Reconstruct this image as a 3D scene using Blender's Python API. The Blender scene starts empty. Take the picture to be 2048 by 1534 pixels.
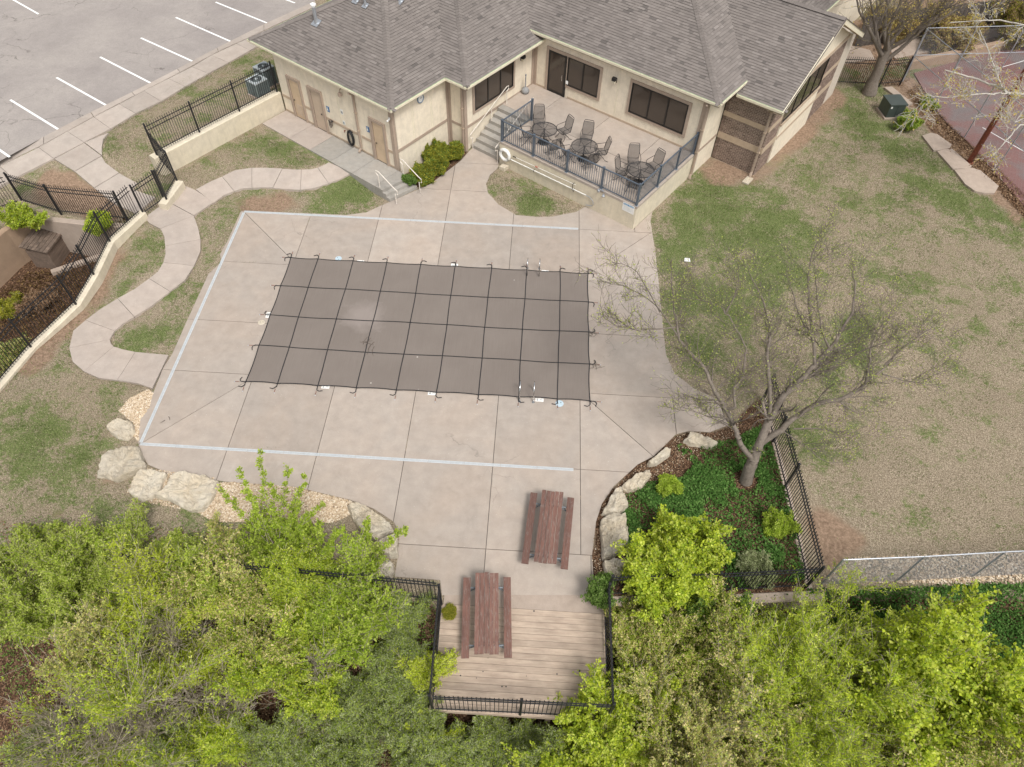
import bpy, math, random
import numpy as np
from mathutils import Vector, Matrix
random.seed(11)
rng = np.random.default_rng(11)
scene = bpy.context.scene
COL = scene.collection

# ------------------------------------------------------------------ camera, sky, sun, exposure
FPX, CAMZ = 1419.0, 21.0                      # focal length in photograph pixels, height of the drone
PIT, ROL, YAW = math.radians(52.15), math.radians(1.9), math.radians(-1.64)
_f = np.array([math.sin(YAW) * math.cos(PIT), math.cos(YAW) * math.cos(PIT), -math.sin(PIT)])
_r = np.array([math.cos(YAW), -math.sin(YAW), 0.0])
_u = np.cross(_r, _f)
CR = math.cos(ROL) * _r + math.sin(ROL) * _u
CU = -math.sin(ROL) * _r + math.cos(ROL) * _u
cd = bpy.data.cameras.new("camera")
cam = bpy.data.objects.new("camera", cd)
COL.objects.link(cam)
cam.matrix_world = Matrix(((CR[0], CU[0], -_f[0], 0), (CR[1], CU[1], -_f[1], 0), (CR[2], CU[2], -_f[2], CAMZ), (0, 0, 0, 1)))
cd.sensor_width = 36.0
cd.lens = 36.0 * FPX / 2048.0
cd.clip_end = 2000.0
cd.clip_start = 0.1
scene.camera = cam

world = bpy.data.worlds.new("World")
scene.world = world
world.use_nodes = True
wn = world.node_tree
wn.nodes.clear()
sky = wn.nodes.new("ShaderNodeTexSky")
sky.sky_type = 'NISHITA'
sky.sun_disc = False
sky.sun_elevation = math.radians(58)
sky.sun_rotation = math.radians(150)
sky.air_density = 1.0
sky.dust_density = 4.0
hs = wn.nodes.new("ShaderNodeHueSaturation")
hs.inputs["Saturation"].default_value = 0.12      # an even white overcast
bg = wn.nodes.new("ShaderNodeBackground")
bg.inputs["Strength"].default_value = 0.125
wo = wn.nodes.new("ShaderNodeOutputWorld")
wn.links.new(sky.outputs[0], hs.inputs["Color"])
wn.links.new(hs.outputs[0], bg.inputs["Color"])
wn.links.new(bg.outputs[0], wo.inputs["Surface"])
sd = bpy.data.lights.new("sun", 'SUN')
sd.energy = 1.5
sd.angle = math.radians(14)
sd.color = (1.0, 0.965, 0.91)
sun = bpy.data.objects.new("sun", sd)
COL.objects.link(sun)
_az, _el = math.radians(150), math.radians(58)
_sdir = Vector((math.sin(_az) * math.cos(_el), math.cos(_az) * math.cos(_el), math.sin(_el)))
sun.rotation_euler = _sdir.to_track_quat('Z', 'Y').to_euler()
scene.view_settings.view_transform = 'Standard'
scene.view_settings.look = 'None'
scene.view_settings.gamma = 1.0
scene.view_settings.use_curve_mapping = False
scene.view_settings.exposure = 0.58
scene.cycles.max_bounces = 5
scene.cycles.diffuse_bounces = 3
scene.cycles.glossy_bounces = 2
scene.cycles.transmission_bounces = 3
scene.cycles.transparent_max_bounces = 12

# ------------------------------------------------------------------ places: photograph measurements turned into metres
def P(u, v, z=0.0):
    d = CR * ((u - 1024) / FPX) - CU * ((v - 767) / FPX) + _f
    t = (z - CAMZ) / d[2]
    return (d[0] * t, d[1] * t, z)
def crop(x0, y0, s):
    return lambda x, y: (x0 + x * s, y0 + y * s)
C1 = crop(0, 0, .2934); C2 = crop(480, 0, .2934); C3 = crop(900, 60, .2934)
CS = crop(740, 120, .1956); CP = crop(980, 180, .20508); C5 = crop(0, 300, .326)
CA = crop(150, 750, .3662); CB = crop(1180, 820, .3992); CT = crop(1180, 400, .4238)
CG = crop(0, 330, .176); CD = crop(1780, 180, .2732); CF = crop(1780, 0, .1309)
# frame of the building: origin at the terrace corner, a along its front, b back into it
OX, OY, TH = 4.5, 25.52, math.radians(-35.2)
E1 = (math.cos(TH), math.sin(TH)); E2 = (-math.sin(TH), math.cos(TH))
def W(a, b, z=0.0):
    return (OX + a * E1[0] + b * E2[0], OY + a * E1[1] + b * E2[1], z)
def AB(x, y):
    dx, dy = x - OX, y - OY
    return (dx * E1[0] + dy * E1[1], dx * E2[0] + dy * E2[1])
def ss(t):
    t = np.clip(t, 0, 1)
    return t * t * (3 - 2 * t)
def inpoly(x, y, poly):
    x = np.asarray(x, float); y = np.asarray(y, float)
    r = np.zeros(x.shape, bool)
    n = len(poly)
    for i in range(n):
        x0, y0 = poly[i][:2]; x1, y1 = poly[(i + 1) % n][:2]
        if y0 == y1: continue
        c = ((y0 > y) != (y1 > y)) & (x < (x1 - x0) * (y - y0) / (y1 - y0) + x0)
        r ^= c
    return r
def _hash(ix, iy, s):
    n = (ix * 374761393 + iy * 668265263 + s * 982451653) & 0x7fffffff
    n = ((n ^ (n >> 13)) * 1274126177) & 0x7fffffff
    return ((n ^ (n >> 16)) & 0xffff) / 65535.0
def vnoise(x, y, s=0):
    x = np.asarray(x, float); y = np.asarray(y, float)
    ix = np.floor(x).astype(np.int64); iy = np.floor(y).astype(np.int64)
    fx = ss(x - ix); fy = ss(y - iy)
    return ((_hash(ix, iy, s) * (1 - fx) + _hash(ix + 1, iy, s) * fx) * (1 - fy)
            + (_hash(ix, iy + 1, s) * (1 - fx) + _hash(ix + 1, iy + 1, s) * fx) * fy)
def fbm(x, y, s=0, o=4):
    r = 0; a = .5
    for i in range(o):
        r = r + a * vnoise(x * 2 ** i, y * 2 ** i, s + i * 17); a *= .5
    return r / (1 - .5 ** o)

PLAT = 0.45          # level of the doors' walkway
PZ = 1.25            # level of the terrace
# line of the fence and wall over the creek (x at given y)
CREEK = [P(288, 432, .5), P(225, 492, .4), P(192, 556, .3), P(156, 615, .1), P(65, 698, 0), P(0, 773, 0), (-19.6, 12.0, 0), (-21.5, 8.5, 0), (-25, 5, 0)]
NB = [P(255, 446, .5), P(180, 440, .35), P(121, 432, .25), P(46, 405, .25)]           # north bank
FARW = [P(42, 430, .25), P(0, 458, .25), (-24.4, 18.5, .9), (-27.5, 11, .9), (-33, 3, .9)]
CHAN = [c[:2] for c in CREEK] + [(-33, 3), (-27.5, 11), (-24.4, 18.5)] + [P(0, 458, .25)[:2], P(42, 430, .25)[:2]] + [c[:2] for c in NB[::-1][1:]]
_gl = P(288, 432, .5); _gr = P(332, 399, .5); _gp = P(352, 360, .6)
UPP = [W(-19.1, -4)[:2], W(-19.1, -11.4)[:2], _gp[:2], _gr[:2], _gl[:2]] + [c[:2] for c in NB] + [P(42, 430, .25)[:2], P(0, 458, .25)[:2], (-24.4, 18.5), (-27.5, 11), (-33, 3), (-60, 3), (-60, 90), (40, 90), W(0, 18)[:2], W(-10, 14)[:2], W(-18.7, 6)[:2]]
YSX = [-60, -25, -16.8, -10.2, -4.4, -2.2, 2.7, 9.6, 16, 60]
YSY = [8, 8.8, 8.6, 8.3, 7.9, 7.8, 8.1, 8.85, 9.3, 12]
def gz(x, y):
    x = np.asarray(x, float); y = np.asarray(y, float)
    z = PLAT * .93 * ss((y - 19.0) / 5.5) * ss((-7.3 - x) / 2.2) * ss((np.maximum(-13.4 - x, y - 25.6) + .0) / 3.2)
    up = inpoly(x, y, UPP)
    d = np.hypot(x - (_gl[0] + _gr[0]) / 2, y - (_gl[1] + _gr[1]) / 2)
    zu = .5 + .6 * ss((d - .6) / 5.0) - .75 * ss((-17.6 - x) / 2.0) * (1 - ss((y - 24.6) / 3.5))
    z = np.where(up, zu, z)
    ch = inpoly(x, y, CHAN)
    z = np.where(ch, -1.7 + .25 * fbm(x * .8, y * .8, 3), z)
    ys = np.interp(x, YSX, YSY)
    dr = np.clip(ys - y, 0, 50)
    z = np.where(~ch, z - np.minimum(2.2, .42 * dr + np.where(x > 2.6, .75, .15) * ss(dr / .35)), z)
    return z
def G(u, v):
    z = 0.0
    for _ in range(12):
        p = P(u, v, z); z = .5 * z + .5 * float(gz(p[0], p[1]))
    return P(u, v, z)

# ------------------------------------------------------------------ object helpers
def tag(o, label=None, cat=None, group=None, kind=None):
    if label: o['label'] = label
    if cat: o['category'] = cat
    if group: o['group'] = group
    if kind: o['kind'] = kind
    return o
def empty(name, loc=(0, 0, 0), rz=0.0, label=None, cat=None, group=None):
    o = bpy.data.objects.new(name, None)
    o.empty_display_size = .2
    COL.objects.link(o); o.location = loc; o.rotation_euler = (0, 0, rz)
    return tag(o, label, cat, group)
def link(name, me, parent=None, loc=None, rot=None):
    o = bpy.data.objects.new(name, me)
    COL.objects.link(o)
    if parent is not None: o.parent = parent
    if loc is not None: o.location = loc
    if rot is not None: o.rotation_euler = rot
    return o
def copy_tree(o, parent=None):
    c = o.copy(); COL.objects.link(c); c.parent = parent
    for ch in list(o.children): copy_tree(ch, c)
    return c
class MB:
    def __init__(s): s.v = []; s.f = []; s.a = []
    def add(s, vs, fs, tone=None):
        n = len(s.v); s.v.extend(vs); s.f.extend([tuple(i + n for i in f) for f in fs])
        if tone is not None: s.a.extend([tone] * len(fs))
        return s
    def box(s, x0, x1, y0, y1, z0, z1, tone=None):
        return s.add([(x0, y0, z0), (x1, y0, z0), (x1, y1, z0), (x0, y1, z0), (x0, y0, z1), (x1, y0, z1), (x1, y1, z1), (x0, y1, z1)],
                     [(0, 3, 2, 1), (4, 5, 6, 7), (0, 1, 5, 4), (1, 2, 6, 5), (2, 3, 7, 6), (3, 0, 4, 7)], tone)
    def bar(s, p, q, w, h=None, up=(0, 0, 1), tone=None):
        p = Vector(p); q = Vector(q); h = h or w
        d = (q - p)
        if d.length < 1e-6: return s
        d.normalize(); up = Vector(up)
        if abs(d.dot(up)) > .98: up = Vector((1, 0, 0))
        x = d.cross(up).normalized() * (w / 2); y = x.cross(d).normalized() * (h / 2)
        vs = [tuple(c + i * x + j * y) for c in (p, q) for i, j in ((-1, -1), (1, -1), (1, 1), (-1, 1))]
        return s.add(vs, [(0, 3, 2, 1), (4, 5, 6, 7), (0, 1, 5, 4), (1, 2, 6, 5), (2, 3, 7, 6), (3, 0, 4, 7)], tone)
    def tube(s, pts, r, n=6, closed=False):
        pts = [Vector(p) for p in pts]; m = len(pts); rings = []
        for i, p in enumerate(pts):
            a = pts[(i - 1) % m] if (i > 0 or closed) else p
            b = pts[(i + 1) % m] if (i < m - 1 or closed) else p
            d = (b - a).normalized()
            up = Vector((0, 0, 1)) if abs(d.z) < .9 else Vector((1, 0, 0))
            x = d.cross(up).normalized(); y = x.cross(d).normalized()
            rr = r[i] if isinstance(r, (list, tuple)) else r
            rings.append([tuple(p + x * math.cos(2 * math.pi * k / n) * rr + y * math.sin(2 * math.pi * k / n) * rr) for k in range(n)])
        vs = [v for g in rings for v in g]; fs = []
        for i in range(m if closed else m - 1):
            j = (i + 1) % m
            fs += [(i * n + k, i * n + (k + 1) % n, j * n + (k + 1) % n, j * n + k) for k in range(n)]
        if not closed:
            fs += [tuple(range(n))[::-1], tuple(range((m - 1) * n, m * n))]
        return s.add(vs, fs)
    def lathe(s, prof, n=20, c=(0, 0, 0)):
        vs = []; fs = []
        for r, z in prof:
            vs += [(c[0] + r * math.cos(2 * math.pi * k / n), c[1] + r * math.sin(2 * math.pi * k / n), c[2] + z) for k in range(n)]
        for i in range(len(prof) - 1):
            fs += [(i * n + k, i * n + (k + 1) % n, (i + 1) * n + (k + 1) % n, (i + 1) * n + k) for k in range(n)]
        fs += [tuple(range(n))[::-1], tuple(range((len(prof) - 1) * n, len(prof) * n))]
        return s.add(vs, fs)
    def prism(s, poly, z0, z1):
        n = len(poly)
        ar = sum(poly[i][0] * poly[(i + 1) % n][1] - poly[(i + 1) % n][0] * poly[i][1] for i in range(n))
        if ar < 0: poly = poly[::-1]
        zz = lambda p, z: z if z is not None else p[2]
        vs = [(p[0], p[1], (p[2] + z0) if len(p) > 2 else z0) for p in poly] + [(p[0], p[1], (p[2] + z1) if len(p) > 2 else z1) for p in poly]
        return s.add(vs, [tuple(range(n))[::-1], tuple(range(n, 2 * n))] + [(i, (i + 1) % n, n + (i + 1) % n, n + i) for i in range(n)])
    def mesh(s, name, m, smooth=False):
        me = bpy.data.meshes.new(name)
        me.from_pydata(s.v, [], s.f)
        if m is not None: me.materials.append(m)
        if s.a and len(s.a) == len(s.f):
            at = me.attributes.new("tone", 'FLOAT', 'FACE'); at.data.foreach_set("value", s.a)
        if smooth: me.polygons.foreach_set("use_smooth", [True] * len(me.polygons))
        me.update()
        return me
    def build(s, name, m, parent=None, smooth=False, loc=None, rot=None):
        return link(name, s.mesh(name, m, smooth), parent, loc, rot)
def npmesh(name, v, f, mats, tone=None, midx=None):
    """v (n,3), f (m,k) arrays -> mesh, quickly"""
    me = bpy.data.meshes.new(name)
    v = np.ascontiguousarray(v, np.float32); f = np.ascontiguousarray(f, np.int32); m, k = f.shape
    me.vertices.add(len(v)); me.vertices.foreach_set("co", v.ravel())
    me.loops.add(m * k); me.loops.foreach_set("vertex_index", f.ravel())
    me.polygons.add(m); me.polygons.foreach_set("loop_start", np.arange(0, m * k, k, dtype=np.int32))
    for mt in mats: me.materials.append(mt)
    if midx is not None: me.polygons.foreach_set("material_index", np.asarray(midx, np.int32))
    if tone is not None:
        at = me.attributes.new("tone", 'FLOAT', 'FACE'); at.data.foreach_set("value", np.asarray(tone, np.float32))
    me.update(calc_edges=True)
    return me
def clip(poly, n, d):
    """keep the part of a 2-D polygon where n.x <= d"""
    out = []
    for i in range(len(poly)):
        p, q = poly[i], poly[(i + 1) % len(poly)]
        a = n[0] * p[0] + n[1] * p[1] - d; b = n[0] * q[0] + n[1] * q[1] - d
        if a <= 1e-9: out.append(p)
        if (a < -1e-9 and b > 1e-9) or (a > 1e-9 and b < -1e-9):
            t = a / (a - b); out.append((p[0] + (q[0] - p[0]) * t, p[1] + (q[1] - p[1]) * t))
    return out
def clipconvex(poly, cell, inset=0.0):
    ar = sum(cell[i][0] * cell[(i + 1) % len(cell)][1] - cell[(i + 1) % len(cell)][0] * cell[i][1] for i in range(len(cell)))
    if ar < 0: cell = cell[::-1]
    for i in range(len(cell)):
        p, q = cell[i], cell[(i + 1) % len(cell)]
        dx, dy = q[0] - p[0], q[1] - p[1]; l = math.hypot(dx, dy)
        if l < 1e-6: continue
        n = (dy / l, -dx / l)
        poly = clip(poly, n, n[0] * p[0] + n[1] * p[1] - inset)
        if len(poly) < 3: return []
    return poly
def area(poly):
    return abs(sum(poly[i][0] * poly[(i + 1) % len(poly)][1] - poly[(i + 1) % len(poly)][0] * poly[i][1] for i in range(len(poly)))) / 2

# ------------------------------------------------------------------ materials
def N(nt, t, **kw):
    n = nt.nodes.new(t)
    for k, v in kw.items(): setattr(n, k, v)
    return n
def ramp(nt, fac, stops, interp='LINEAR'):
    r = N(nt, "ShaderNodeValToRGB"); r.color_ramp.interpolation = interp
    e = r.color_ramp.elements
    while len(e) < len(stops): e.new(.5)
    for el, (p, c) in zip(e, stops):
        el.position = p; el.color = (c[0], c[1], c[2], 1) if not isinstance(c, (int, float)) else (c, c, c, 1)
    nt.links.new(fac, r.inputs[0]); return r.outputs[0]
def mixc(nt, fac, a, b, mode='MIX'):
    m = N(nt, "ShaderNodeMix", data_type='RGBA', blend_type=mode)
    for i, s in ((0, fac), (6, a), (7, b)):
        if isinstance(s, (int, float)): m.inputs[i].default_value = s
        elif isinstance(s, tuple): m.inputs[i].default_value = (*s, 1)
        else: nt.links.new(s, m.inputs[i])
    return m.outputs[2]
def noise(nt, vec, scale, detail=4, rough=.6, dist=0.0):
    n = N(nt, "ShaderNodeTexNoise"); n.inputs["Scale"].default_value = scale; n.inputs["Detail"].default_value = detail
    n.inputs["Roughness"].default_value = rough; n.inputs["Distortion"].default_value = dist
    nt.links.new(vec, n.inputs["Vector"]); return n.outputs["Fac"]
def mapping(nt, vec, sc=(1, 1, 1), rot=(0, 0, 0)):
    m = N(nt, "ShaderNodeMapping"); m.inputs["Scale"].default_value = sc; m.inputs["Rotation"].default_value = rot
    nt.links.new(vec, m.inputs["Vector"]); return m.outputs[0]
def mul(nt, a, b, op='MULTIPLY'):
    m = N(nt, "ShaderNodeMath", operation=op)
    for i, s in ((0, a), (1, b)):
        if isinstance(s, (int, float)): m.inputs[i].default_value = s
        else: nt.links.new(s, m.inputs[i])
    return m.outputs[0]
def newmat(name):
    m = bpy.data.materials.new(name); m.use_nodes = True
    nt = m.node_tree; b = nt.nodes["Principled BSDF"]
    geo = N(nt, "ShaderNodeNewGeometry"); tc = N(nt, "ShaderNodeTexCoord")
    return m, nt, b, geo.outputs["Position"], tc.outputs["Object"]
def bump(nt, b, h, st=.3, dist=.01):
    bn = N(nt, "ShaderNodeBump"); bn.inputs["Strength"].default_value = st; bn.inputs["Distance"].default_value = dist
    nt.links.new(h, bn.inputs["Height"]); nt.links.new(bn.outputs[0], b.inputs["Normal"])
def sc3(c, k): return tuple(min(1, x * k) for x in c)
def plain(name, col, rough=.6, metal=0.0, var=.12, scale=6.0, bst=0.0, rnd=.0):
    m, nt, b, pos, obj = newmat(name)
    f = noise(nt, pos, scale, 5)
    c = ramp(nt, f, [(.25, sc3(col, 1 - var)), (.75, sc3(col, 1 + var))])
    if rnd:
        oi = N(nt, "ShaderNodeObjectInfo")
        c = mixc(nt, 1.0, c, ramp(nt, oi.outputs["Random"], [(0, 1 - rnd), (1, 1.0)]), 'MULTIPLY')
    nt.links.new(c, b.inputs["Base Color"])
    b.inputs["Roughness"].default_value = rough; b.inputs["Metallic"].default_value = metal
    if bst: bump(nt, b, noise(nt, pos, scale * 8, 3), bst)
    return m
def concrete(name, col, warm, dirt=.35, rnd=.1, scale=1.0, streak=False, crack=False):
    m, nt, b, pos, obj = newmat(name)
    big = noise(nt, pos, .35 * scale, 5, .6, .6); mid = noise(nt, pos, 2.2 * scale, 6, .65); fine = noise(nt, pos, 38, 4, .7)
    vf = noise(nt, pos, 120, 2, .5)
    c = mixc(nt, ramp(nt, big, [(.38, 0.0), (.72, .7)]), col, warm)
    c = mixc(nt, 1.0, c, ramp(nt, mid, [(.3, .88), (.7, 1.08)]), 'MULTIPLY')
    c = mixc(nt, 1.0, c, ramp(nt, fine, [(.25, .90), (.75, 1.07)]), 'MULTIPLY')
    c = mixc(nt, 1.0, c, ramp(nt, vf, [(.3, .93), (.75, 1.05)]), 'MULTIPLY')
    st = noise(nt, pos, .9 * scale, 8, .75, 1.2)
    c = mixc(nt, mul(nt, ramp(nt, st, [(.56, 0.0), (.74, 1.0)]), dirt), c, sc3(col, .62))
    lt = noise(nt, mapping(nt, pos, (1, 1, 1), (0, 0, 1)), .7 * scale, 7, .7, 2.0)
    c = mixc(nt, mul(nt, ramp(nt, lt, [(.56, 0.0), (.75, 1.0)]), .3), c, sc3(col, 1.28))
    sp = N(nt, "ShaderNodeTexVoronoi"); sp.inputs["Scale"].default_value = 5; nt.links.new(pos, sp.inputs["Vector"])
    c = mixc(nt, mul(nt, ramp(nt, sp.outputs["Distance"], [(.035, 1.0), (.06, 0.0)]), .5), c, (.72, .68, .6))
    if streak:
        sk = noise(nt, mapping(nt, pos, (5, 5, .35)), 1.3, 6, .75)
        c = mixc(nt, mul(nt, ramp(nt, sk, [(.5, 0.0), (.72, 1.0)]), .5), c, sc3(col, .68))
    if crack:
        wv = N(nt, "ShaderNodeTexNoise"); wv.inputs["Scale"].default_value = 1.5; wv.inputs["Detail"].default_value = 6; nt.links.new(pos, wv.inputs["Vector"])
        wa_ = N(nt, "ShaderNodeVectorMath", operation='MULTIPLY_ADD'); nt.links.new(wv.outputs["Color"], wa_.inputs[0]); wa_.inputs[1].default_value = (1.2, 1.2, 0); nt.links.new(pos, wa_.inputs[2])
        ve = N(nt, "ShaderNodeTexVoronoi", feature='DISTANCE_TO_EDGE'); ve.inputs["Scale"].default_value = .23; nt.links.new(wa_.outputs[0], ve.inputs["Vector"])
        c = mixc(nt, mul(nt, mul(nt, ramp(nt, ve.outputs["Distance"], [(.0012, 1.0), (.004, 0.0)]), ramp(nt, noise(nt, pos, .3, 2), [(.5, 0.0), (.6, 1.0)])), .5), c, sc3(col, .4))
    if rnd:
        oi = N(nt, "ShaderNodeObjectInfo")
        c = mixc(nt, 1.0, c, ramp(nt, oi.outputs["Random"], [(0, 1 - rnd), (1, 1.0 + rnd * .4)]), 'MULTIPLY')
    nt.links.new(c, b.inputs["Base Color"]); b.inputs["Roughness"].default_value = .9
    bump(nt, b, fine if scale < 3.2 else mul(nt, fine, mid, 'ADD'), .25 if scale < 3.2 else .9, .004 if scale < 3.2 else .06)
    return m
def wood(name, col, col2, grain=9.0, rnd=.25, rough=.8, paint=None):
    m, nt, b, pos, obj = newmat(name)          # grain runs along local x
    oi = N(nt, "ShaderNodeObjectInfo")
    v = N(nt, "ShaderNodeVectorMath", operation='ADD'); nt.links.new(obj, v.inputs[0]); nt.links.new(mul(nt, oi.outputs["Random"], 37.0), v.inputs[1])
    g = noise(nt, mapping(nt, v.outputs[0], (.6, grain, grain)), 2.4, 6, .7, .4)
    k = noise(nt, mapping(nt, v.outputs[0], (1.2, 3, 3)), 1.4, 4, .6, .3)
    c = mixc(nt, ramp(nt, g, [(.32, 0.0), (.62, 1.0)]), col2, col)
    c = mixc(nt, 1.0, c, ramp(nt, k, [(.3, .78), (.7, 1.12)]), 'MULTIPLY')
    if paint:
        pe = noise(nt, mapping(nt, v.outputs[0], (2.5, 16, 16)), 2.6, 7, .75, .2)
        c = mixc(nt, ramp(nt, pe, [(.54, 0.0), (.60, .8)]), c, paint)
    c = mixc(nt, 1.0, c, ramp(nt, oi.outputs["Random"], [(0, 1 - rnd), (1, 1.05)]), 'MULTIPLY')
    nt.links.new(c, b.inputs["Base Color"]); b.inputs["Roughness"].default_value = rough
    bump(nt, b, g, .5, .004)
    return m
def leafmat(name, c1, c2, c3, trans=.35):
    m, nt, b, pos, obj = newmat(name)
    at = N(nt, "ShaderNodeAttribute", attribute_name="tone")
    c = ramp(nt, at.outputs["Fac"], [(0.0, c1), (.5, c2), (1.0, c3)])
    big = noise(nt, pos, 1.1, 3)
    c = mixc(nt, 1.0, c, ramp(nt, big, [(.3, .86), (.7, 1.28)]), 'MULTIPLY')
    nt.nodes.remove(b)
    d = N(nt, "ShaderNodeBsdfDiffuse"); t = N(nt, "ShaderNodeBsdfTranslucent"); mx = N(nt, "ShaderNodeMixShader")
    mx.inputs[0].default_value = trans
    nt.links.new(c, d.inputs[0]); nt.links.new(c, t.inputs[0]); nt.links.new(d.outputs[0], mx.inputs[1]); nt.links.new(t.outputs[0], mx.inputs[2])
    nt.links.new(mx.outputs[0], nt.nodes["Material Output"].inputs["Surface"])
    return m
def tonemat(name, stops, rough=.85, extra=None):
    m, nt, b, pos, obj = newmat(name)
    at = N(nt, "ShaderNodeAttribute", attribute_name="tone")
    c = ramp(nt, at.outputs["Fac"], stops)
    c = mixc(nt, 1.0, c, ramp(nt, noise(nt, pos, 60, 2, .7), [(.25, .82), (.75, 1.15)]), 'MULTIPLY')
    c = mixc(nt, 1.0, c, ramp(nt, noise(nt, pos, .5, 4), [(.3, .9), (.7, 1.08)]), 'MULTIPLY')
    nt.links.new(c, b.inputs["Base Color"]); b.inputs["Roughness"].default_value = rough
    return m
def sheer(name, col, alpha):
    m, nt, b, pos, obj = newmat(name)
    b.inputs["Base Color"].default_value = (*col, 1); b.inputs["Roughness"].default_value = .6
    b.inputs["Alpha"].default_value = alpha
    return m

M_deck = concrete("deck_concrete", (.38, .328, .284), (.415, .332, .268), .4, .14, 1.0, False, True)
M_walk = concrete("path_concrete", (.41, .35, .305), (.42, .345, .29), .2, .1)
M_upwalk = concrete("sidewalk_concrete", (.41, .355, .31), (.40, .335, .285), .2, .1)
M_step = concrete("step_concrete", (.34, .32, .29), (.38, .34, .29), .6, .15, 2)
M_joint = plain("joint_filler", (.10, .085, .07), .95)
M_cream = concrete("cream_stucco", (.74, .655, .525), (.75, .66, .52), .06, .0, 1.5, True)
M_creamwall = concrete("stained_cream_concrete", (.62, .55, .43), (.63, .55, .41), .45, .0, 1.2, True)
M_trim = plain("taupe_trim", (.36, .28, .22), .7, 0, .1)
M_trimlight = plain("tan_trim", (.44, .34, .25), .7, 0, .1)
M_door = plain("tan_door_paint", (.53, .40, .27), .55, 0, .16, 1.6)
M_doorpink = plain("pinkish_door_paint", (.47, .37, .28), .55, 0, .12, 1.6)
M_fascia = plain("fascia_cream", (.66, .60, .46), .6)
M_gutter = plain("weathered_green_drip_edge", (.36, .44, .27), .5, 0, .25, 9)
M_black = plain("black_iron", (.022, .022, .025), .45, .3)
M_frame = plain("bronze_window_frame", (.018, .017, .016), .35, .2)
M_slate = plain("slate_blue_rail", (.11, .135, .17), .4, .3, .1, 8)
M_chair = plain("dark_wrought_iron", (.035, .033, .035), .5, .4)
M_mesh = sheer("woven_wire_mesh", (.055, .05, .048), .58)
M_white = plain("white_paint", (.74, .73, .70), .45)
M_handrail = plain("cream_handrail_paint", (.66, .60, .53), .45)
M_steel = plain("galvanised_steel", (.42, .44, .47), .35, .6, .15, 20)
M_chrome = plain("stainless_steel", (.62, .62, .62), .2, 1.0)
M_rust = plain("rusty_steel", (.19, .055, .03), .8, .1, .45, 12)
M_acgrey = plain("grey_green_enamel", (.23, .28, .28), .5, .2)
M_actop = plain("light_enamel", (.45, .49, .50), .45, .2)
M_transf = plain("dark_green_enamel", (.06, .075, .068), .4, .1, .15, 3)
M_grey = plain("grey_plastic", (.25, .25, .25), .6)
M_blue = plain("sign_blue", (.03, .13, .30), .5)
M_signblue = plain("banner_light_blue", (.05, .22, .42), .5)
M_red = plain("red_paint", (.45, .05, .03), .5)
M_rubber = plain("black_rubber", (.015, .015, .016), .6)
M_bark = plain("grey_bark", (.175, .145, .118), .95, 0, .35, 14, .8)
M_barkdark = plain("brown_bark", (.105, .08, .065), .95, 0, .3, 14, .6)
M_twig = plain("pale_twig", (.34, .29, .22), .95, 0, .3, 9)
M_whitebark = plain("white_bark", (.42, .39, .345), .85, 0, .25, 6)
M_stone = concrete("limestone", (.66, .59, .48), (.60, .49, .34), .6, .12, 3.5)
M_oldconc = concrete("old_concrete", (.42, .34, .28), (.38, .30, .24), .5, .12, 1.5)
M_rustconc = concrete("stained_channel_concrete", (.36, .25, .17), (.30, .21, .14), .7, .0, 1)
M_board = wood("weathered_deck_board", (.475, .375, .29), (.37, .28, .215), 7, .16)
M_plank = wood("worn_red_brown_plank", (.20, .095, .07), (.12, .062, .048), 10, .25, .75, (.24, .20, .175))
M_oldwood = wood("rotting_shed_wood", (.20, .145, .11), (.11, .08, .062), 8, .3)
M_fencewood = wood("grey_fence_board", (.12, .10, .085), (.075, .062, .055), 8, .4)
M_line = plain("parking_paint", (.80, .80, .78), .7, 0, .06, 30)
M_drain = concrete("trench_drain_grey_blue", (.47, .50, .52), (.52, .53, .54), .25, .0, 3)
M_glass, _nt, _b, _p, _o = newmat("dark_tinted_glass")
_b.inputs["Base Color"].default_value = (.03, .024, .019, 1); _b.inputs["Roughness"].default_value = .07
_b.inputs["Specular IOR Level"].default_value = .6
_nt.links.new(ramp(_nt, noise(_nt, mapping(_nt, _p, (1, 1, 1)), .5, 1, .5, .0), [(.3, (.050, .038, .030)), (.7, (.068, .052, .040))]), _b.inputs["Base Color"])

# cover cloth: plain taupe weave, a pale dusty stain, faint streaks
M_cover, _nt, _b, _p, _o = newmat("taupe_cover_fabric")
_c = ramp(_nt, noise(_nt, _p, .5, 4), [(.35, (.170, .142, .123)), (.7, (.190, .160, .139))])
_c = mixc(_nt, 1.0, _c, ramp(_nt, noise(_nt, mapping(_nt, _p, (40, .8, 1)), 1.0, 3), [(.3, .94), (.7, 1.04)]), 'MULTIPLY')
_c = mixc(_nt, 1.0, _c, ramp(_nt, noise(_nt, _p, 60, 2), [(.3, .94), (.7, 1.05)]), 'MULTIPLY')
_d = N(_nt, "ShaderNodeVectorMath", operation='DISTANCE'); _nt.links.new(_p, _d.inputs[0]); _d.inputs[1].default_value = (-6.6, 19.3, 0)
_c = mixc(_nt, mul(_nt, ramp(_nt, mul(_nt, _d.outputs["Value"], mul(_nt, noise(_nt, _p, 1.4, 5, .7, .5), 2.0)), [(.3, 1.0), (1.0, 0.0)]), .35), _c, (.36, .31, .285))
_v = N(_nt, "ShaderNodeTexVoronoi"); _v.inputs["Scale"].default_value = 1.3; _nt.links.new(_p, _v.inputs["Vector"])
_c = mixc(_nt, mul(_nt, ramp(_nt, _v.outputs["Distance"], [(.03, 1.0), (.05, 0.0)]), .6), _c, (.6, .56, .5))
_nt.links.new(_c, _b.inputs["Base Color"]); _b.inputs["Roughness"].default_value = .9

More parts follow.
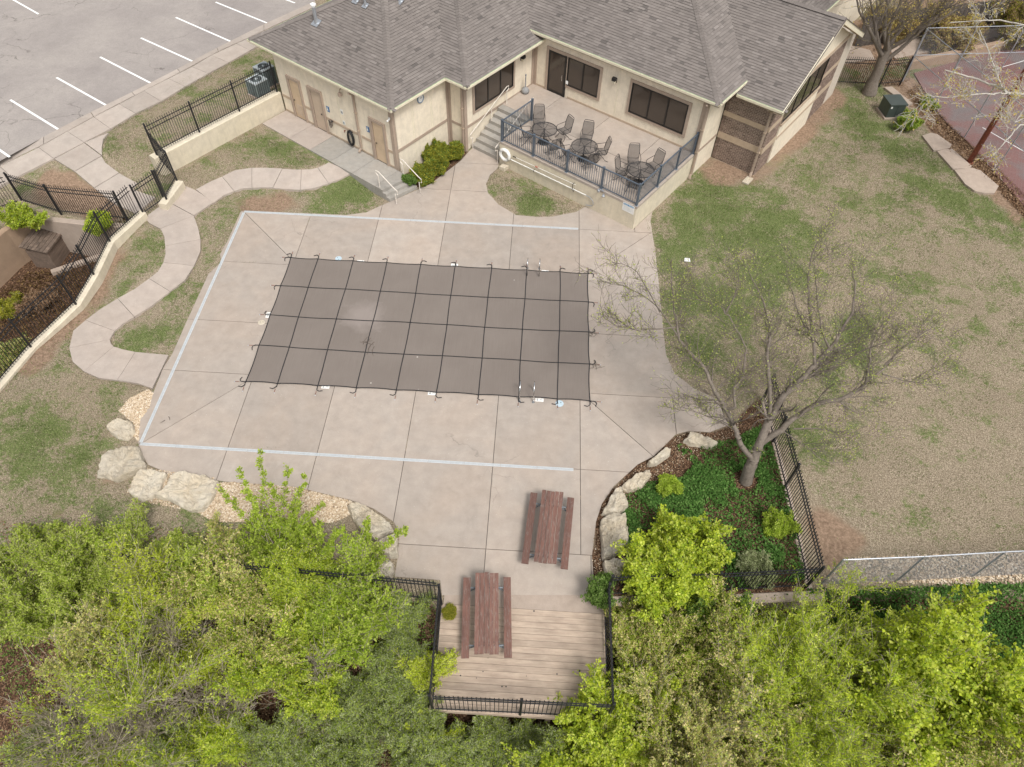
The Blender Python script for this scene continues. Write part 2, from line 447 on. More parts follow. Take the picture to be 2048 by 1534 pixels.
# asphalt
M_asphalt, _nt, _b, _p, _o = newmat("old_asphalt")
_c = ramp(_nt, noise(_nt, _p, .25, 5, .6), [(.35, (.27, .24, .225)), (.65, (.335, .30, .275))])
_c = mixc(_nt, 1.0, _c, ramp(_nt, noise(_nt, _p, 22, 3, .8), [(.25, .80), (.75, 1.15)]), 'MULTIPLY')
_c = mixc(_nt, 1.0, _c, ramp(_nt, noise(_nt, _p, 2.2, 5, .8), [(.25, .88), (.75, 1.1)]), 'MULTIPLY')
_v = N(_nt, "ShaderNodeTexVoronoi", feature='DISTANCE_TO_EDGE'); _v.inputs["Scale"].default_value = .32
_w = N(_nt, "ShaderNodeVectorMath", operation='ADD'); _nt.links.new(_p, _w.inputs[0])
_q = N(_nt, "ShaderNodeTexNoise"); _q.inputs["Scale"].default_value = .8; _q.inputs["Detail"].default_value = 6; _nt.links.new(_p, _q.inputs["Vector"])
_q2 = N(_nt, "ShaderNodeVectorMath", operation='SCALE'); _nt.links.new(_q.outputs["Color"], _q2.inputs[0]); _q2.inputs["Scale"].default_value = 2.2
_nt.links.new(_q2.outputs[0], _w.inputs[1]); _nt.links.new(_w.outputs[0], _v.inputs["Vector"])
_c = mixc(_nt, mul(_nt, mul(_nt, ramp(_nt, _v.outputs["Distance"], [(.003, 1.0), (.009, 0.0)]), ramp(_nt, noise(_nt, _p, .22, 3), [(.52, 0.0), (.62, 1.0)])), .75), _c, (.10, .085, .075))
_nt.links.new(_c, _b.inputs["Base Color"]); _b.inputs["Roughness"].default_value = .95

# tennis court
M_court, _nt, _b, _p, _o = newmat("worn_maroon_court")
_c = mixc(_nt, ramp(_nt, noise(_nt, _p, .45, 5, .6, .5), [(.45, 0.0), (.62, 1.0)]), (.19, .095, .085), (.16, .13, .125))
_c = mixc(_nt, 1.0, _c, ramp(_nt, noise(_nt, _p, 12, 4, .8), [(.25, .8), (.75, 1.15)]), 'MULTIPLY')
_nt.links.new(_c, _b.inputs["Base Color"]); _b.inputs["Roughness"].default_value = .95

# the ground: straw and green grass, bare earth, mulch (painted by attribute)
M_ground, _nt, _b, _p, _o = newmat("lawn_and_earth")
_a = N(_nt, "ShaderNodeAttribute", attribute_name="zone"); _s = N(_nt, "ShaderNodeSeparateColor"); _nt.links.new(_a.outputs["Color"], _s.inputs[0])
_n1 = noise(_nt, _p, 9, 8, .85); _n2 = noise(_nt, _p, 1.1, 8, .75, .4); _n3 = noise(_nt, _p, 26, 5, .9)
_straw = ramp(_nt, _n3, [(.36, (.07, .054, .036)), (.5, (.255, .205, .145)), (.64, (.52, .44, .33))])
_green = ramp(_nt, _n3, [(.36, (.04, .06, .018)), (.52, (.135, .165, .058)), (.66, (.30, .31, .15))])
_gm = mul(_nt, _s.outputs[0], mul(_nt, mul(_nt, mul(_nt, _n1, _n2, 'ADD'), 1.0, 'SUBTRACT'), 3.0), 'ADD')
_c = mixc(_nt, ramp(_nt, _gm, [(.30, 0.0), (.72, 1.0)]), _straw, _green)
_earth = ramp(_nt, _n1, [(.38, (.15, .10, .068)), (.62, (.36, .255, .18))])
_c = mixc(_nt, ramp(_nt, mul(_nt, _s.outputs[1], mul(_nt, _n2, .35, 'ADD')), [(.3, 0.0), (.62, 1.0)]), _c, _earth)
_vm = N(_nt, "ShaderNodeTexVoronoi"); _vm.inputs["Scale"].default_value = 28; _nt.links.new(_p, _vm.inputs["Vector"])
_mc = ramp(_nt, mul(_nt, _vm.outputs["Color"], 1.0), [(.2, (.035, .022, .014)), (.6, (.10, .055, .033)), (.9, (.24, .15, .095))])
_c = mixc(_nt, ramp(_nt, mul(_nt, _s.outputs[2], mul(_nt, _n2, .5, 'ADD')), [(.35, 0.0), (.6, 1.0)]), _c, _mc)
_nt.links.new(_c, _b.inputs["Base Color"]); _b.inputs["Roughness"].default_value = 1.0
_b.inputs["Specular IOR Level"].default_value = .1
bump(_nt, _b, _n3, .8, .03)

# ------------------------------------------------------------------ the ground
def X2(pts, z=0.0): return [P(u, v, z)[:2] for u, v in pts]
def X2G(pts): return [G(u, v)[:2] for u, v in pts]
GARDEN = X2([(1352, 868), (1376, 864), (1420, 866), (1470, 845), (1518, 790), (1560, 930), (1612, 1160), (1640, 1190), (1200, 1192), (1188, 1163), (1184, 1111), (1192, 1043), (1204, 1007), (1228, 972), (1276, 928), (1308, 912)])
GREENS = [X2([(1310, 430), (1400, 350), (1560, 380), (1640, 470), (1600, 560), (1520, 640), (1460, 720), (1400, 770), (1345, 740), (1325, 600)]),
          X2([(1600, 180), (1700, 190), (1850, 330), (2048, 440), (2048, 500), (1900, 430), (1750, 300)]),
          X2G([(250, 690), (275, 665), (320, 665), (330, 685), (320, 705), (260, 705)]),
          X2G([(620, 400), (690, 352), (720, 350), (780, 398), (740, 425), (700, 430), (640, 425)]),
          X2([(985, 345), (1060, 365), (1150, 425), (1040, 432), (980, 385)]),
          X2G([(20, 820), (110, 830), (160, 860), (200, 900), (150, 960), (30, 960), (0, 900)]),
          X2G([(480, 255), (560, 275), (650, 325), (590, 335), (500, 300)]),
          X2G([(500, 110), (540, 100), (560, 150), (500, 150)]),
          X2([(1560, 860), (1700, 640), (1780, 640), (1700, 900), (1640, 1000)])]
EARTHS = [X2G([(100, 330), (240, 400), (255, 440), (50, 400)]), X2G([(470, 400), (560, 380), (600, 410), (540, 430), (480, 425)]),
          X2([(1390, 330), (1420, 300), (1500, 345), (1600, 230), (1660, 160), (1700, 200), (1620, 280), (1520, 370), (1420, 370)]),
          X2([(1600, 1030), (1640, 1000), (1740, 1080), (1720, 1130), (1640, 1150)]),
          X2([(1750, 160), (1830, 150), (1870, 215), (1935, 280), (2048, 390), (2048, 470), (1900, 300)]), X2([(1700, 40), (1760, 30), (1800, 130), (1690, 140)]),
          X2([(1800, -10), (2100, -40), (2100, 90), (1820, 140)]),
          X2G([(0, 770), (160, 620), (230, 500), (250, 500), (190, 620), (60, 760)])]
fine = np.arange(-30, 34.01, .17)
xs = np.concatenate([[-500, -200, -100, -60, -42], fine, [44, 60, 100, 200, 500]])
yy = np.concatenate([[-300, -100, -30, -8], np.arange(-3, 56, .17), [64, 80, 120, 250, 600]])
GX, GY = np.meshgrid(xs, yy)
GZ = gz(GX, GY)
GZ = GZ - .03 + .035 * (fbm(GX * .6, GY * .6, 5) - .5) * (GZ > -1)
# keep it below the building, deck slabs and walks
inw = [c for c in (AB(GX, GY),)][0]
def blur(m, k=2):
    m = m.astype(float)
    for _ in range(k):
        q = np.pad(m, 1, mode='edge'); m = (q[1:-1, 1:-1] * 2 + q[:-2, 1:-1] + q[2:, 1:-1] + q[1:-1, :-2] + q[1:-1, 2:]) / 6
    return m
mg = np.zeros(GX.shape); me_ = np.zeros(GX.shape); mm = np.zeros(GX.shape)
for i, q in enumerate(GREENS): mg = np.maximum(mg, inpoly(GX, GY, q) * (1.0 if i in (2, 3, 4) else .62))
for q in EARTHS: me_ = np.maximum(me_, inpoly(GX, GY, q))
mm = np.maximum(mm, inpoly(GX, GY, GARDEN))
ysg = np.interp(GX, YSX, YSY)
mm = np.maximum(mm, (GY < ysg - .1) & (GY > -60))
mm = np.maximum(mm, inpoly(GX, GY, CHAN))
mm = np.maximum(mm, inpoly(GX, GY, X2([(1890, 235), (2048, 400), (2100, 440), (2100, 490), (2000, 380), (1870, 240)])))
hb = [W(-10.7, -4.2)[:2], W(-10.7, -.2)[:2], W(-9.7, -.2)[:2], X2([(936, 304)])[0], X2([(920, 322)])[0], X2([(861, 368)])[0], X2([(847, 376)])[0]]
mm = np.maximum(mm, inpoly(GX, GY, hb))
nb_ = fbm(GX * .7, GY * .7, 41); mg = np.clip(blur(mg, 22) * np.clip(-.5 + 2.3 * nb_, 0, 1.2) + .22 * (GX > 4) * ss((GY - 15) / 9) * (1 - .5 * ss((GX - 13) / 8) * (GY < 26)) + .17 * (GX < -7) * (GY < 60) + .12 + 1.2 * np.clip(fbm(GX * .6, GY * .6, 47) - .5, 0, 1), 0, 1); me_ = np.clip(blur(me_, 9) * (.3 + 1.3 * fbm(GX * 1.3, GY * 1.3, 61)) + .9 * np.clip(fbm(GX * .9, GY * .9, 67) - .6, 0, 1) * (GX < 0) + 1.6 * np.clip(fbm(GX * 1.6, GY * 1.6, 71) - .52, 0, 1) * (GX < -6), 0, 1); mm = np.clip(blur(mm, 2), 0, 1)
def green_at(x, y):
    i = np.clip(((x + 30) / .17).astype(int) + 5, 0, len(xs) - 1); j = np.clip(((y + 3) / .17).astype(int) + 4, 0, len(yy) - 1)
    return mg[j, i], me_[j, i], mm[j, i]
nx, ny = len(xs), len(yy)
vv = np.stack([GX.ravel(), GY.ravel(), GZ.ravel()], 1)
ii = (np.arange(ny - 1)[:, None] * nx + np.arange(nx - 1)[None, :]).ravel()
ff = np.stack([ii, ii + 1, ii + nx + 1, ii + nx], 1)
me = npmesh("ground", vv, ff, [M_ground])
ca = me.color_attributes.new("zone", 'FLOAT_COLOR', 'POINT')
ca.data.foreach_set("color", np.stack([mg.ravel(), me_.ravel(), mm.ravel(), np.ones(nx * ny)], 1).astype(np.float32).ravel())
me.polygons.foreach_set("use_smooth", [True] * len(me.polygons))
ground = tag(link("ground", me), kind='structure')

# ------------------------------------------------------------------ pool deck: one slab per casting, open joints between
OUT = X2([(482, 422), (455, 482), (440, 509), (443, 524), (417, 548), (375, 639), (345, 707), (326, 737), (305, 789), (278, 841), (276, 885),
          (282, 904), (296, 929), (340, 948), (406, 957), (461, 964), (589, 973), (699, 999), (747, 1017), (787, 1043), (799, 1065), (796, 1112), (789, 1153), (880, 1160), (884, 1190),
          (1188, 1190), (1188, 1163), (1184, 1111), (1192, 1043), (1204, 1007), (1228, 972), (1276, 928), (1308, 912), (1352, 868), (1376, 862), (1420, 864), (1457, 850),
          (1434, 798), (1388, 777), (1349, 747), (1332, 709), (1326, 654), (1318, 570), (1311, 506), (1301, 442), (1305, 423), (1266, 459),
          (1171, 413), (1152, 424), (1105, 433), (1076, 434), (1032, 430), (997, 409), (976, 386), (972, 368), (980, 350), (997, 334), (997, 318), (948, 292), (936, 305), (921, 322), (861, 368), (847, 374),
          (784, 402), (767, 409), (732, 425), (691, 430), (627, 427), (553, 424)])
LX, RX, BY, TY = -10.3, 2.4, 15.75, 22.4
XB = [-10.15, -7.03, -4.0, -.93, 2.08]
cells = []
FR = [(LX, BY), (RX, BY), (5.3, 12.75), (-13.2, 12.75)]
TP = [(LX, TY), (RX, TY), (5.3, 25.35), (-13.2, 25.35)]
for reg in (FR, TP):
    e = [-60] + XB + [60]
    for i in range(len(e) - 1):
        c = clip(clip(reg, (1, 0), e[i + 1]), (-1, 0), -e[i])
        if len(c) > 2: cells.append(c)
LF = [(LX, BY), (LX, TY), (-13.2, 25.35), (-20, 25.35), (-20, 12.75), (-13.2, 12.75)]
RT = [(RX, BY), (RX, TY), (5.3, 25.35), (20, 25.35), (20, 12.75), (5.3, 12.75)]
for reg, br in ((LF, [10, 16.05, 18.65, 22.05, 30]), (RT, [10, 16.05, 19.05, 22.05, 30])):
    for i in range(len(br) - 1):
        c = clip(clip(reg, (0, 1), br[i + 1]), (0, -1), -br[i])
        if i == 0 and reg is RT:
            cells += [clip(c, (1, 0), 5.52), clip(c, (-1, 0), -5.52)]
        elif len(c) > 2: cells.append(c)
for y0, y1, ex in ((5, 9.62, [-60, -.93, 2.4, 60]), (9.62, 12.75, [-60] + XB + [60]), (25.35, 27.71, [-60] + XB + [4.6, 60]), (27.71, 29.9, [-60, -7.03, -4.0, 60]), (29.9, 40, [-60, 60])):
    for i in range(len(ex) - 1): cells.append([(ex[i], y0), (ex[i + 1], y0), (ex[i + 1], y1), (ex[i], y1)])
deck = tag(empty("pool_deck"), kind='structure')
MB().prism(clipconvex(OUT, [(-40, -10), (40, -10), (40, 60), (-40, 60)], .02), -.12, -.022).build("joint_bed", M_joint, deck)
def slab(poly, z0, z1, parent, mat, name="slab"):
    c = (sum(p[0] for p in poly) / len(poly), sum(p[1] for p in poly) / len(poly))
    return MB().prism([(p[0] - c[0], p[1] - c[1]) + ((p[2],) if len(p) > 2 else ()) for p in poly], z0, z1).build(name, mat, parent, loc=(c[0], c[1], 0))
for c in cells:
    q = clipconvex(OUT, c, .011)
    if len(q) > 2 and area(q) > .02: slab(q, -.10, 0.0 + random.uniform(-.002, .002), deck, M_deck)

# trench drains (pale grey strips with a slotted grating)
def drain(p, q, label):
    t = empty("trench_drain", (*p, 0), label=label, cat="drain", group="trench drains round the pool deck")
    L = math.hypot(q[0] - p[0], q[1] - p[1]); t.rotation_euler = (0, 0, math.atan2(q[1] - p[1], q[0] - p[0]))
    n = max(1, round(L / 1.22)); l = L / n
    g = MB(); g.box(0, l - .012, -.055, .055, -.03, .008)
    gm = g.mesh("grating", M_drain)
    s = MB()
    for k in range(int(l / .03)): s.box(.01 + k * .03, .018 + k * .03, -.03, .03, .0081, .0095)
    sm = s.mesh("slot", M_grey)
    for k in range(n):
        o = link("grating", gm, t, (k * l, 0, 0)); so = link("slot", sm, o); so['kind'] = 'stuff'
drain((-13.2, 12.82), (-13.2, 25.3), "pale straight drain strip along the west edge of the pool deck")
drain((-13.2, 25.37), (2.05, 25.37), "pale straight drain strip along the deck edge nearest the building")
drain((-13.2, 12.75), (1.85, 12.72), "pale straight drain strip between the covered pool and the picnic tables")

# ------------------------------------------------------------------ draped walks
DRAPED = []
def drape_slab(pts, parent, mat, lift=.022, inset=.008, name="slab"):
    poly = [G(u, v)[:2] for u, v in pts]; DRAPED.append(poly)
    cx = sum(p[0] for p in poly) / len(poly); cy = sum(p[1] for p in poly) / len(poly)
    q = []
    for x, y in poly:
        d = math.hypot(x - cx, y - cy); k = (d - inset * 1.4) / d
        x2, y2 = cx + (x - cx) * k, cy + (y - cy) * k
        q.append((x2 - cx, y2 - cy, float(gz(x2, y2))))
    n = len(q)
    ar = sum(q[i][0] * q[(i + 1) % n][1] - q[(i + 1) % n][0] * q[i][1] for i in range(n))
    if ar < 0: q = q[::-1]
    m = MB(); m.v = [(a, b, c - .12) for a, b, c in q] + [(a, b, c + lift) for a, b, c in q]
    m.f = [(i, (i + 1) % n, n + (i + 1) % n, n + i) for i in range(n)] + [tuple(range(n, 2 * n))]
    return m.build(name, mat, parent, loc=(cx, cy, 0))
walk = tag(empty("winding_path"), kind='structure')
Lw = [(915, 450), (985, 485), (1013, 590), (1002, 692), (915, 790), (722, 912), (525, 1046), (425, 1216), (515, 1360), (720, 1415), (935, 1465)]
Rw = [(1020, 310), (1190, 405), (1232, 550), (1193, 712), (1045, 870), (825, 1025), (705, 1112), (676, 1165), (700, 1207), (832, 1240), (1035, 1258)]
midL = {1: [(1008, 535)], 2: [(1015, 640)], 3: [(968, 748)], 4: [(825, 855)], 5: [(620, 975)], 6: [(450, 1110)], 7: [(445, 1300)], 8: [(605, 1400)], 9: [(840, 1432)]}
midR = {1: [(1218, 480)], 2: [(1232, 620)], 3: [(1135, 800)], 4: [(935, 955)], 5: [(755, 1070)], 7: [(684, 1190)], 8: [(760, 1225)]}
drape_slab([C5(*p) for p in ((885, 408), (915, 450), (985, 485), (1190, 405), (1020, 310))], walk, M_walk)
for i in range(1, 10):
    pts = [Lw[i]] + midL.get(i, []) + [Lw[i + 1], Rw[i + 1]] + midR.get(i, [])[::-1] + [Rw[i]]
    drape_slab([C5(*p) for p in pts], walk, M_walk)
for pts in ([(1022, 308), (1122, 215), (1195, 245), (1315, 320), (1190, 403)],):
    drape_slab([C5(*p) for p in pts], walk, M_walk)
UT = [(1335, 1293), (1515, 1205), (1718, 1145), (1925, 1150)]
UB = [(1457, 1385), (1597, 1305), (1718, 1283), (1860, 1281)]
for i, (t, b_) in enumerate(zip([[(1430, 1240)], [(1600, 1162)], [(1820, 1145)]], [[(1525, 1335)], [(1650, 1288)], [(1790, 1280)]])):
    drape_slab([C1(*p) for p in [UT[i]] + t + [UT[i + 1], UB[i + 1]] + b_ + [UB[i]]], walk, M_walk)
UT2 = [(290, 1152), (420, 1158), (530, 1145), (604, 1108)]; UB2 = [(225, 1284), (412, 1297), (605, 1252), (768, 1180)]
for i, (t, b_) in enumerate(zip([[(350, 1156)], [(480, 1155)], [(575, 1125)]], [[(320, 1292)], [(510, 1284)], [(690, 1220)]])):
    drape_slab([C2(*p) for p in [UT2[i]] + t + [UT2[i + 1], UB2[i + 1]] + b_ + [UB2[i]]], walk, M_walk)
# sidewalk beside the parking lot and the walk down to the gate
sw = tag(empty("sidewalk"), kind='structure')
ups = [(-400, 1330), (0, 1135), (265, 1008), (460, 898), (640, 800), (815, 712), (980, 622), (1150, 538), (1310, 458), (1440, 380), (1610, 300), (1800, 215)]
lows = [(-300, 1430), (0, 1268), (368, 1083), (575, 972), (755, 880), (925, 775), (1100, 692), (1262, 592), (1420, 503), (1560, 428), (1705, 345), (1830, 270)]
lows[0:2] = [(-300, 1430), (90, 1222)]; ups[1] = (0, 1135)
for i in range(len(ups) - 1): drape_slab([C1(*p) for p in (ups[i], ups[i + 1], lows[i + 1], lows[i])], sw, M_upwalk)
for pts in ([(372, 1086), (575, 976), (692, 1064), (510, 1170)], [(578, 973), (742, 905), (706, 950), (694, 1010), (696, 1062)],
            [(512, 1172), (694, 1067), (720, 1110), (812, 1180), (642, 1282)], [(644, 1284), (814, 1182), (935, 1250), (900, 1290), (776, 1385)], [(778, 1388), (902, 1292), (1060, 1345), (930, 1460)]):
    drape_slab([C1(*p) for p in pts], sw, M_upwalk)
# gutter, kerb
kb = tag(empty("kerb"), kind='structure')
g0 = [(-400, 1290), (0, 1100), (300, 935), (620, 768), (900, 632), (1210, 473), (1480, 330), (1800, 168), (2150, 10)]
g1 = [(-400, 1326), (0, 1133), (300, 985), (640, 797), (920, 652), (1230, 494), (1490, 352), (1800, 210), (2160, 40)]
for i in range(len(g0) - 1): drape_slab([C1(*p) for p in (g0[i], g0[i + 1], g1[i + 1], g1[i])], kb, M_upwalk, .03, .01, "kerb_stone")
dm = np.zeros(GX.shape, bool)
for q_ in DRAPED: dm |= inpoly(GX, GY, q_)
GZ2 = GZ - .07 * dm
ground.data.vertices.foreach_set("co", np.stack([GX.ravel(), GY.ravel(), GZ2.ravel()], 1).astype(np.float32).ravel()); ground.data.update()
# parking lot with painted bays
pk = tag(empty("parking_lot"), kind='structure')
pa = [P(*C1(x, y), 1.1)[:2] for x, y in g0]
m = MB(); n = len(pa)
far = [(p[0] - 30, p[1] + 45) for p in pa]
for i in range(n - 1): m.add([(*pa[i], 1.115), (*pa[i + 1], 1.115), (*far[i + 1], 1.115), (*far[i], 1.115)], [(0, 1, 2, 3)])
m.build("asphalt", M_asphalt, pk)
for a, b_ in (((70, 680), (408, 888)), ((385, 528), (725, 718)), ((682, 388), (1024, 564)), ((960, 258), (1312, 417)), ((1198, 118), (1574, 283)), ((1470, 14), (1824, 158)), ((-230, 860), (66, 1070)), ((1800, -60), (2010, 20)),
              ((-100, -110), (262, 95))):
    p = P(*C1(*a), 1.12); q = P(*C1(*b_), 1.12)
    c = ((p[0] + q[0]) / 2, (p[1] + q[1]) / 2); an = math.atan2(q[1] - p[1], q[0] - p[0]); L = math.hypot(q[0] - p[0], q[1] - p[1])
    MB().box(-L / 2, L / 2, -.055, .055, 1.119, 1.1195).build("painted_line", M_line, pk, loc=(c[0], c[1], 0), rot=(0, 0, an))

# ------------------------------------------------------------------ platform before the doors, small steps (frame of the building)
plat = tag(empty("door_walkway", (OX, OY, 0), TH), kind='structure')
pj = [-18.7, -16.65, -15.15, -13.68, -12.2, -10.7]
for i in range(5):
    o = 0.0
    MB().box(pj[i] + .01, pj[i + 1] - .01, -5.58, -4.04, -.1, PLAT).build("slab", M_step if i > 1 else M_walk, plat)
q = [(-10.69, -4.04), (-10.69, -5.58), (-10.22, -5.58), (-9.95, -4.04)]
MB().prism(q, -.1, PLAT).build("slab", M_step, plat)
st = tag(empty("concrete_steps", (OX, OY, 0), TH), "three low concrete steps from the door walkway down to the pool deck", "steps")
for k in range(1, 3):
    x = .21 * (k - 1)
    MB().prism([(-10.215 + x, -5.58), (-10.0 + x, -5.58), (-9.72 + x, -4.04), (-9.945 + x, -4.04)], -.1, PLAT - .15 * k).build("step", M_step, st)
bs = tag(empty("terrace_steps", (OX, OY, 0), TH), "flight of seven grey concrete steps climbing to the terrace", "steps")
for k in range(7):
    MB().box(-9.66, -7.78, .15 + .345 * k, .15 + .345 * (k + 1) + .03, -.1 + .1 * k, .1786 * (k + 1)).build("step", M_step, bs)

# ------------------------------------------------------------------ terrace
ter = tag(empty("terrace", (OX, OY, 0), TH), "raised cream walled terrace with a concrete floor behind the pool deck", "terrace")
m = MB(); m.box(-7.75, 0, 0, .16, -.2, 1.2); m.build("front_wall", M_creamwall, ter)
m = MB(); m.box(-.16, 0, .163, 5.2, -.2, 1.2); m.build("side_wall", M_creamwall, ter)
m = MB(); m.box(-7.75, -7.59, .163, 2.56, -.2, 1.2); m.build("side_wall", M_creamwall, ter)
m = MB(); m.box(-7.58, -.165, .165, 5.19, .2, 1.0); m.build("fill", M_joint, ter)
for a0, a1, b0, b1 in ((-7.77, -4.85, -.02, 2.6), (-4.85, -1.95, -.02, 2.6), (-1.95, .02, -.02, 2.6), (-4.85, -1.95, 2.6, 5.19), (-1.95, .02, 2.6, 5.19), (-7.77, -4.85, 2.6, 5.19), (-9.7, -7.77, 2.6, 5.19)):
    MB().box(a0 + .012, a1 - .012, b0 + .012, b1 - .012, 1.13 if a0 > -9 else .8, PZ).build("slab", M_deck, ter)

# ------------------------------------------------------------------ pool cover
cov = tag(empty("pool_cover", (0, 0, 0)), "taupe mesh safety cover stretched over the whole pool with a grid of black straps", "pool cover")
cx_ = [-10.34, -9.17, -7.65, -6.19, -4.71, -3.23, -1.69, -.19, 1.26, 2.45]; cy_ = [15.67, 17.45, 19.08, 20.75, 22.47]
NX, NY = 90, 44
def cz(x, y):
    ed = min(x - cx_[0], cx_[-1] - x, y - cy_[0], cy_[-1] - y)
    return .03 - .027 * min(1, max(0, ed) / 1.6) + .004 * math.sin(x * 2.1) * math.sin(y * 1.7)
def sag(t, brk, amt):
    for i in range(len(brk) - 1):
        if brk[i] <= t <= brk[i + 1]:
            k = (t - brk[i]) / (brk[i + 1] - brk[i]); return amt * 4 * k * (1 - k)
    return 0
m = MB()
for j in range(NY + 1):
    for i in range(NX + 1):
        s_, t_ = i / NX, j / NY
        x = cx_[0] + (cx_[-1] - cx_[0]) * s_; y = cy_[0] + (cy_[-1] - cy_[0]) * t_
        m.v.append((x + sag(y, cy_, .035) * (1 - 2 * s_), y + sag(x, cx_, .04) * (1 - 2 * t_), cz(x, y)))
for j in range(NY):
    for i in range(NX):
        a = j * (NX + 1) + i; m.f.append((a, a + 1, a + NX + 2, a + NX + 1))
m.build("cover_fabric", M_cover, cov, smooth=True)
def wob(x, s): return .018 * math.sin(x * .8 + s) + .006 * math.sin(x * 2.7 + s * 3)
def anchor(pt, dirv):
    dx, dy = dirv
    e = (pt[0] + dx * .42, pt[1] + dy * .42)
    s = MB(); k = random.choice([-1, 1])
    s.tube([(pt[0] + dx * .14, pt[1] + dy * .14, .03), (pt[0] + dx * .2 + dy * .02 * k, pt[1] + dy * .2 + dx * .02 * k, .05), (pt[0] + dx * .24 + dy * .1 * k, pt[1] + dy * .24 + dx * .1 * k, .03), (pt[0] + dx * .2 + dy * .22 * k, pt[1] + dy * .2 + dx * .22 * k, .012)], .016, 5)
    s.build("strap_tail", M_black, cov)
    s = MB(); s.tube([(pt[0] + dx * (.24 + .012 * i), pt[1] + dy * (.24 + .012 * i), .022 + .008 * (i % 2)) for i in range(14)], .009, 4)
    s.build("spring", M_rust, cov)
    MB().lathe([(.02, 0), (.02, .02), (.012, .025)], 8, (e[0], e[1], 0)).build("anchor_bolt", M_steel, cov)
for i, x in enumerate(cx_):
    pts = [(x + (wob(y, i * 1.3) if 0 < i < 9 else sag(y, cy_, .035) * (1 if i == 0 else -1)), y, cz(x, y) + .008) for y in np.linspace(cy_[0] - .16, cy_[-1] + .16, 50)]
    s = MB()
    for p, q in zip(pts[:-1], pts[1:]): s.bar(p, q, .034, .006)
    s.build("strap", M_black, cov)
    anchor((x, cy_[0]), (0, -1)); anchor((x, cy_[-1]), (0, 1))
for i, y in enumerate(cy_):
    pts = [(x, y + (wob(x, i * 2.1 + 1) if 0 < i < 4 else sag(x, cx_, .04) * (1 if i == 0 else -1)), cz(x, y) + .013) for x in np.linspace(cx_[0] - .16, cx_[-1] + .16, 80)]
    s = MB()
    for p, q in zip(pts[:-1], pts[1:]): s.bar(p, q, .034, .006)
    s.build("strap", M_black, cov)
    anchor((cx_[0], y), (-1, 0)); anchor((cx_[-1], y), (1, 0))
# puddle of dark twigs lying on the cover
def twiglet(c, n, r, name, label, cat, mat, z=.012, group=None, seed=0):
    rr = random.Random(seed); m = MB()
    for k in range(n):
        a = rr.uniform(0, 6.28); p = (c[0] + rr.gauss(0, r * .3), c[1] + rr.gauss(0, r * .3), z + rr.uniform(0, .03))
        pts = [p]
        for i in range(3):
            a += rr.uniform(-.5, .5); p = (p[0] + math.cos(a) * r * .3, p[1] + math.sin(a) * r * .3, z + rr.uniform(0, .03)); pts.append(p)
        m.tube(pts, [.011, .009, .007, .004], 4)
    o = m.build(name, mat); return tag(o, label, cat, group)
c = P(735, 688, 0); twiglet(c, 7, .55, "fallen_twigs", "scraggly dark fallen twigs lying on the pool cover", "twigs", M_barkdark, .01, seed=3)
c = P(333, 836, 0); twiglet(c, 2, .22, "fallen_stick", "small bent stick lying on the deck near its south west corner", "stick", M_barkdark, seed=5)
c = P(1186, 668, 0); twiglet(c, 9, .22, "leaf_debris", "brown twig debris caught on the cover edge strap, upper of two on the east side", "debris", M_bark, .02, seed=8)
c = P(1188, 733, 0); twiglet(c, 14, .26, "leaf_debris", "brown twig debris caught on the cover edge strap, lower of two on the east side", "debris", M_bark, seed=9)

# depth tiles, skimmer lids, ladder rails
def text_mesh(body, size, mat, name, parent, loc, rot, ext=.002):
    cu = bpy.data.curves.new(name, 'FONT'); cu.body = body; cu.size = size; cu.align_x = 'CENTER'; cu.align_y = 'CENTER'; cu.extrude = ext
    t = bpy.data.objects.new("tmp", cu); COL.objects.link(t)
    me = bpy.data.meshes.new_from_object(t.evaluated_get(bpy.context.evaluated_depsgraph_get()))
    bpy.data.objects.remove(t)
    me.materials.clear(); me.materials.append(mat)
    return link(name, me, parent, loc, rot)
for (u, v), dg, rz, lab in (((651, 774), "3", 0, "white depth tile marked 3 on the picnic table side of the cover"), ((864, 787), "4", 0, "white depth tile marked 4 at the south edge of the cover"),
                      ((1079, 800), "5", 0, "white depth tile marked 5 beside the lower ladder rails"), ((1090, 543), "5", math.pi, "white depth tile marked 5 beside the upper ladder rails"),
                      ((721, 523), "3", math.pi, "white depth tile marked 3 at the cover's north edge beside a hooked strap end"), ((909, 530), "4", math.pi, "white depth tile marked 4 at the middle of the north cover edge"),
                      ((536, 630), "3", -math.pi / 2, "white depth tile marked 3 on the west side of the cover")):
    p = P(u, v, 0); t = empty("depth_tile", (p[0], p[1], 0), rz, lab, "tile", "pool depth tiles")
    MB().box(-.15, .15, -.075, .075, 0.0, .006).build("tile_face", M_white, t)
    text_mesh(dg, .15, M_black, "numeral", t, (-.08, 0, .0062), (0, 0, 0), .001)
    text_mesh("FT", .08, M_black, "lettering", t, (.06, 0, .0062), (0, 0, 0), .001)
for (u, v), r, lab, mt in (((1119, 807), .15, "pale blue round skimmer lid by the lower right strap", 'b'), ((677, 517), .14, "pale blue round skimmer lid by the upper left edge of the cover", 'b'), ((523, 645), .14, "cream round skimmer lid west of the cover", 'w')):
    p = P(u, v, 0); t = empty("skimmer_lid", (p[0], p[1], 0), random.random() * 3, lab, "lid", "round skimmer lids beside the cover")
    mm_ = plain("lid_pale_blue", (.42, .52, .58), .5) if mt == 'b' else M_stone
    MB().lathe([(r, 0), (r, .006), (r - .01, .008)], 24).build("lid", mm_, t)
    for s in (-1, 1): MB().lathe([(.018, .0082), (.018, .0092)], 10, (s * .06, .02, 0)).build("finger_hole", M_black, t)
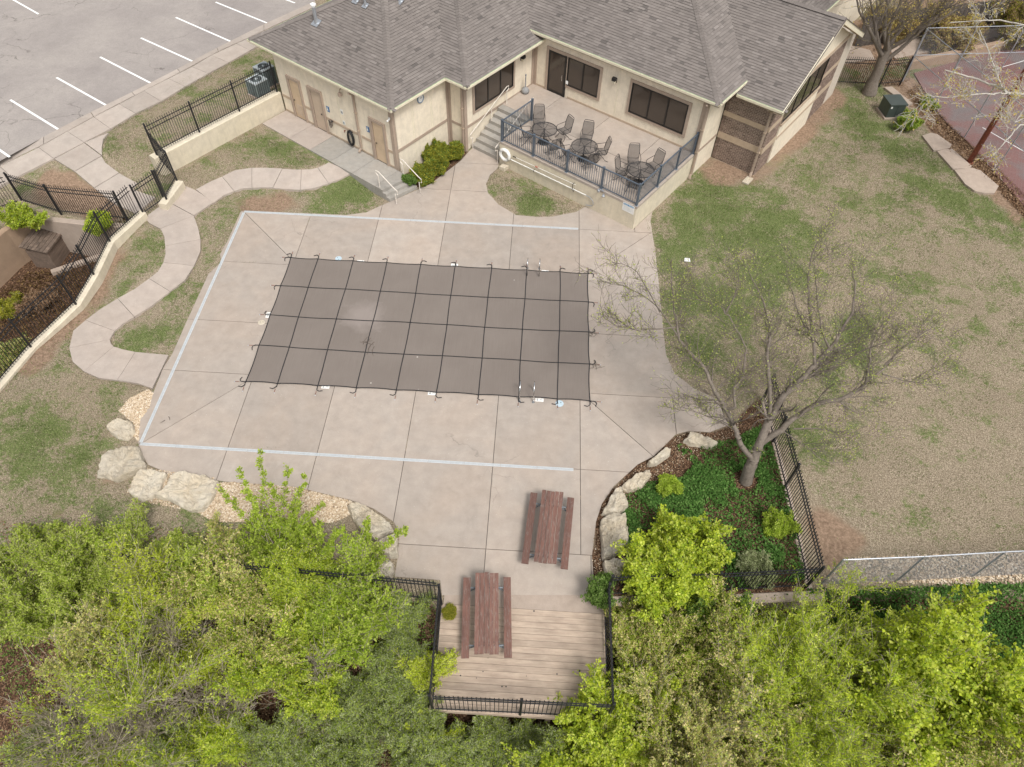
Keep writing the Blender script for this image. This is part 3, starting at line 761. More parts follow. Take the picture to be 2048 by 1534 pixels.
for k, (ys_, sgn, lab) in enumerate(((15.5, 1, "pair of stainless ladder rails standing at the south edge of the cover"), (22.62, -1, "pair of stainless ladder rails standing at the north edge of the cover"))):
    t = empty("ladder_rails", (-.14, ys_, 0), 0, lab, "ladder", "pool ladder rails")
    for s in (-.01, .50):
        m = MB(); m.tube([(s, 0, 0), (s, 0, .45), (s, sgn * .05, .6), (s, sgn * .17, .72), (s, sgn * .33, .74), (s, sgn * .45, .66), (s, sgn * .5, .5), (s, sgn * .5, .05)], .021, 8)
        m.build("rail", M_chrome, t, smooth=True)
        MB().lathe([(.06, .0), (.05, .014), (.025, .018)], 14, (s, 0, 0)).build("flange", M_chrome, t)

# weeds in the joints
def weed(u, v, L, lab, n=26):
    p = P(u, v, 0); m = MB(); rr = random.Random(int(u))
    for k in range(n):
        x = p[0] + rr.uniform(-L, L); y = p[1] + rr.gauss(0, .025); a = rr.uniform(0, 6.3); h = rr.uniform(.02, .07)
        m.add([(x, y, -.02), (x + .012 * math.cos(a), y + .012 * math.sin(a), -.02), (x + .04 * math.cos(a + 1), y + .04 * math.sin(a + 1), h)], [(0, 1, 2)])
    tag(m.build("joint_weeds", plain("weed_green", (.09, .12, .035), .8)), lab, "weeds", kind='stuff')
weed(495, 524, .35, "line of small weeds in the deck joint left of the pool cover's north corner"); weed(1328, 465, .3, "weeds and dirt in the joint off the corner of the terrace"); weed(530, 895, .5, "small weeds along the drain strip above the tall shoots")

# ------------------------------------------------------------------ the building (local frame a, b, z)
bld = empty("clubhouse", (OX, OY, 0), TH, "long cream stucco clubhouse under a brown shingled hip roof", "building")
m = MB()
LWALL = [(-18.7, -4.0), (-10.75, -4.0), (-10.75, -.25), (-9.72, -.25), (-9.72, 5.2), (.02, 5.2), (.02, 7.3)]
def wallrun(p, q, z0, z1, t=.2):
    """box just inside the line p-q (outside lies to the right of p->q)"""
    d = Vector((q[0] - p[0], q[1] - p[1])); L = d.length; d /= L; nrm = Vector((-d.y, d.x)) * t
    return [(p[0], p[1]), (q[0], q[1]), (q[0] + nrm.x, q[1] + nrm.y), (p[0] + nrm.x, p[1] + nrm.y)]
HT = [3.62, 3.62, 3.62, 3.62, 3.97, 3.97]
z0s = [.2, -.2, -.2, -.2, .9, -.2]
for i in range(6):
    p, q = LWALL[i], LWALL[i + 1]
    MB().prism(wallrun(p, q, 0, 0, .2 if i not in (1, 3, 5) else .197), z0s[i], HT[i] - .003 * i).build("wall", M_cream, bld)
MB().prism(wallrun((-18.7, 9), (-18.7, -3.79), 0, 0), .8, 3.6).build("wall", M_cream, bld)
# trims: boards proud of the wall
def board(p, q, z0, z1, w=.03, mat=None, name="trim_board"):
    d = Vector((q[0] - p[0], q[1] - p[1])); L = d.length; d /= L; n_ = Vector((d.y, -d.x)) * w
    MB().prism([(p[0], p[1]), (q[0], q[1]), (q[0] + n_.x, q[1] + n_.y), (p[0] + n_.x, p[1] + n_.y)], z0, z1).build(name, mat or M_trim, bld)
def bx(a0, a1, b0, b1, z0, z1, mat, name, par=None): return MB().box(a0, a1, b0, b1, z0, z1).build(name, mat, par or bld)
# door wing front, b = -4
for a0, a1 in ((-18.7, -17.97), (-16.98, -16.47), (-15.43, -13.2), (-12.98, -12.27), (-11.23, -10.9)): board((a0, -4), (a1, -4), 1.24, 1.38, .02, M_trimlight)
for a0, a1 in ((-18.7, -17.97), (-16.98, -16.47), (-15.43, -12.27), (-11.23, -10.9)): board((a0, -4), (a1, -4), PLAT + .002, PLAT + .1, .015, M_trimlight, "base_board")
board((-10.9, -4.003), (-10.75, -4.003), .1, 3.6, .035); board((-10.747, -4.035), (-10.747, -3.87), -.1, 3.6, .033)
board((-10.745, -3.86), (-10.745, -.42), 1.30, 1.45, .022); board((-10.744, -.40), (-10.744, -.25), -.1, 3.6, .03)
board((-10.71, -.252), (-10.57, -.252), -.1, 3.6, .03); board((-10.56, -.252), (-9.93, -.252), 1.24, 1.38, .02)
board((-9.92, -.253), (-9.72, -.253), -.1, 3.6, .035); board((-9.717, -.285), (-9.717, -.1), -.1, 3.6, .03)
board((-9.716, -.09), (-9.716, 4.98), 1.17, 1.31, .02); board((-9.715, 5.02), (-9.715, 5.17), 1.2, 3.7, .03); board((-9.68, 5.197), (-9.5, 5.197), 1.2, 3.7, .028)
board((-9.49, 5.198), (-8.93, 5.198), 1.252, 1.35, .018, M_trimlight, "base_board"); board((-7.5, 5.198), (-.2, 5.198), 1.252, 1.35, .018, M_trimlight, "base_board")
board((-.2, 5.196), (.02, 5.196), .0, 3.9, .035); board((.023, 5.16), (.023, 5.4), .0, 3.9, .03)
board((.023, 5.41), (.023, 7.2), 1.2, 1.34, .02)
# panel battens (thin vertical joints standing proud)
for a in (-18.02, -16.78, -15.58, -14.36, -11.92): board((a, -4), (a + .03, -4), 2.72 if a in (-18.02, -16.78, -11.92) else 1.39, 3.6, .008, M_fascia, "batten")
for b_ in (-2.75, -1.5): 
    for d_ in (0, .1): board((-10.75, b_ + d_), (-10.75, b_ + .025 + d_), 1.46, 3.6, .008, M_fascia, "batten")
    board((-10.75, b_ + .05), (-10.75, b_ + .08), .1, 1.29, .008, M_fascia, "batten")
for a in (-7.1, -5.9, -4.67, -3.43, -2.2, -1.0): board((a, 5.2), (a + .03, 5.2), 3.58, 3.95, .008, M_fascia, "batten")
for a in (-7.1, -5.9, -3.43, -2.2, -1.0): board((a, 5.2), (a + .03, 5.2), 1.36, 1.74, .008, M_fascia, "batten")
board((-4.67, 5.2), (-4.64, 5.2), 1.36, 3.57, .008, M_fascia, "batten")
# windows
def window(kind, p, c0, c1, z0, z1, npane, trim=.14, sill=True, label=None):
    """kind 'b': in a wall of constant b (outside toward -b); kind 'a': constant a (outside toward +a)"""
    def B(x0, x1, d0, d1, za, zb):
        if kind == 'b': return MB().box(x0, x1, p - d1, p - d0, za, zb)
        return MB().box(p + d0, p + d1, x0, x1, za, zb)
    w = MB(); 
    fr = link("window", B(c0, c1, .002, .012, z0, z1).mesh("window", M_frame), bld)
    if label: fr['label'] = label
    for x0, x1, za, zb in ((c0 - trim, c1 + trim, z1, z1 + trim), (c0 - trim, c1 + trim, z0 - trim, z0), (c0 - trim, c0, z0, z1), (c1, c1 + trim, z0, z1)):
        link("casing", B(x0, x1, .001, .045, za, zb).mesh("casing", M_trim), fr)
    f = .045
    for x0, x1, za, zb in ((c0, c1, z1 - f, z1), (c0, c1, z0, z0 + f), (c0, c0 + f, z0 + f, z1 - f), (c1 - f, c1, z0 + f, z1 - f)):
        link("frame", B(x0 + .001, x1 - .001, .013, .055, za, zb).mesh("frame", M_frame), fr)
    pw = (c1 - c0 - 2 * f) / npane
    for i in range(npane):
        x0 = c0 + f + i * pw
        link("pane", B(x0 + .02, x0 + pw - .02, .0125, .02, z0 + f, z1 - f).mesh("pane", M_glass), fr)
        if i: link("mullion", B(x0 - .03, x0 + .03, .02, .05, z0 + f, z1 - f).mesh("mullion", M_frame), fr)
    return fr
window('a', -9.72, .48, 3.46, 1.87, 3.24, 3)
window('b', 5.2, -7.6, -5.73, 1.95, 3.40, 2)
window('b', 5.2, -3.88, -.86, 1.93, 3.43, 3)
dr = bx(-8.77, -7.66, 5.15, 5.198, 1.252, 3.40, M_frame, "glass_door")
for a0, a1, za, zb in ((-8.91, -8.77, 1.25, 3.54), (-8.77, -7.74, 3.40, 3.54)): bx(a0, a1, 5.14, 5.199, za, zb, M_trim, "casing", dr)
bx(-8.66, -7.77, 5.143, 5.149, 1.40, 3.30, M_glass, "pane", dr); bx(-7.76, -7.67, 5.12, 5.149, 1.26, 3.39, M_frame, "stile", dr)
MB().tube([(-7.85, 5.14, 2.1), (-7.85, 5.09, 2.1), (-7.85, 5.09, 2.4), (-7.85, 5.14, 2.4)], .014, 6).build("handle", M_chrome, dr)
bx(-7.62, -7.48, 5.130, 5.1325, 2.02, 2.2, M_line, "notice", dr)
# solid doors
def door(a0, a1, t0, t1, mat, louv, hx, lab):
    d = bx(a0, a1, -4.03, -4.001, PLAT + .03, 2.52, mat, "door")
    d['label'] = lab
    for x0, x1, za, zb, dd in ((t0, a0, PLAT, 2.66, .09), (a1, t1, PLAT, 2.66, .09), (a0, a1, 2.52, 2.66, .09)): bx(x0 + .001, x1 - .001, -4 - dd, -4.0005, za, zb, M_trim, "casing", d)
    bx(a0, a1, -4.034, -4.0, PLAT + .001, PLAT + .028, M_black, "threshold", d)
    bx(a0 - .001, a0 + .014, -4.033, -4.0, PLAT + .03, 2.52, M_black, "jamb_gap", d)
    h = MB(); h.tube([(hx, -4.03, 1.42), (hx, -4.08, 1.42), (hx + .1, -4.09, 1.42)], .016, 6); h.lathe([(.03, -.004), (.03, .004)], 10, (hx, -4.033, 1.42)); h.build("handle", M_black, d)
    if louv:
        for k in range(7): 
            m = MB(); m.add([(a0 + .14, -4.031, .72 + .085 * k), (a1 - .14, -4.031, .72 + .085 * k), (a1 - .14, -4.055, .67 + .085 * k), (a0 + .14, -4.055, .67 + .085 * k), (a0 + .14, -4.031, .655 + .085 * k), (a1 - .14, -4.031, .655 + .085 * k)],
                            [(0, 1, 2, 3), (3, 2, 5, 4), (0, 3, 4), (1, 5, 2)]); m.build("louver", M_trimlight, d)
door(-17.83, -17.09, -17.96, -16.99, M_door, True, -17.72, "tan door with a louvred vent at its foot")
door(-16.28, -15.55, -16.46, -15.44, M_doorpink, False, -15.72, "dull pinkish tan door without a vent")
door(-12.08, -11.36, -12.26, -11.24, M_door, False, -11.96, "tan door nearest the corner of the building")
# downspouts
def spout(pts, lab=None, w=.09):
    s = MB()
    for p, q in zip(pts[:-1], pts[1:]): s.bar(p, q, w, w * .8, (0, -1, 0) if abs(pts[0][2] - pts[-1][2]) > 1 else (0, 0, 1))
    o = s.build("downspout", M_trim, bld)
    for z in (.33, .66): 
        c = Vector(pts[1]).lerp(Vector(pts[2]), z); MB().box(c.x - .07, c.x + .07, c.y - .05, c.y + .06, c.z - .02, c.z + .02).build("strap", M_trimlight, o)
    return o
spout([(-13.1, -4.3, 3.58), (-13.1, -4.07, 3.45), (-13.1, -4.07, PLAT + .2), (-13.1, -4.25, PLAT + .06)])
spout([(-9.83, -.62, 3.58), (-9.8, -.34, 3.4), (-9.8, -.34, .15), (-9.8, -.5, .04)])
spout([(.08, 4.9, 3.9), (.08, 5.1, 3.75), (.08, 5.1, .2), (.14, 4.9, .05)])
spout([(2.2, 6.85, 3.6), (2.3, 7.16, 3.4), (2.3, 7.16, .2), (2.36, 6.9, .06)])
# brick wing with bands
M_brick = tonemat("brown_brick", [(0, (.13, .09, .07)), (.5, (.205, .145, .115)), (1, (.29, .215, .175))])
M_mortar = plain("mortar", (.56, .49, .41), .95)
MB().prism([(.22, 7.32), (2.40, 7.32), (2.40, 17), (.22, 17)], -.2, 3.6).build("mortar_core", M_mortar, bld)
def bricks(kind, p, c0, c1, z0, z1, name="brick_course"):
    m = MB(); h = .0735; r = 0; z = z0
    while z < z1 - .03:
        x = c0 - (.107 if r % 2 else 0)
        while x < c1:
            x0, x1 = max(x, c0), min(x + .197, c1)
            if x1 - x0 > .03:
                t = min(1, max(0, random.gauss(.5, .22)))
                d = random.uniform(.012, .016)
                if kind == 'b': m.box(x0, x1, p - d, p, z, min(z + .056, z1), t)
                else: m.box(p, p + d, x0, x1, z, min(z + .056, z1), t)
            x += .213
        z += h; r += 1
    return tag(m.build(name, M_brick, bld), kind='stuff')
for z0, z1 in ((0, 1.14), (1.48, 2.32), (2.58, 3.6)):
    bricks('b', 7.32, .06, 2.40, z0, z1); bricks('a', 2.40, 7.32, 8.7, z0, z1); bricks('a', 2.40, 13.25, 15.6, z0, z1)
for z0, z1 in ((1.15, 1.47), (2.33, 2.57)):
    bx(.06, 2.432, 7.288, 7.32, z0, z1, M_trimlight, "stone_band"); bx(2.401, 2.43, 7.322, 8.7, z0, z1, M_trimlight, "stone_band"); bx(2.401, 2.43, 13.25, 15.6, z0, z1, M_trimlight, "stone_band")
bx(2.20, 2.47, 8.71, 13.24, -.1, 2.0, M_cream, "side_panel"); bx(2.471, 2.50, 8.72, 13.23, 1.28, 1.42, M_trimlight, "trim_board"); bx(2.20, 2.52, 8.70, 13.25, 2.0, 2.1, M_trimlight, "sill")
wz = window('a', 2.41, 8.75, 13.2, 2.11, 3.66, 4, .02)
gm_ = MB(); gm_.add([(2.41, 6.95, 3.6), (2.41, 16.2, 3.6), (2.41, 11.58, 5.93), (2.2, 6.95, 3.6), (2.2, 16.2, 3.6), (2.2, 11.58, 5.93)], [(0, 1, 2), (3, 5, 4), (0, 3, 4, 1), (1, 4, 5, 2), (2, 5, 3, 0)])
gm_.build("gable_wall", M_cream, bld)
bx(2.411, 2.44, 7.6, 15.6, 3.69, 3.86, M_trimlight, "trim_board")

# ------------------------------------------------------------------ roof
PT = .5
class Blk:
    """hip or gable block: rectangle a0..a1, b0..b1, eave height, which sides slope"""
    def __init__(s, a0, a1, b0, b1, ze, sides='fblr'):
        s.r = (a0, a1, b0, b1); s.ze = ze; s.pl = []
        # plane z = ze + PT * (n.x*a + n.y*b + c)
        if 'f' in sides: s.pl.append(((0, 1), -b0, 'f'))
        if 'b' in sides: s.pl.append(((0, -1), b1, 'b'))
        if 'r' in sides: s.pl.append(((-1, 0), a1, 'r'))
        if 'l' in sides: s.pl.append(((1, 0), -a0, 'l'))
    def h(s, a, b):
        a0, a1, b0, b1 = s.r
        if not (a0 <= a <= a1 and b0 <= b <= b1): return -1
        return s.ze + PT * min(n[0] * a + n[1] * b + c for n, c, _ in s.pl)
    def face(s, k):
        a0, a1, b0, b1 = s.r; poly = [(a0, b0), (a1, b0), (a1, b1), (a0, b1)]
        n, c, _ = s.pl[k]
        for j, (m_, d, _) in enumerate(s.pl):
            if j == k: continue
            poly = clip(poly, (n[0] - m_[0], n[1] - m_[1]), d - c)
            if len(poly) < 3: return []
        return poly
BL = [Blk(-20.0, -10.45, -4.23, 16, 3.8), Blk(-18.9, -9.15, -.69, 16, 3.8), Blk(-24, .60, 4.95, 32, 4.15), Blk(-6, 2.87, 6.86, 16.3, 3.8, 'fb')]
roof = None
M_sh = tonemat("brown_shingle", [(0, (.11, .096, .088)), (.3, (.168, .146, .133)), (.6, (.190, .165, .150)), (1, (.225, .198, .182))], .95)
M_under = plain("shingle_underlay", (.11, .09, .085), .95)
um = MB(); sh = MB(); edge = MB()
for bi, B in enumerate(BL):
    for k, (n, c, sd_) in enumerate(B.pl):
        poly = B.face(k)
        if len(poly) < 3: continue
        z = lambda a, b: B.ze + PT * (n[0] * a + n[1] * b + c)
        um.add([(a, b, z(a, b) - .02) for a, b in poly], [tuple(range(len(poly)))])
        if sd_ in 'bl' and bi != 0: continue
        # courses: run along the eave direction t, climbing along n
        t = (-n[1], n[0]); tmin = min(p[0] * t[0] + p[1] * t[1] for p in poly); tmax = max(p[0] * t[0] + p[1] * t[1] for p in poly)
        s0 = -c; smax = max(p[0] * n[0] + p[1] * n[1] for p in poly)
        ex = .128; r = 0; s_ = s0 - .03
        while s_ < smax:
            x = tmin - random.uniform(0, .3)
            while x < tmax:
                w = random.choice([.17, .23, .3, .36]); tone = min(1, max(0, random.gauss(.48, .2)))
                mx_, my_ = (x + w / 2) * t[0] + (s_ + ex / 2) * n[0], (x + w / 2) * t[1] + (s_ + ex / 2) * n[1]
                if -21 < mx_ < 4 and my_ < 22:
                    zc = z(mx_, my_)
                    if max((o.h(mx_, my_) for o in BL if o is not B), default=-1) < zc + .1:
                        q = [(x * t[0] + s_ * n[0], x * t[1] + s_ * n[1]), ((x + w) * t[0] + s_ * n[0], (x + w) * t[1] + s_ * n[1]),
                             ((x + w) * t[0] + (s_ + ex) * n[0], (x + w) * t[1] + (s_ + ex) * n[1]), (x * t[0] + (s_ + ex) * n[0], x * t[1] + (s_ + ex) * n[1])]
                        big = [(p[0], p[1]) for p in poly]
                        if s_ < s0: q = [(p[0], p[1]) for p in q]
                        else: q = clipconvex(q, big)
                        if len(q) > 2 and area(q) > .001:
                            hh = random.uniform(.014, .026)
                            top = []
                            for a, b_ in q:
                                u_ = (a * n[0] + b_ * n[1] - s_) / ex
                                top.append((a, b_, z(a, b_) + hh * (1 - u_) + .002))
                            sh.add(top, [tuple(range(len(top)))], tone)
                            # butt edge
                            lo = [p for p in top if abs(p[0] * n[0] + p[1] * n[1] - s_) < 1e-4]
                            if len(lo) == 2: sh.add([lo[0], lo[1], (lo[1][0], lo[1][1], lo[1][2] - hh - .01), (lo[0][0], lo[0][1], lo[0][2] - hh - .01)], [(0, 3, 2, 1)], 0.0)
                x += w
            s_ += ex; r += 1
roof = um.build("roof", M_under, bld)
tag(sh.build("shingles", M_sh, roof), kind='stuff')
# bent cap shingles along the hips and the ridge
capm = []
for k in range(6):
    m = MB(); h_ = .16
    tv = [.35, .45, .55, .65, .5, .8][k]
    # local: x along the hip (up), y across
    m.add([(0, -h_, -.055), (0, 0, .03), (0, h_, -.055), (.24, -h_, -.075), (.24, 0, .008), (.24, h_, -.075), (0, -h_, -.085), (0, 0, -.005), (0, h_, -.085)], [(0, 1, 4, 3), (1, 2, 5, 4), (0, 6, 7, 1), (1, 7, 8, 2)], tv)
    capm.append(m.mesh("ridge_cap", M_sh))
def caps(p, q, step=.165):
    p = Vector(p); q = Vector(q); d = (q - p); L = d.length; d.normalize()
    ang = math.atan2(d.y, d.x); el = -math.atan2(d.z, math.hypot(d.x, d.y))
    for i in range(int(L / step)):
        c = p + d * (i * step)
        link("ridge_cap", random.choice(capm), roof, c + Vector((0, 0, .045)), (0, el, ang))
def hip(a, b, sa, sb, t1, ze): caps((a, b, ze), (a + sa * t1, b + sb * t1, ze + PT * t1))
hip(-10.45, -4.23, -1, 1, 4.775, 3.8); hip(-9.15, -.69, -1, 1, 4.87, 3.8); hip(.60, 4.95, -1, 1, 8.0, 4.15); hip(-20.0, -4.23, 1, 1, 4.775, 3.8)
caps((2.87, 11.58, 6.16), (-3.3, 11.58, 6.16))
# fascias, gutters, drip edges, soffits
def eave(p, q, ze, soff=.42, ext=0.0):
    d = Vector((q[0] - p[0], q[1] - p[1])); L = d.length; d /= L; o = Vector((d.y, -d.x)); P0 = Vector((p[0], p[1])); Q0 = Vector((q[0], q[1]))
    def slab_(o0, o1, z0, z1, nm, mt, e=0.0, par=None):
        a = P0 + o * o0 - d * e; b = Q0 + o * o0 + d * e; c = Q0 + o * o1 + d * e; dd = P0 + o * o1 - d * e
        return MB().prism([tuple(a), tuple(b), tuple(c), tuple(dd)], z0, z1).build(nm, mt, par or bld)
    slab_(-.03, .0, ze - .20, ze - .015, "fascia", M_trim)
    slab_(.001, .085, ze - .115, ze - .012, "gutter", M_fascia, ext)
    slab_(-.03, .055, ze - .0115, ze + .004, "drip_edge", M_gutter, ext)
    slab_(-soff, -.031, ze - .2, ze - .18, "soffit", M_fascia)
eave((-20.0, -4.23), (-10.45, -4.23), 3.8, .25, .085); eave((-10.45, -4.23), (-10.45, -.69), 3.8, .3)
eave((-10.45, -.69), (-9.15, -.69), 3.8, .43); eave((-9.15, -.69), (-9.15, 5.25), 3.8, .56)
eave((-10.2, 4.95), (.60, 4.95), 4.15, .3); eave((.60, 4.95), (.60, 7.55), 4.15, .55); eave((.60, 6.86), (2.87, 6.86), 3.8, .45)
eave((-20.0, 16), (-20.0, -4.23), 3.8, 1.2)
for y0, y1, z0, z1 in ((6.8, 11.58, 3.76, 6.15), (16.36, 11.58, 3.76, 6.15)):
    m = MB(); m.bar((2.88, y0, z0 - .09), (2.88, y1, z1 - .09), .04, .24); m.build("rake_board", M_fascia, bld)
    m = MB(); m.bar((2.9, y0, z0 + .025), (2.9, y1, z1 + .035), .07, .02); m.build("drip_edge", M_under, bld)
    m = MB(); m.add([(2.44, y0, z0 - .17), (2.86, y0, z0 - .17), (2.86, y1, z1 - .17), (2.44, y1, z1 - .17)], [(0, 1, 2, 3)]); m.build("soffit", M_trimlight, bld)
eave((.60, 15.65), (.60, 31), 4.15, .55)
MB().box(-.2, .02, 16.8, 31, 0, 3.95).build("wall", M_cream, bld)
# roof vents, placed where their feet stand on the slopes
def on_roof(u, v):
    lo = None
    for z in np.arange(3.6, 9.5, .01):
        x, y, _ = P(u, v, z); a, b = AB(x, y); h = max(o.h(a, b) for o in BL)
        if abs(h - z) < .02: lo = (a, b, z)
        if lo and h < z - .1: break
    return lo
for (u, v), r, H, lab in (((633, 46), .085, .75, "tall galvanised vent pipe with a rain cap on the west roof slope"), ((731, 12), .06, .45, "small vent pipe on the upper west roof slope, right of a pair"), ((712, 2), .07, .3, "small vent pipe on the upper west roof slope, left of a pair"), ((800, 2), .08, .25, "low vent flashing beyond the first hip of the roof")):
    p = on_roof(u, v)
    if not p: continue
    w_ = W(p[0], p[1]); t = empty("roof_vent", (w_[0], w_[1], p[2]), TH, lab, "vent", "vents on the clubhouse roof")
    m = MB(); m.box(-r * 2.4, r * 2.4, -r * 2.4, r * 2.4, .02, .045); o = m.build("flashing", M_steel, t); o.rotation_euler = (math.atan(PT), 0, 0)
    MB().lathe([(r * 1.3, -.02), (r * 1.1, .12), (r, .2), (r, H)], 14).build("pipe", M_steel, t, smooth=False)
    MB().lathe([(r * 1.1, H), (r * 1.1, H + .05), (r * 1.5, H + .07), (r * 1.5, H + .13), (r * .5, H + .17)], 14).build("rain_cap", M_line if H > .5 else M_steel, t)

# ------------------------------------------------------------------ things fixed to the walls
def wl(name, a, b, z, label, cat, group=None):
    w_ = W(a, b); return empty(name, (w_[0], w_[1], z), TH, label, cat, group)
for a, b, z, sgn, lab in ((-4.86, 5.2, 3.2, 'b', "black wall lamp between the terrace window and the glass door"), (-9.72, 4.15, 3.05, 'a', "black wall lamp high beside the window above the terrace steps")):
    t = wl("wall_lamp", a, b, z, lab, "lamp", "black wall lamps")
    if sgn == 'a': t.rotation_euler = (0, 0, TH + math.pi / 2)
    MB().box(-.1, .1, -.03, 0, -.12, .12).build("back_plate", M_black, t)
    m = MB(); m.prism([(-.11, -.03), (.11, -.03), (.09, -.2), (-.09, -.2)], .0, .14); m.build("hood", M_black, t)
    MB().box(-.08, .08, -.16, -.035, -.12, -.002).build("lens", M_fascia, t)
t = wl("wall_clock", -10.75, -2.12, 3.27, "round blue rimmed wall clock under the eave above the yellow green hedge", "clock"); t.rotation_euler = (0, 0, TH + math.pi / 2)
t.rotation_euler[2] = TH
m = MB(); m.tube([(.04, .19 * math.cos(k * math.pi / 12), .19 * math.sin(k * math.pi / 12)) for k in range(24)], .03, 6, True); m.build("rim", plain("blue_grey_rim", (.16, .22, .29), .4), t)
m = MB(); m.add([(.045, .17 * math.cos(k * math.pi / 12), .17 * math.sin(k * math.pi / 12)) for k in range(24)], [tuple(range(24))]); m.build("dial", M_white, t)
m = MB(); m.bar((.05, 0, 0), (.05, .08, .05), .014, .006); m.bar((.05, 0, 0), (.05, -.05, .11), .01, .006); m.build("hands", M_black, t)
for a, z, w_, h_, lab in ((-15.19, 1.87, .2, .28, "blue restroom sign right of the pinkish door"), (-12.46, 1.9, .2, .28, "blue restroom sign left of the door nearest the corner")):
    t = wl("restroom_sign", a, -4.0, z, lab, "sign", "blue restroom signs")
    MB().box(-w_ / 2, w_ / 2, -.012, -.001, -h_ / 2, h_ / 2).build("plate", M_blue, t)
    m = MB(); m.lathe([(.028, 0), (.028, .004)], 12); o = m.build("pictogram_head", M_white, t, loc=(-.03, -.0125, .07), rot=(math.pi / 2, 0, 0))
    MB().box(-.07, .01, -.016, -.0125, -.09, .03).build("pictogram_body", M_white, t)
t = wl("paper_notice", -14.18, -4.0, 2.12, "small white notice on the wall above the coiled hose, beside the batten", "notice"); MB().box(-.09, .09, -.008, -.001, -.13, .13).build("sheet", M_white, t); MB().box(-.06, .06, -.0095, -.0085, -.09, .03).build("picture", M_grey, t)
t = wl("wall_sign", -14.12, -4.02, 1.58, "small green and white sign low on the wall just above the hose tap", "sign"); MB().box(-.08, .08, -.012, -.001, -.1, .1).build("plate", M_white, t); MB().box(-.06, .03, -.0135, -.0125, -.07, .05).build("emblem", M_acgrey, t)
t = wl("floodlight", -13.88, -4.0, 3.22, "small olive floodlight hanging under the eave above the hose", "lamp"); MB().tube([(0, -.01, .2), (0, -.12, .18), (0, -.16, .05)], .025, 6).build("arm", M_trim, t); MB().prism([(-.08, -.1), (.08, -.1), (.06, -.24), (-.06, -.24)], -.12, .05).build("head", M_trim, t)
t = wl("security_camera", -10.83, -4.04, 3.12, "small white security camera at the corner of the door wing", "camera"); MB().box(-.04, .04, -.05, 0, -.04, .06).build("bracket", M_white, t); MB().lathe([(.035, 0), (.04, .05), (.04, .13), (.03, .14)], 10).build("camera_body", M_white, t, loc=(0, -.05, -.03), rot=(math.radians(105), 0, 0))
# coiled hoses
def coil(name, a, z, R, n, mat, lab, sag_, cat="hose"):
    t = wl(name, a, -4.02, z, lab, cat)
    for i in range(n):
        rr = R * random.uniform(.75, 1.05); ph = random.uniform(0, 6)
        MB().tube([(rr * .55 * math.cos(k * math.pi / 10) + random.uniform(-.01, .01), -.05 - .022 * (i % 5), rr * math.sin(k * math.pi / 10) * 1.1 - sag_) for k in range(20)], .016, 5, True).build("hose_loop", mat, t)
    MB().box(-.12, .12, -.13, 0, R * .75, R * .85).build("hanger", M_black, t)
    return t
coil("garden_hose", -13.72, .98, .38, 12, M_rubber, "thick coil of black garden hose hanging by the downspout", .02)
coil("metal_hose_rack", -15.05, 1.2, .17, 5, M_bark, "thin brown coil of hose on a small rack right of the pinkish door", 0)
t = wl("water_tap", -14.13, -4.02, 1.15, "small brass tap on the wall left of the black hose", "tap"); MB().tube([(0, 0, 0), (0, -.08, 0), (0, -.1, -.06)], .018, 6).build("spout", M_rust, t); MB().lathe([(.035, .0), (.035, .01)], 8, (0, -.06, .03)).build("tap_wheel", M_rust, t)
# smoker's receptacle on the terrace
w_ = W(-9.45, 4.2, PZ); t = empty("smoking_receptacle", (w_[0], w_[1], PZ), 0, "grey bulb shaped cigarette receptacle with a thin neck in the terrace corner", "ash bin")
MB().lathe([(.14, 0), (.2, .05), (.21, .16), (.14, .27), (.05, .33)], 18).build("base", M_grey, t, smooth=True); MB().lathe([(.035, .33), (.03, .9), (.045, .93), (.04, 1.0)], 12).build("neck", M_grey, t)

# ------------------------------------------------------------------ on the terrace front wall
def ft(name, a, z, label, cat, group=None): return wl(name, a, 0, z, label, cat, group)
t = ft("life_ring", -7.37, .70, "white life ring hanging on the terrace wall by the steps", "life ring")
m = MB(); m.tube([(.265 * math.cos(k * math.pi / 14), -.07, .265 * math.sin(k * math.pi / 14)) for k in range(28)], .085, 8, True); m.build("ring", M_white, t, smooth=True)
m = MB(); m.box(-.03, .03, -.10, -.001, .16, .22); m.build("hook", M_steel, t)
t = ft("rescue_pole", -7.0, .60, "long white rescue pole with a curved shepherd's hook on the terrace wall", "rescue pole")
MB().tube([(0, -.06, 0), (4.4, -.06, .05)], .024, 8).build("shaft", M_white, t)
MB().tube([(4.4, -.06, .05), (4.62, -.06, .04), (4.78, -.06, -.06), (4.84, -.06, -.22), (4.78, -.06, -.36), (4.6, -.06, -.42), (4.45, -.06, -.46)], .02, 6).build("hook", M_steel, t)
for a in (1.4, 3.72): MB().tube([(a, 0, .06), (a, -.09, .05), (a, -.1, -.05), (a, -.06, -.07)], .012, 5).build("bracket", M_black, t)
t = ft("telescopic_pole", -6.9, .80, "thin pale pole with a red collar and a black end hanging above the rescue pole", "pole")
MB().tube([(0.2, -.05, .03), (3.7, -.05, .12)], .011, 6).build("shaft", M_white, t); MB().tube([(0, -.05, .025), (.2, -.05, .03)], .02, 6).build("grip", M_rubber, t); MB().tube([(1.35, -.05, .06), (1.5, -.05, .064)], .02, 6).build("collar", M_red, t)
t = ft("wall_hanger", -3.33, .82, "black hooked hanger sticking out of the terrace wall below the railing", "hook"); MB().tube([(0, 0, .14), (0, -.13, .12), (0, -.14, -.15), (0, -.1, -.22)], .014, 6).build("hook_rod", M_black, t)
t = ft("twin_spotlight", -1.8, 1.27, "pair of silvery spotlights on the terrace edge", "lamp")
MB().box(-.06, .06, -.05, .03, -.03, .0).build("mount", M_steel, t)
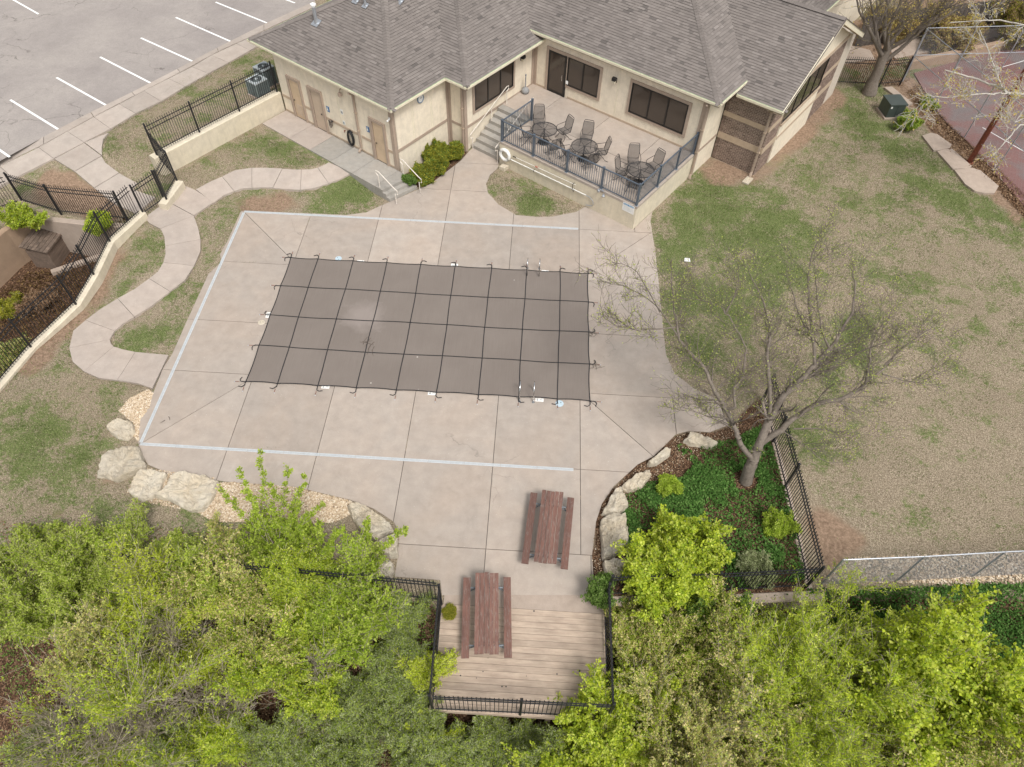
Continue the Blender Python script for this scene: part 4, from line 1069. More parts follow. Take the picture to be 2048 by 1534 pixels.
for s in (-1, 1): MB().lathe([(.03, 0), (.075, .09), (.08, .14), (.07, .145)], 14).build("lamp_head", M_steel, t, loc=(s * .1, -.06, .02 - .12 * (s > 0)), rot=(math.radians(100 + 30 * (s > 0)), 0, s * .4))
t = ft("pool_rules_sign", -.40, 1.0, "white sign with a blue POOL RULES banner at the corner of the terrace wall", "sign")
MB().box(-.30, .30, -.014, -.001, -.22, .22).build("panel", M_white, t); MB().box(-.27, .27, -.0165, -.0145, .10, .19).build("banner", M_signblue, t)
text_mesh("POOL RULES", .095, M_white, "lettering", t, (0, -.018, .145), (math.pi / 2, 0, 0), .0008)
m = MB()
for k in range(7): m.box(-.25, random.uniform(.12, .25), -.0152, -.0145, .055 - .035 * k, .065 - .035 * k)
tag(m.build("fine_print", M_actop, t), kind='stuff')
t = ft("wall_block", -7.3, .0, "small pale concrete block standing below the life ring", "block"); MB().prism([(-.2, -.35), (.12, -.35), (.15, -.02), (-.18, -.02)], -.02, .16).build("block_body", M_stone, t)

# ------------------------------------------------------------------ slate blue railing round the terrace
rl = empty("terrace_railing", (OX, OY, 0), TH, "slate blue metal railing round three sides of the terrace", "railing")
RH = 1.07
runs = [((-7.68, 2.42), (-7.68, .08)), ((-7.68, .08), (-.08, .08)), ((-.08, .08), (-.08, 5.13))]
posts = [(-7.68, 2.42), (-7.68, .08), (-5.80, .08), (-3.87, .08), (-1.95, .08), (-.08, .08), (-.08, 1.83), (-.08, 3.52), (-.08, 5.13)]
pm = MB().box(-.045, .045, -.045, .045, 0, RH + .05).mesh("post", M_slate); cm = MB().box(-.055, .055, -.055, .055, 0, .02).mesh("post_cap", M_slate); fm = MB().box(-.08, .08, -.08, .08, 0, .015).mesh("base_plate", M_steel)
for a, b in posts:
    o = link("post", pm, rl, (a, b, PZ)); link("post_cap", cm, o, (0, 0, RH + .05)); link("base_plate", fm, o, (0, 0, 0))
bm_ = MB().box(-.009, .009, -.009, .009, 0, RH - .14).mesh("baluster", M_slate)
def bet(p, q):
    return [s for s in posts if abs((s[0] - p[0]) * (q[1] - p[1]) - (s[1] - p[1]) * (q[0] - p[0])) < 1e-3 and min(p[0], q[0]) - .01 <= s[0] <= max(p[0], q[0]) + .01 and min(p[1], q[1]) - .01 <= s[1] <= max(p[1], q[1]) + .01]
for p, q in runs:
    s = sorted(bet(p, q), key=lambda r_: math.hypot(r_[0] - p[0], r_[1] - p[1]))
    for u_, v_ in zip(s[:-1], s[1:]):
        L = math.hypot(v_[0] - u_[0], v_[1] - u_[1]); dx, dy = (v_[0] - u_[0]) / L, (v_[1] - u_[1]) / L
        A = (u_[0] + dx * .05, u_[1] + dy * .05); B_ = (v_[0] - dx * .05, v_[1] - dy * .05)
        MB().bar((*A, PZ + RH), (*B_, PZ + RH), .055, .04).build("top_rail", M_slate, rl); MB().bar((*A, PZ + .1), (*B_, PZ + .1), .035, .035).build("bottom_rail", M_slate, rl)
        n_ = round(L / .115)
        for k in range(1, n_): link("baluster", bm_, rl, (u_[0] + dx * L * k / n_, u_[1] + dy * L * k / n_, PZ + .11))

# ------------------------------------------------------------------ cream handrails by the steps
def handrail(pts, lab, mids=()):
    pts3 = [(W(a, b, z)) for a, b, z in pts]; o_ = pts3[0]
    t = empty("handrail", (o_[0], o_[1], 0), 0, lab, "handrail", "cream tubular handrails")
    MB().tube([(p[0] - o_[0], p[1] - o_[1], p[2]) for p in pts3], .022, 7).build("rail_tube", M_handrail, t)
    for a, b, z0, z1 in mids:
        w0 = W(a, b); MB().tube([(w0[0] - o_[0], w0[1] - o_[1], z0), (w0[0] - o_[0], w0[1] - o_[1], z1)], .02, 7).build("post", M_handrail, t)
def rail_pts(a, b0, b1, zb, zt, s=1):
    return [(a, b0, zb), (a, b0, zb + .68), (a, b0 - .16, zb + .72), (a, b0 - .16, zb + .9), (a, b0 + .05, zb + 1.0), (a, b1, zt + .95), (a, b1 + .14, zt + .93), (a, b1 + .14, zt + .78), (a, b1, zt + .72), (a, b1, zt)]
handrail(rail_pts(-9.52, .05, 2.75, 0, PZ), "long cream handrail up the terrace steps along the building wall", [(-9.52, 1.55, .7, 1.6)])
handrail(rail_pts(-7.9, .02, 2.65, 0, PZ), "long cream handrail up the terrace steps beside the slate blue railing")
def steprail(b, lab, ax):
    handrail([(ax + 1.0, b, 0), (ax + 1.0, b, .55), (ax + 1.16, b, .6), (ax + 1.16, b, .78), (ax + .95, b, .86), (ax + .05, b, PLAT + .88), (ax - .12, b, PLAT + .86), (ax - .12, b, PLAT + .7), (ax, b, PLAT + .64), (ax, b, PLAT)], lab)
steprail(-5.50, "short cream handrail on the lawn side of the low steps", -10.45)
steprail(-4.15, "short cream handrail on the hedge side of the low steps", -10.22)

# ------------------------------------------------------------------ black iron fences: posts, rails and every picket
FM = {}
def picket_mesh(H):
    k = round(H, 2)
    if k not in FM:
        m = MB(); m.box(-.009, .009, -.009, .009, 0, H); m.add([(-.014, -.014, H), (.014, -.014, H), (.014, .014, H), (-.014, .014, H), (0, 0, H + .07)], [(0, 1, 4), (1, 2, 4), (2, 3, 4), (3, 0, 4), (0, 3, 2, 1)])
        FM[k] = m.mesh("picket", M_black)
    return FM[k]
def iron_fence(pts, lab, H=1.42, name="iron_fence", cat="fence", every=2.35, sp=.115, ends=(True, True), group=None, postname="post"):
    o = pts[0]; t = empty(name, o, 0, lab, cat, group)
    pm = MB().box(-.032, .032, -.032, .032, -.05, H + .1); pm.add([(-.04, -.04, H + .1), (.04, -.04, H + .1), (.04, .04, H + .1), (-.04, .04, H + .1), (0, 0, H + .15)], [(0, 1, 4), (1, 2, 4), (2, 3, 4), (3, 0, 4), (0, 3, 2, 1)])
    pm = pm.mesh("post", M_black); pk_ = picket_mesh(H)
    first = True
    for si, (p, q) in enumerate(zip(pts[:-1], pts[1:])):
        p = Vector(p) - Vector(o); q = Vector(q) - Vector(o); L = (q - p).xy.length
        n = max(1, round(L / every)); an = math.atan2(q.y - p.y, q.x - p.x)
        for i in range(n + 1):
            if i == 0 and not first: continue
            if (i == 0 and si == 0 and not ends[0]) or (i == n and si == len(pts) - 2 and not ends[1]): continue
            c = p.lerp(q, i / n); link(postname, pm, t, c, (0, 0, an))
        first = False
        for i in range(n):
            a = p.lerp(q, i / n + .03 / L); b = p.lerp(q, (i + 1) / n - .03 / L)
            for zr in (.16, H - .24, H - .05):
                MB().bar((a.x, a.y, a.z + zr), (b.x, b.y, b.z + zr), .032, .026).build("rail", M_black, t)
            k = max(1, round(L / n / sp))
            for j in range(1, k):
                c = p.lerp(q, (i + j / k) / n); link("picket", pk_, t, (c.x, c.y, c.z + .06), (0, 0, an))
    return t
wa, wb = W(-18.97, -4.1, 1.42), W(-18.97, -11.15, 1.42)
iron_fence([wa, wb], "black iron fence on the cream retaining wall beside the air conditioning units", 1.45)
gp = P(353, 359, .85)
iron_fence([(wb[0], wb[1], 1.25), gp, P(333, 398, .75)], "short black iron fence stepping down from the retaining wall to the path gate", 1.4, ends=(False, True))
g0_, g1_ = P(330, 402, .52), P(289, 431, .52)
iron_fence([g0_, g1_], "black iron gate across the winding path", 1.5, name="iron_gate", cat="gate", every=3, postname="gate_post")
cw = [.72, .66, .5, .28, .12, .1, .08, .05, .0]
cwp = [(c[0], c[1], z) for c, z in zip(CREEK, cw)]
iron_fence([(cwp[0][0] - .02, cwp[0][1] - .1, cwp[0][2])] + cwp[1:8], "long black iron fence on the wall along the creek", 1.45, ends=(False, True))
iron_fence([(NB[0][0], NB[0][1] + .1, .55), (NB[2][0], NB[2][1] + .1, .3), (NB[3][0], NB[3][1], .28)], "black iron fence on the north bank of the creek above the wooden hut", 1.45)
iron_fence([(NB[3][0] - .05, NB[3][1] - .1, .28), (FARW[0][0] - 2.4, FARW[0][1] - .9, .3), (FARW[0][0] - 6, FARW[0][1] - 3.4, .3)], "black iron fence running off the left edge beyond the creek", 1.45, ends=(False, True))
iron_fence([(-2.12, 7.75, 0), (-2.02, 4.8, 0)], "black iron railing on the west side of the timber deck", 1.42)
iron_fence([(-1.97, 4.79, 0), (2.74, 4.86, 0)], "black iron railing across the far south end of the timber deck", 1.42, ends=(False, False))
iron_fence([(2.77, 8.1, 0), (2.78, 4.87, 0)], "black iron railing on the east side of the timber deck", 1.42)
iron_fence([(-2.17, 7.85, 0), (-6.5, 8.0, 0), (-11.4, 8.1, 0)], "black iron fence running west from the timber deck among the shrubs", 1.42, ends=(False, True))
iron_fence([(2.85, 8.32, .05), (6.0, 8.62, .05), (9.02, 8.98, .05)], "black iron fence on the kerb wall south of the ivy bed", 1.42)
iron_fence([(9.08, 9.1, .02), (9.0, 12.5, .02), (8.85, 16.2, .02)], "black iron fence between the ivy bed and the dry lawn", 1.42, ends=(False, True))
iron_fence([P(1660, 168, .1), P(1758, 172, .1), P(1800, 168, .1)], "black iron fence behind the big tree and the green cabinet", 1.5)

# ------------------------------------------------------------------ walls
def lowwall(pts, t, zb, name, lab, cat, mat, cap=None):
    """pts (x, y, top); the wall stands to the left of the line"""
    m = MB(); n = len(pts); off = []
    for i in range(n):
        a = Vector(pts[max(0, i - 1)][:2]); b = Vector(pts[min(n - 1, i + 1)][:2]); d = (b - a).normalized(); off.append(Vector((-d.y, d.x)) * t)
    for i in range(n):
        x, y, z = pts[i]; o = off[i]
        m.v += [(x, y, zb), (x, y, z - .03), (x + o.x * .1, y + o.y * .1, z), (x + o.x * .9, y + o.y * .9, z), (x + o.x, y + o.y, z - .03), (x + o.x, y + o.y, zb)]
    for i in range(n - 1):
        for k in range(5): m.f.append((i * 6 + k, i * 6 + k + 1, i * 6 + 7 + k, i * 6 + 6 + k))
    m.f += [(5, 4, 3, 2, 1, 0), tuple(range((n - 1) * 6, n * 6))]
    c = (pts[0][0], pts[0][1]); m.v = [(x - c[0], y - c[1], z) for x, y, z in m.v]
    return tag(m.build(name, mat, None, loc=(*c, 0)), lab, cat)
lowwall([(*W(-18.80, -11.4)[:2], 1.40), (*W(-18.80, -4.02)[:2], 1.40)], .45, .1, "retaining_wall", "cream retaining wall under the iron fence left of the doors", "wall", M_creamwall)
lowwall([P(331, 409, .72), P(366, 362, .8)], .38, .0, "wall_pier", "short cream concrete pier at the right hand side of the path gate", "wall", M_creamwall)
off = [(x + .16, y, z) for x, y, z in cwp]
lowwall(off[::-1], .34, -2.2, "creek_wall", "cream concrete wall along the creek that sinks into the lawn toward the south", "wall", M_creamwall)
lowwall([(x, y, .25) for x, y, z in FARW], .3, -2.2, "channel_wall", "stained tan concrete wall on the far side of the creek", "wall", M_rustconc)
lowwall([(FARW[0][0], FARW[0][1], .25), (NB[2][0] - .3, NB[2][1] - .3, .2), (NB[1][0], NB[1][1] - .3, .32), (NB[0][0] + .2, NB[0][1] - .3, .5)], .3, -2.2, "bank_wall", "broken pale concrete wall at the head of the creek behind the wooden hut", "wall", M_oldconc)
lowwall([(2.6, 8.30, .03), (6.0, 8.55, .03), (9.45, 8.92, .03)][::-1], .32, -2.4, "kerb_wall", "low pale concrete kerb wall under the fence south of the ivy bed", "wall", M_oldconc)
lowwall([(9.25, 8.95, .0), (9.2, 12.5, .0), (9.02, 16.3, .0)], .22, -.2, "kerb_wall", "flush concrete strip under the fence east of the ivy bed", "wall", M_oldconc)

# hut in the creek
c0 = Vector(P(113, 535, -1.5)); c1 = Vector(P(151, 499, -1.5)); d1 = Vector((.06, 1, 0)).normalized(); d2 = Vector((-d1.y, d1.x, 0))
t = empty("creek_hut", (c0.x, c0.y, -1.6), math.atan2(d1.y, d1.x), "weathered wooden hut with a shingled slanting lid standing in the creek", "hut")
L1, L2 = 1.6, 1.0
for nm, q in (("side_panel", [(0, .0), (L1, .0), (L1, .04), (0, .04)]), ("side_panel", [(0, .041), (.04, .041), (.04, L2), (0, L2)]), ("side_panel", [(L1 - .04, .041), (L1, .041), (L1, L2), (L1 - .04, L2)]), ("side_panel", [(.041, L2 - .04), (L1 - .041, L2 - .04), (L1 - .041, L2), (.041, L2)])):
    MB().prism(q, 0, 1.0).build(nm, M_oldwood, t)
for r in range(7):
    y0 = -.08 + r * .17; n_ = 10
    for k in range(n_):
        MB().add([(-.1 + k * .183, y0, 1.04 + .03 * r + .03), (-.1 + (k + 1) * .183 - .008, y0, 1.04 + .03 * r + .03), (-.1 + (k + 1) * .183 - .008, y0 + .19, 1.04 + .03 * r + .035), (-.1 + k * .183, y0 + .19, 1.04 + .03 * r + .035),
                  (-.1 + k * .183, y0, 1.0 + .03 * r), (-.1 + (k + 1) * .183 - .008, y0, 1.0 + .03 * r)], [(0, 1, 2, 3), (0, 4, 5, 1)]).build("shingle", M_oldwood, t)
m = MB(); m.add([(-.08, -.08, .99), (L1 + .08, -.08, .99), (L1 + .08, L2 + .1, 1.21), (-.08, L2 + .1, 1.21)], [(0, 1, 2, 3)]); m.build("lid", M_oldwood, t)
t2 = MB().prism([(-.25, -.35), (2.3, -.35), (2.3, -.1), (-.25, -.1)], -.6, .12).build("hut_footing", M_oldconc, None, loc=(c0.x, c0.y, -1.55), rot=(0, 0, math.atan2(d1.y, d1.x) - .9)); tag(t2, "orange stained concrete footing beside the wooden hut in the creek", "footing")
# standing water
wt = newmat("dark_water"); wt[2].inputs["Base Color"].default_value = (.012, .011, .009, 1); wt[2].inputs["Roughness"].default_value = .08
wq = [P(u, v, -1.55)[:2] for u, v in ((190, 560), (230, 640), (150, 740), (60, 820), (-60, 900), (-40, 820), (40, 720), (110, 640))]
tag(MB().add([(x, y, -1.545) for x, y in wq], [tuple(range(len(wq)))]).build("creek_water", wt[0]), kind='structure')

# ------------------------------------------------------------------ timber deck
td = empty("timber_deck", (.35, 6.3, 0), 0, "timber deck of pale weathered boards with bored knots beyond the picnic tables", "deck")
MB().prism([(-2.42, 1.47), (2.42, 1.47), (2.42, 2.05), (-2.42, 1.76)], -.5, -.004).build("concrete_sill", M_oldconc, td)
yb = 1.46
for k in range(16):
    w = .185
    x0, x1 = -2.47 + .012 * k * 0, 2.45
    if k % 1 == 0: MB().box(x0 + random.uniform(-.006, .006), x1 + random.uniform(-.006, .006), yb - w + .008, yb, -.045, -.004 + random.uniform(-.002, .002)).build("board", M_board, td)
    yb -= w
MB().box(-2.5, 2.5, yb - .01, yb + .035, -.26, -.05).build("rim_board", M_board, td)
for x in (-2.2, -.85, .85, 2.2):
    for y in (yb + .15, .3): MB().box(x - .07, x + .07, y - .07, y + .07, -2.6, -.05).build("support_post", M_board, td)
for y in (yb + .3, .2, 1.2): MB().box(-2.45, 2.45, y - .04, y + .04, -.24, -.05).build("joist", M_board, td)
m = MB()
for u, v in ((966, 1343), (921, 1351), (953, 1356), (1053, 1352), (1114, 1348), (1012, 1373), (1004, 1373), (1068, 1222), (1167, 1372), (1159, 1342), (976, 1316)):
    p = P(u, v, 0); r = random.uniform(.012, .03); m.lathe([(r, -.0015), (r, .0)], 8, (p[0] - .35, p[1] - 6.3, 0))
tag(m.build("knot_hole", M_black, td), kind='stuff')

M_framegrey = plain("dull_blue_grey_pipe", (.17, .19, .21), .6, .2)
# ------------------------------------------------------------------ picnic tables
def picnic(a, b, c, d, lab, xtra):
    """a, b: ends of the table's middle line (photo), at table-top height"""
    p = Vector(P(*a, .75)); q = Vector(P(*b, .75)); mid = (p + q) / 2; L = (q - p).length; ang = math.atan2(q.y - p.y, q.x - p.x)
    t = empty("picnic_table", (mid.x, mid.y, 0), ang, lab, "picnic table", "red brown picnic tables")
    w = .127; n_ = 5
    for i in range(n_):
        y = (i - 2) * (w + .013)
        e = random.uniform(-.02, .02); MB().box(-L / 2, L / 2, -w / 2, w / 2, .0, .038).build("tabletop_plank", M_plank, t, loc=(e, y, .712), rot=(0, 0, random.uniform(-.002, .002)))
    for s in (-1, 1):
        MB().box(-L / 2 - .0, L / 2 + .0, -.11, .11, 0, .038).build("bench_plank", M_plank, t, loc=(random.uniform(-.02, .05), s * .605, .43))
    for s in (-1, 1):
        x = s * L * .36
        m = MB(); m.tube([(x, -.7, .405), (x, .7, .405)], .024, 8); m.tube([(x, -.25, .69), (x, -.3, .4), (x, -.62, .04), (x, -.7, .02)], .024, 8); m.tube([(x, .25, .69), (x, .3, .4), (x, .62, .04), (x, .7, .02)], .024, 8); m.tube([(x, -.36, .70), (x, .36, .70)], .02, 8); m.build("leg_frame", M_framegrey, t)
    MB().tube([(-L * .36, 0, .42), (-.2, 0, .7)], .015, 6).build("brace", M_steel, t); MB().tube([(L * .36, 0, .42), (.2, 0, .7)], .015, 6).build("brace", M_steel, t)
picnic((1106, 982), (1090, 1125), 0, 0, "worn red brown picnic table standing slightly askew on the concrete deck", 0)
picnic((974, 1145), (973, 1307), 0, 0, "worn red brown picnic table straddling the concrete and the timber deck", 0)

# ------------------------------------------------------------------ terrace tables and chairs
def make_table():
    t = empty("patio_table", (0, 0, 0))
    R = .6
    m = MB(); m.tube([(R * math.cos(k * math.pi / 14), R * math.sin(k * math.pi / 14), .71) for k in range(28)], .018, 6, True); m.build("rim", M_chair, t)
    m = MB(); m.add([(R * math.cos(k * math.pi / 14), R * math.sin(k * math.pi / 14), .715) for k in range(28)], [tuple(range(28))]); m.build("mesh_top", M_mesh, t)
    for k in range(6): MB().bar((0, 0, .7), (R * math.cos(k * math.pi / 3 + .2), R * math.sin(k * math.pi / 3 + .2), .7), .018, .012).build("spoke", M_chair, t)
    MB().lathe([(.035, .05), (.03, .68), (.06, .7)], 12).build("pedestal", M_chair, t)
    MB().lathe([(.27, 0), (.27, .03), (.22, .06), (.05, .1)], 20).build("base", M_rubber, t)
    for k in range(4):
        a = k * math.pi / 2 + .5; c, s = math.cos(a), math.sin(a)
        MB().tube([(.04 * c, .04 * s, .5), (.2 * c, .2 * s, .35), (.3 * c, .3 * s, .12), (.44 * c, .44 * s, .012)], .012, 5).build("leg", M_chair, t)
    return t
def make_chair():
    t = empty("patio_chair", (0, 0, 0))       # faces +x
    m = MB(); S = [(.24, -.25, .44), (.0, -.25, .40), (-.22, -.25, .41), (-.22, .25, .41), (.0, .25, .40), (.24, .25, .44)]
    m.add([(.24, -.24, .44), (0, -.24, .405), (-.22, -.24, .41), (-.22, .24, .41), (0, .24, .405), (.24, .24, .44)], [(0, 1, 4, 5), (1, 2, 3, 4)]); m.build("seat", M_mesh, t)
    m = MB(); m.add([(-.23, -.23, .42), (-.30, -.24, .75), (-.38, -.22, 1.02), (-.38, .22, 1.02), (-.30, .24, .75), (-.23, .23, .42)], [(0, 1, 4, 5), (1, 2, 3, 4)]); m.build("backrest", M_mesh, t)
    m = MB(); m.tube([(-.23, -.25, .42), (-.30, -.26, .75), (-.38, -.235, 1.02), (-.41, -.2, 1.08), (-.415, 0, 1.09), (-.41, .2, 1.08), (-.38, .235, 1.02), (-.30, .26, .75), (-.23, .25, .42)], .014, 6); m.build("back_frame", M_chair, t)
    MB().tube([(-.385, -.23, 1.02), (-.385, .23, 1.02)], .01, 5).build("cross_bar", M_chair, t)
    m = MB(); m.tube([(.25, -.26, .44), (0, -.26, .40), (-.23, -.26, .42), (-.23, .26, .42), (0, .26, .40), (.25, .26, .44)], .012, 6, True); m.build("seat_frame", M_chair, t)
    for s in (-1, 1):
        MB().tube([(-.30, s * .26, .70), (-.1, s * .29, .66), (.15, s * .29, .65), (.22, s * .28, .6), (.2, s * .27, .44)], .013, 5).build("arm", M_chair, t)
        MB().tube([(.18, s * .22, .42), (.05, s * .24, .22), (.12, s * .27, .1), (.27, s * .28, .012)], .013, 5).build("leg", M_chair, t)
        MB().tube([(.1, s * .22, .41), (-.08, s * .24, .24), (-.18, s * .26, .1), (-.34, s * .27, .012)], .013, 5).build("leg", M_chair, t)
    return t
T0 = make_table(); C0 = make_chair()
tabs = [((1089, 258), "round black mesh table nearest the terrace steps", "table by the terrace steps"), ((1169, 291.6), "middle one of the three round black mesh tables", "middle table"), ((1281.6, 339), "round black mesh table in the outer corner of the terrace", "table in the terrace corner")]
chs = [[((1078, 243), "behind", "high backed chair between the table by the steps and the glass door"), ((1127, 262), "right", "chair right of the table nearest the terrace steps, turned to face it"), ((1055, 268), "left", "chair left of the table nearest the terrace steps, close to the railing"), ((1106, 294), "front", "chair pulled up to the railing side of the table nearest the steps")],
       [((1173, 275), "b", "high backed chair behind the middle table"), ((1201, 303), "r", "chair on the right hand side of the middle table, seen from its side"), ((1137, 306), "l", "chair left of the middle table, its arm reaching past a railing post"), ((1180, 322), "f", "chair on the railing side of the middle table, half hidden under it")],
       [((1267, 322), "b", "high backed chair behind the table in the terrace corner"), ((1246, 343), "l", "chair left of the corner table, turned away from the middle table"), ((1307, 331), "r", "chair right of the corner table, nearest the big triple window"), ((1268, 370), "f", "chair tucked into the outer corner of the railing")]]
firstc = True
for i, ((u, v), lab, _) in enumerate(tabs):
    p = P(u, v, PZ + .72); o = T0 if i == 0 else copy_tree(T0); o.location = (p[0], p[1], PZ); o.rotation_euler = (0, 0, .7 * i)
    tag(o, lab, "table", "mesh tables on the terrace")
    for (cu, cv), _, cl in chs[i]:
        c = C0 if firstc else copy_tree(C0); firstc = False
        q = P(cu, cv, PZ + .42); dx, dy = q[0] - p[0], q[1] - p[1]; d = math.hypot(dx, dy); k = max(.72, d) / d
        x, y = p[0] + dx * k, p[1] + dy * k
        a_, b_ = AB(x, y); a_ = min(max(a_, -7.2), -.45); b_ = min(max(b_, .46), 4.8); w_ = W(a_, b_); x, y = w_[0], w_[1]
        c.location = (x, y, PZ); c.rotation_euler = (0, 0, math.atan2(p[1] - y, p[0] - x) + random.uniform(-.25, .25)); tag(c, cl, "chair", "mesh chairs on the terrace")

# ------------------------------------------------------------------ boulders and slabs of limestone
from mathutils import noise as mn
def stone(cr, pts, h, lab, mat=None, seed=1, name="boulder"):
    poly = [P(*cr(*p), h * .5)[:2] for p in pts]
    # resample the outline
    n = 56; per = [0]; 
    for i in range(len(poly)): per.append(per[-1] + math.dist(poly[i], poly[(i + 1) % len(poly)]))
    R = []
    for k in range(n):
        s_ = per[-1] * k / n; i = max(j for j in range(len(poly)) if per[j] <= s_); t_ = (s_ - per[i]) / max(1e-6, per[i + 1] - per[i])
        a, b = poly[i], poly[(i + 1) % len(poly)]; R.append((a[0] + (b[0] - a[0]) * t_, a[1] + (b[1] - a[1]) * t_))
    cx = sum(p[0] for p in R) / n; cy = sum(p[1] for p in R) / n
    rings = [(1.03, -.15), (1.03, h * .2), (1.0, h * .55), (.97, h * .85), (.93, h * .97), (.84, h), (.73, h * 1.02), (.6, h * 1.03), (.46, h * 1.03), (.32, h * 1.03), (.16, h * 1.02)]
    m = MB()
    for k_, z in rings:
        for x, y in R:
            dx, dy = (x - cx) * k_, (y - cy) * k_
            v = Vector((dx * 2.2 + seed * 7, dy * 2.2, z * 2)); f = mn.fractal(v, 1.0, 2.0, 4); g = mn.fractal(v * 3.1, 1.0, 2.0, 3)
            q_ = mn.fractal(v * 7, 1.0, 2.0, 3); kk = 1 + .07 * f + .03 * g; m.v.append((dx * kk, dy * kk, z + (h * .5 * f + .07 * g + .03 * q_) * (z > 0)))
    for r in range(len(rings) - 1):
        for k in range(n): m.f.append((r * n + k, r * n + (k + 1) % n, (r + 1) * n + (k + 1) % n, (r + 1) * n + k))
    m.v.append((0, 0, h * 1.02)); e = (len(rings) - 1) * n
    for k in range(n): m.f.append((e + k, e + (k + 1) % n, len(m.v) - 1))
    return tag(m.build(name, mat or M_stone, None, loc=(cx, cy, float(gz(cx, cy)) if cy > 9.5 else 0.0)), lab, "boulder", "limestone boulders round the pool deck")
ST = [(CA, [(175, 290), (195, 265), (240, 250), (300, 252), (322, 275), (320, 310), (285, 350), (235, 340), (190, 315)], .24, "smooth oval pale boulder alone at the west edge of the deck"),
      (CA, [(120, 550), (160, 450), (180, 420), (240, 395), (300, 378), (345, 395), (385, 480), (370, 510), (300, 545), (225, 575), (180, 560)], .22, "broad rough boulder at the south west corner of the deck"),
      (CA, [(290, 630), (320, 570), (370, 525), (440, 520), (500, 545), (465, 620), (430, 670), (370, 690), (310, 655)], .14, "crumbling gravelly slab between two broad rough boulders"),
      (CA, [(450, 665), (500, 600), (540, 540), (600, 535), (700, 550), (775, 580), (765, 640), (740, 690), (700, 740), (620, 735), (540, 690)], .18, "broadest cracked limestone slab, left of the gravel bed"),
      (CA, [(1490, 720), (1530, 700), (1590, 710), (1650, 760), (1725, 815), (1735, 850), (1640, 900), (1580, 870), (1520, 790)], .3, "long white boulder at the east end of the gravel bed"),
      (CA, [(1620, 935), (1690, 885), (1750, 862), (1764, 900), (1762, 985), (1720, 990), (1650, 960)], .3, "middle boulder of the three west of the picnic tables"),
      (CA, [(1615, 985), (1680, 980), (1738, 1020), (1742, 1060), (1720, 1110), (1610, 1110)], .26, "squarish boulder touching the iron fence west of the tables"),
      (CB, [(470, 150), (510, 112), (570, 138), (640, 172), (610, 190), (560, 178), (500, 172)], .22, "low flat boulder near the foot of the bare tree"),
      (CB, [(290, 265), (330, 232), (370, 203), (405, 195), (400, 225), (340, 268), (300, 275)], .22, "narrow white boulder in the mulch on the deck's east curve"),
      (CB, [(160, 380), (230, 330), (295, 297), (308, 325), (262, 385), (200, 410), (170, 395)], .2, "wedge shaped boulder half buried in bark mulch"),
      (CB, [(62, 515), (85, 470), (125, 400), (155, 392), (175, 430), (190, 480), (150, 515), (100, 525)], .3, "yellowish upright boulder on the east edge of the deck"),
      (CB, [(52, 590), (60, 540), (120, 527), (175, 530), (180, 570), (195, 620), (185, 680), (120, 735), (65, 740)], .28, "long furrowed white boulder under the bright green tree"),
      (CB, [(66, 765), (130, 742), (180, 770), (185, 830), (120, 850), (85, 845)], .28, "last white boulder before the timber deck on the east side")]
for i, (cr, pts, h, lab) in enumerate(ST): stone(cr, pts, h, lab, seed=i + 1)

# flagstones on the lawn by the court
for pts, lab in (([(235, 335), (300, 315), (345, 325), (450, 400), (440, 425), (370, 440), (320, 445)], "cracked flat concrete slab nearest the green shrub"),
            ([(345, 450), (400, 435), (455, 432), (600, 560), (580, 575), (460, 580)], "cracked flat concrete slab beside the foot of the rusty pole"),
            ([(470, 585), (600, 572), (660, 590), (795, 705), (765, 755), (690, 755), (620, 740), (550, 690)], "largest cracked flat concrete slab, beyond the rusty pole")):
    poly = [P(*CD(*p), .05)[:2] for p in pts]; c = poly[0]
    tag(MB().prism([(p[0] - c[0], p[1] - c[1]) for p in poly], -.1, .07).build("concrete_slab", M_oldconc, None, loc=(*c, 0)), lab, "slab", "cracked slabs by the court")
poly = [P(u, v, .05)[:2] for u, v in ((1768, 176), (1783, 174), (1825, 208), (1815, 212))]
tag(MB().prism(poly, -.1, .09).build("concrete_slab", M_oldconc), "narrow concrete slab behind the green cabinet", "slab")
t = P(1495, 362, .0); tag(MB().prism([(-.16, -.3), (.16, -.3), (.16, .28), (-.16, .28)], 0, .07).build("splash_block", M_stone, None, loc=(t[0], t[1], 0), rot=(0, 0, TH)), "pale splash block under the downspout of the brick wing", "block")
t = P(1374, 521, .0); o = MB().prism([(-.14, -.1), (.13, -.12), (.12, .1), (-.1, .11)], .03, .05); tag(o.build("paper_litter", M_white, None, loc=(t[0], t[1], 0)), "scrap of white paper litter on the grass behind the bare tree", "litter")

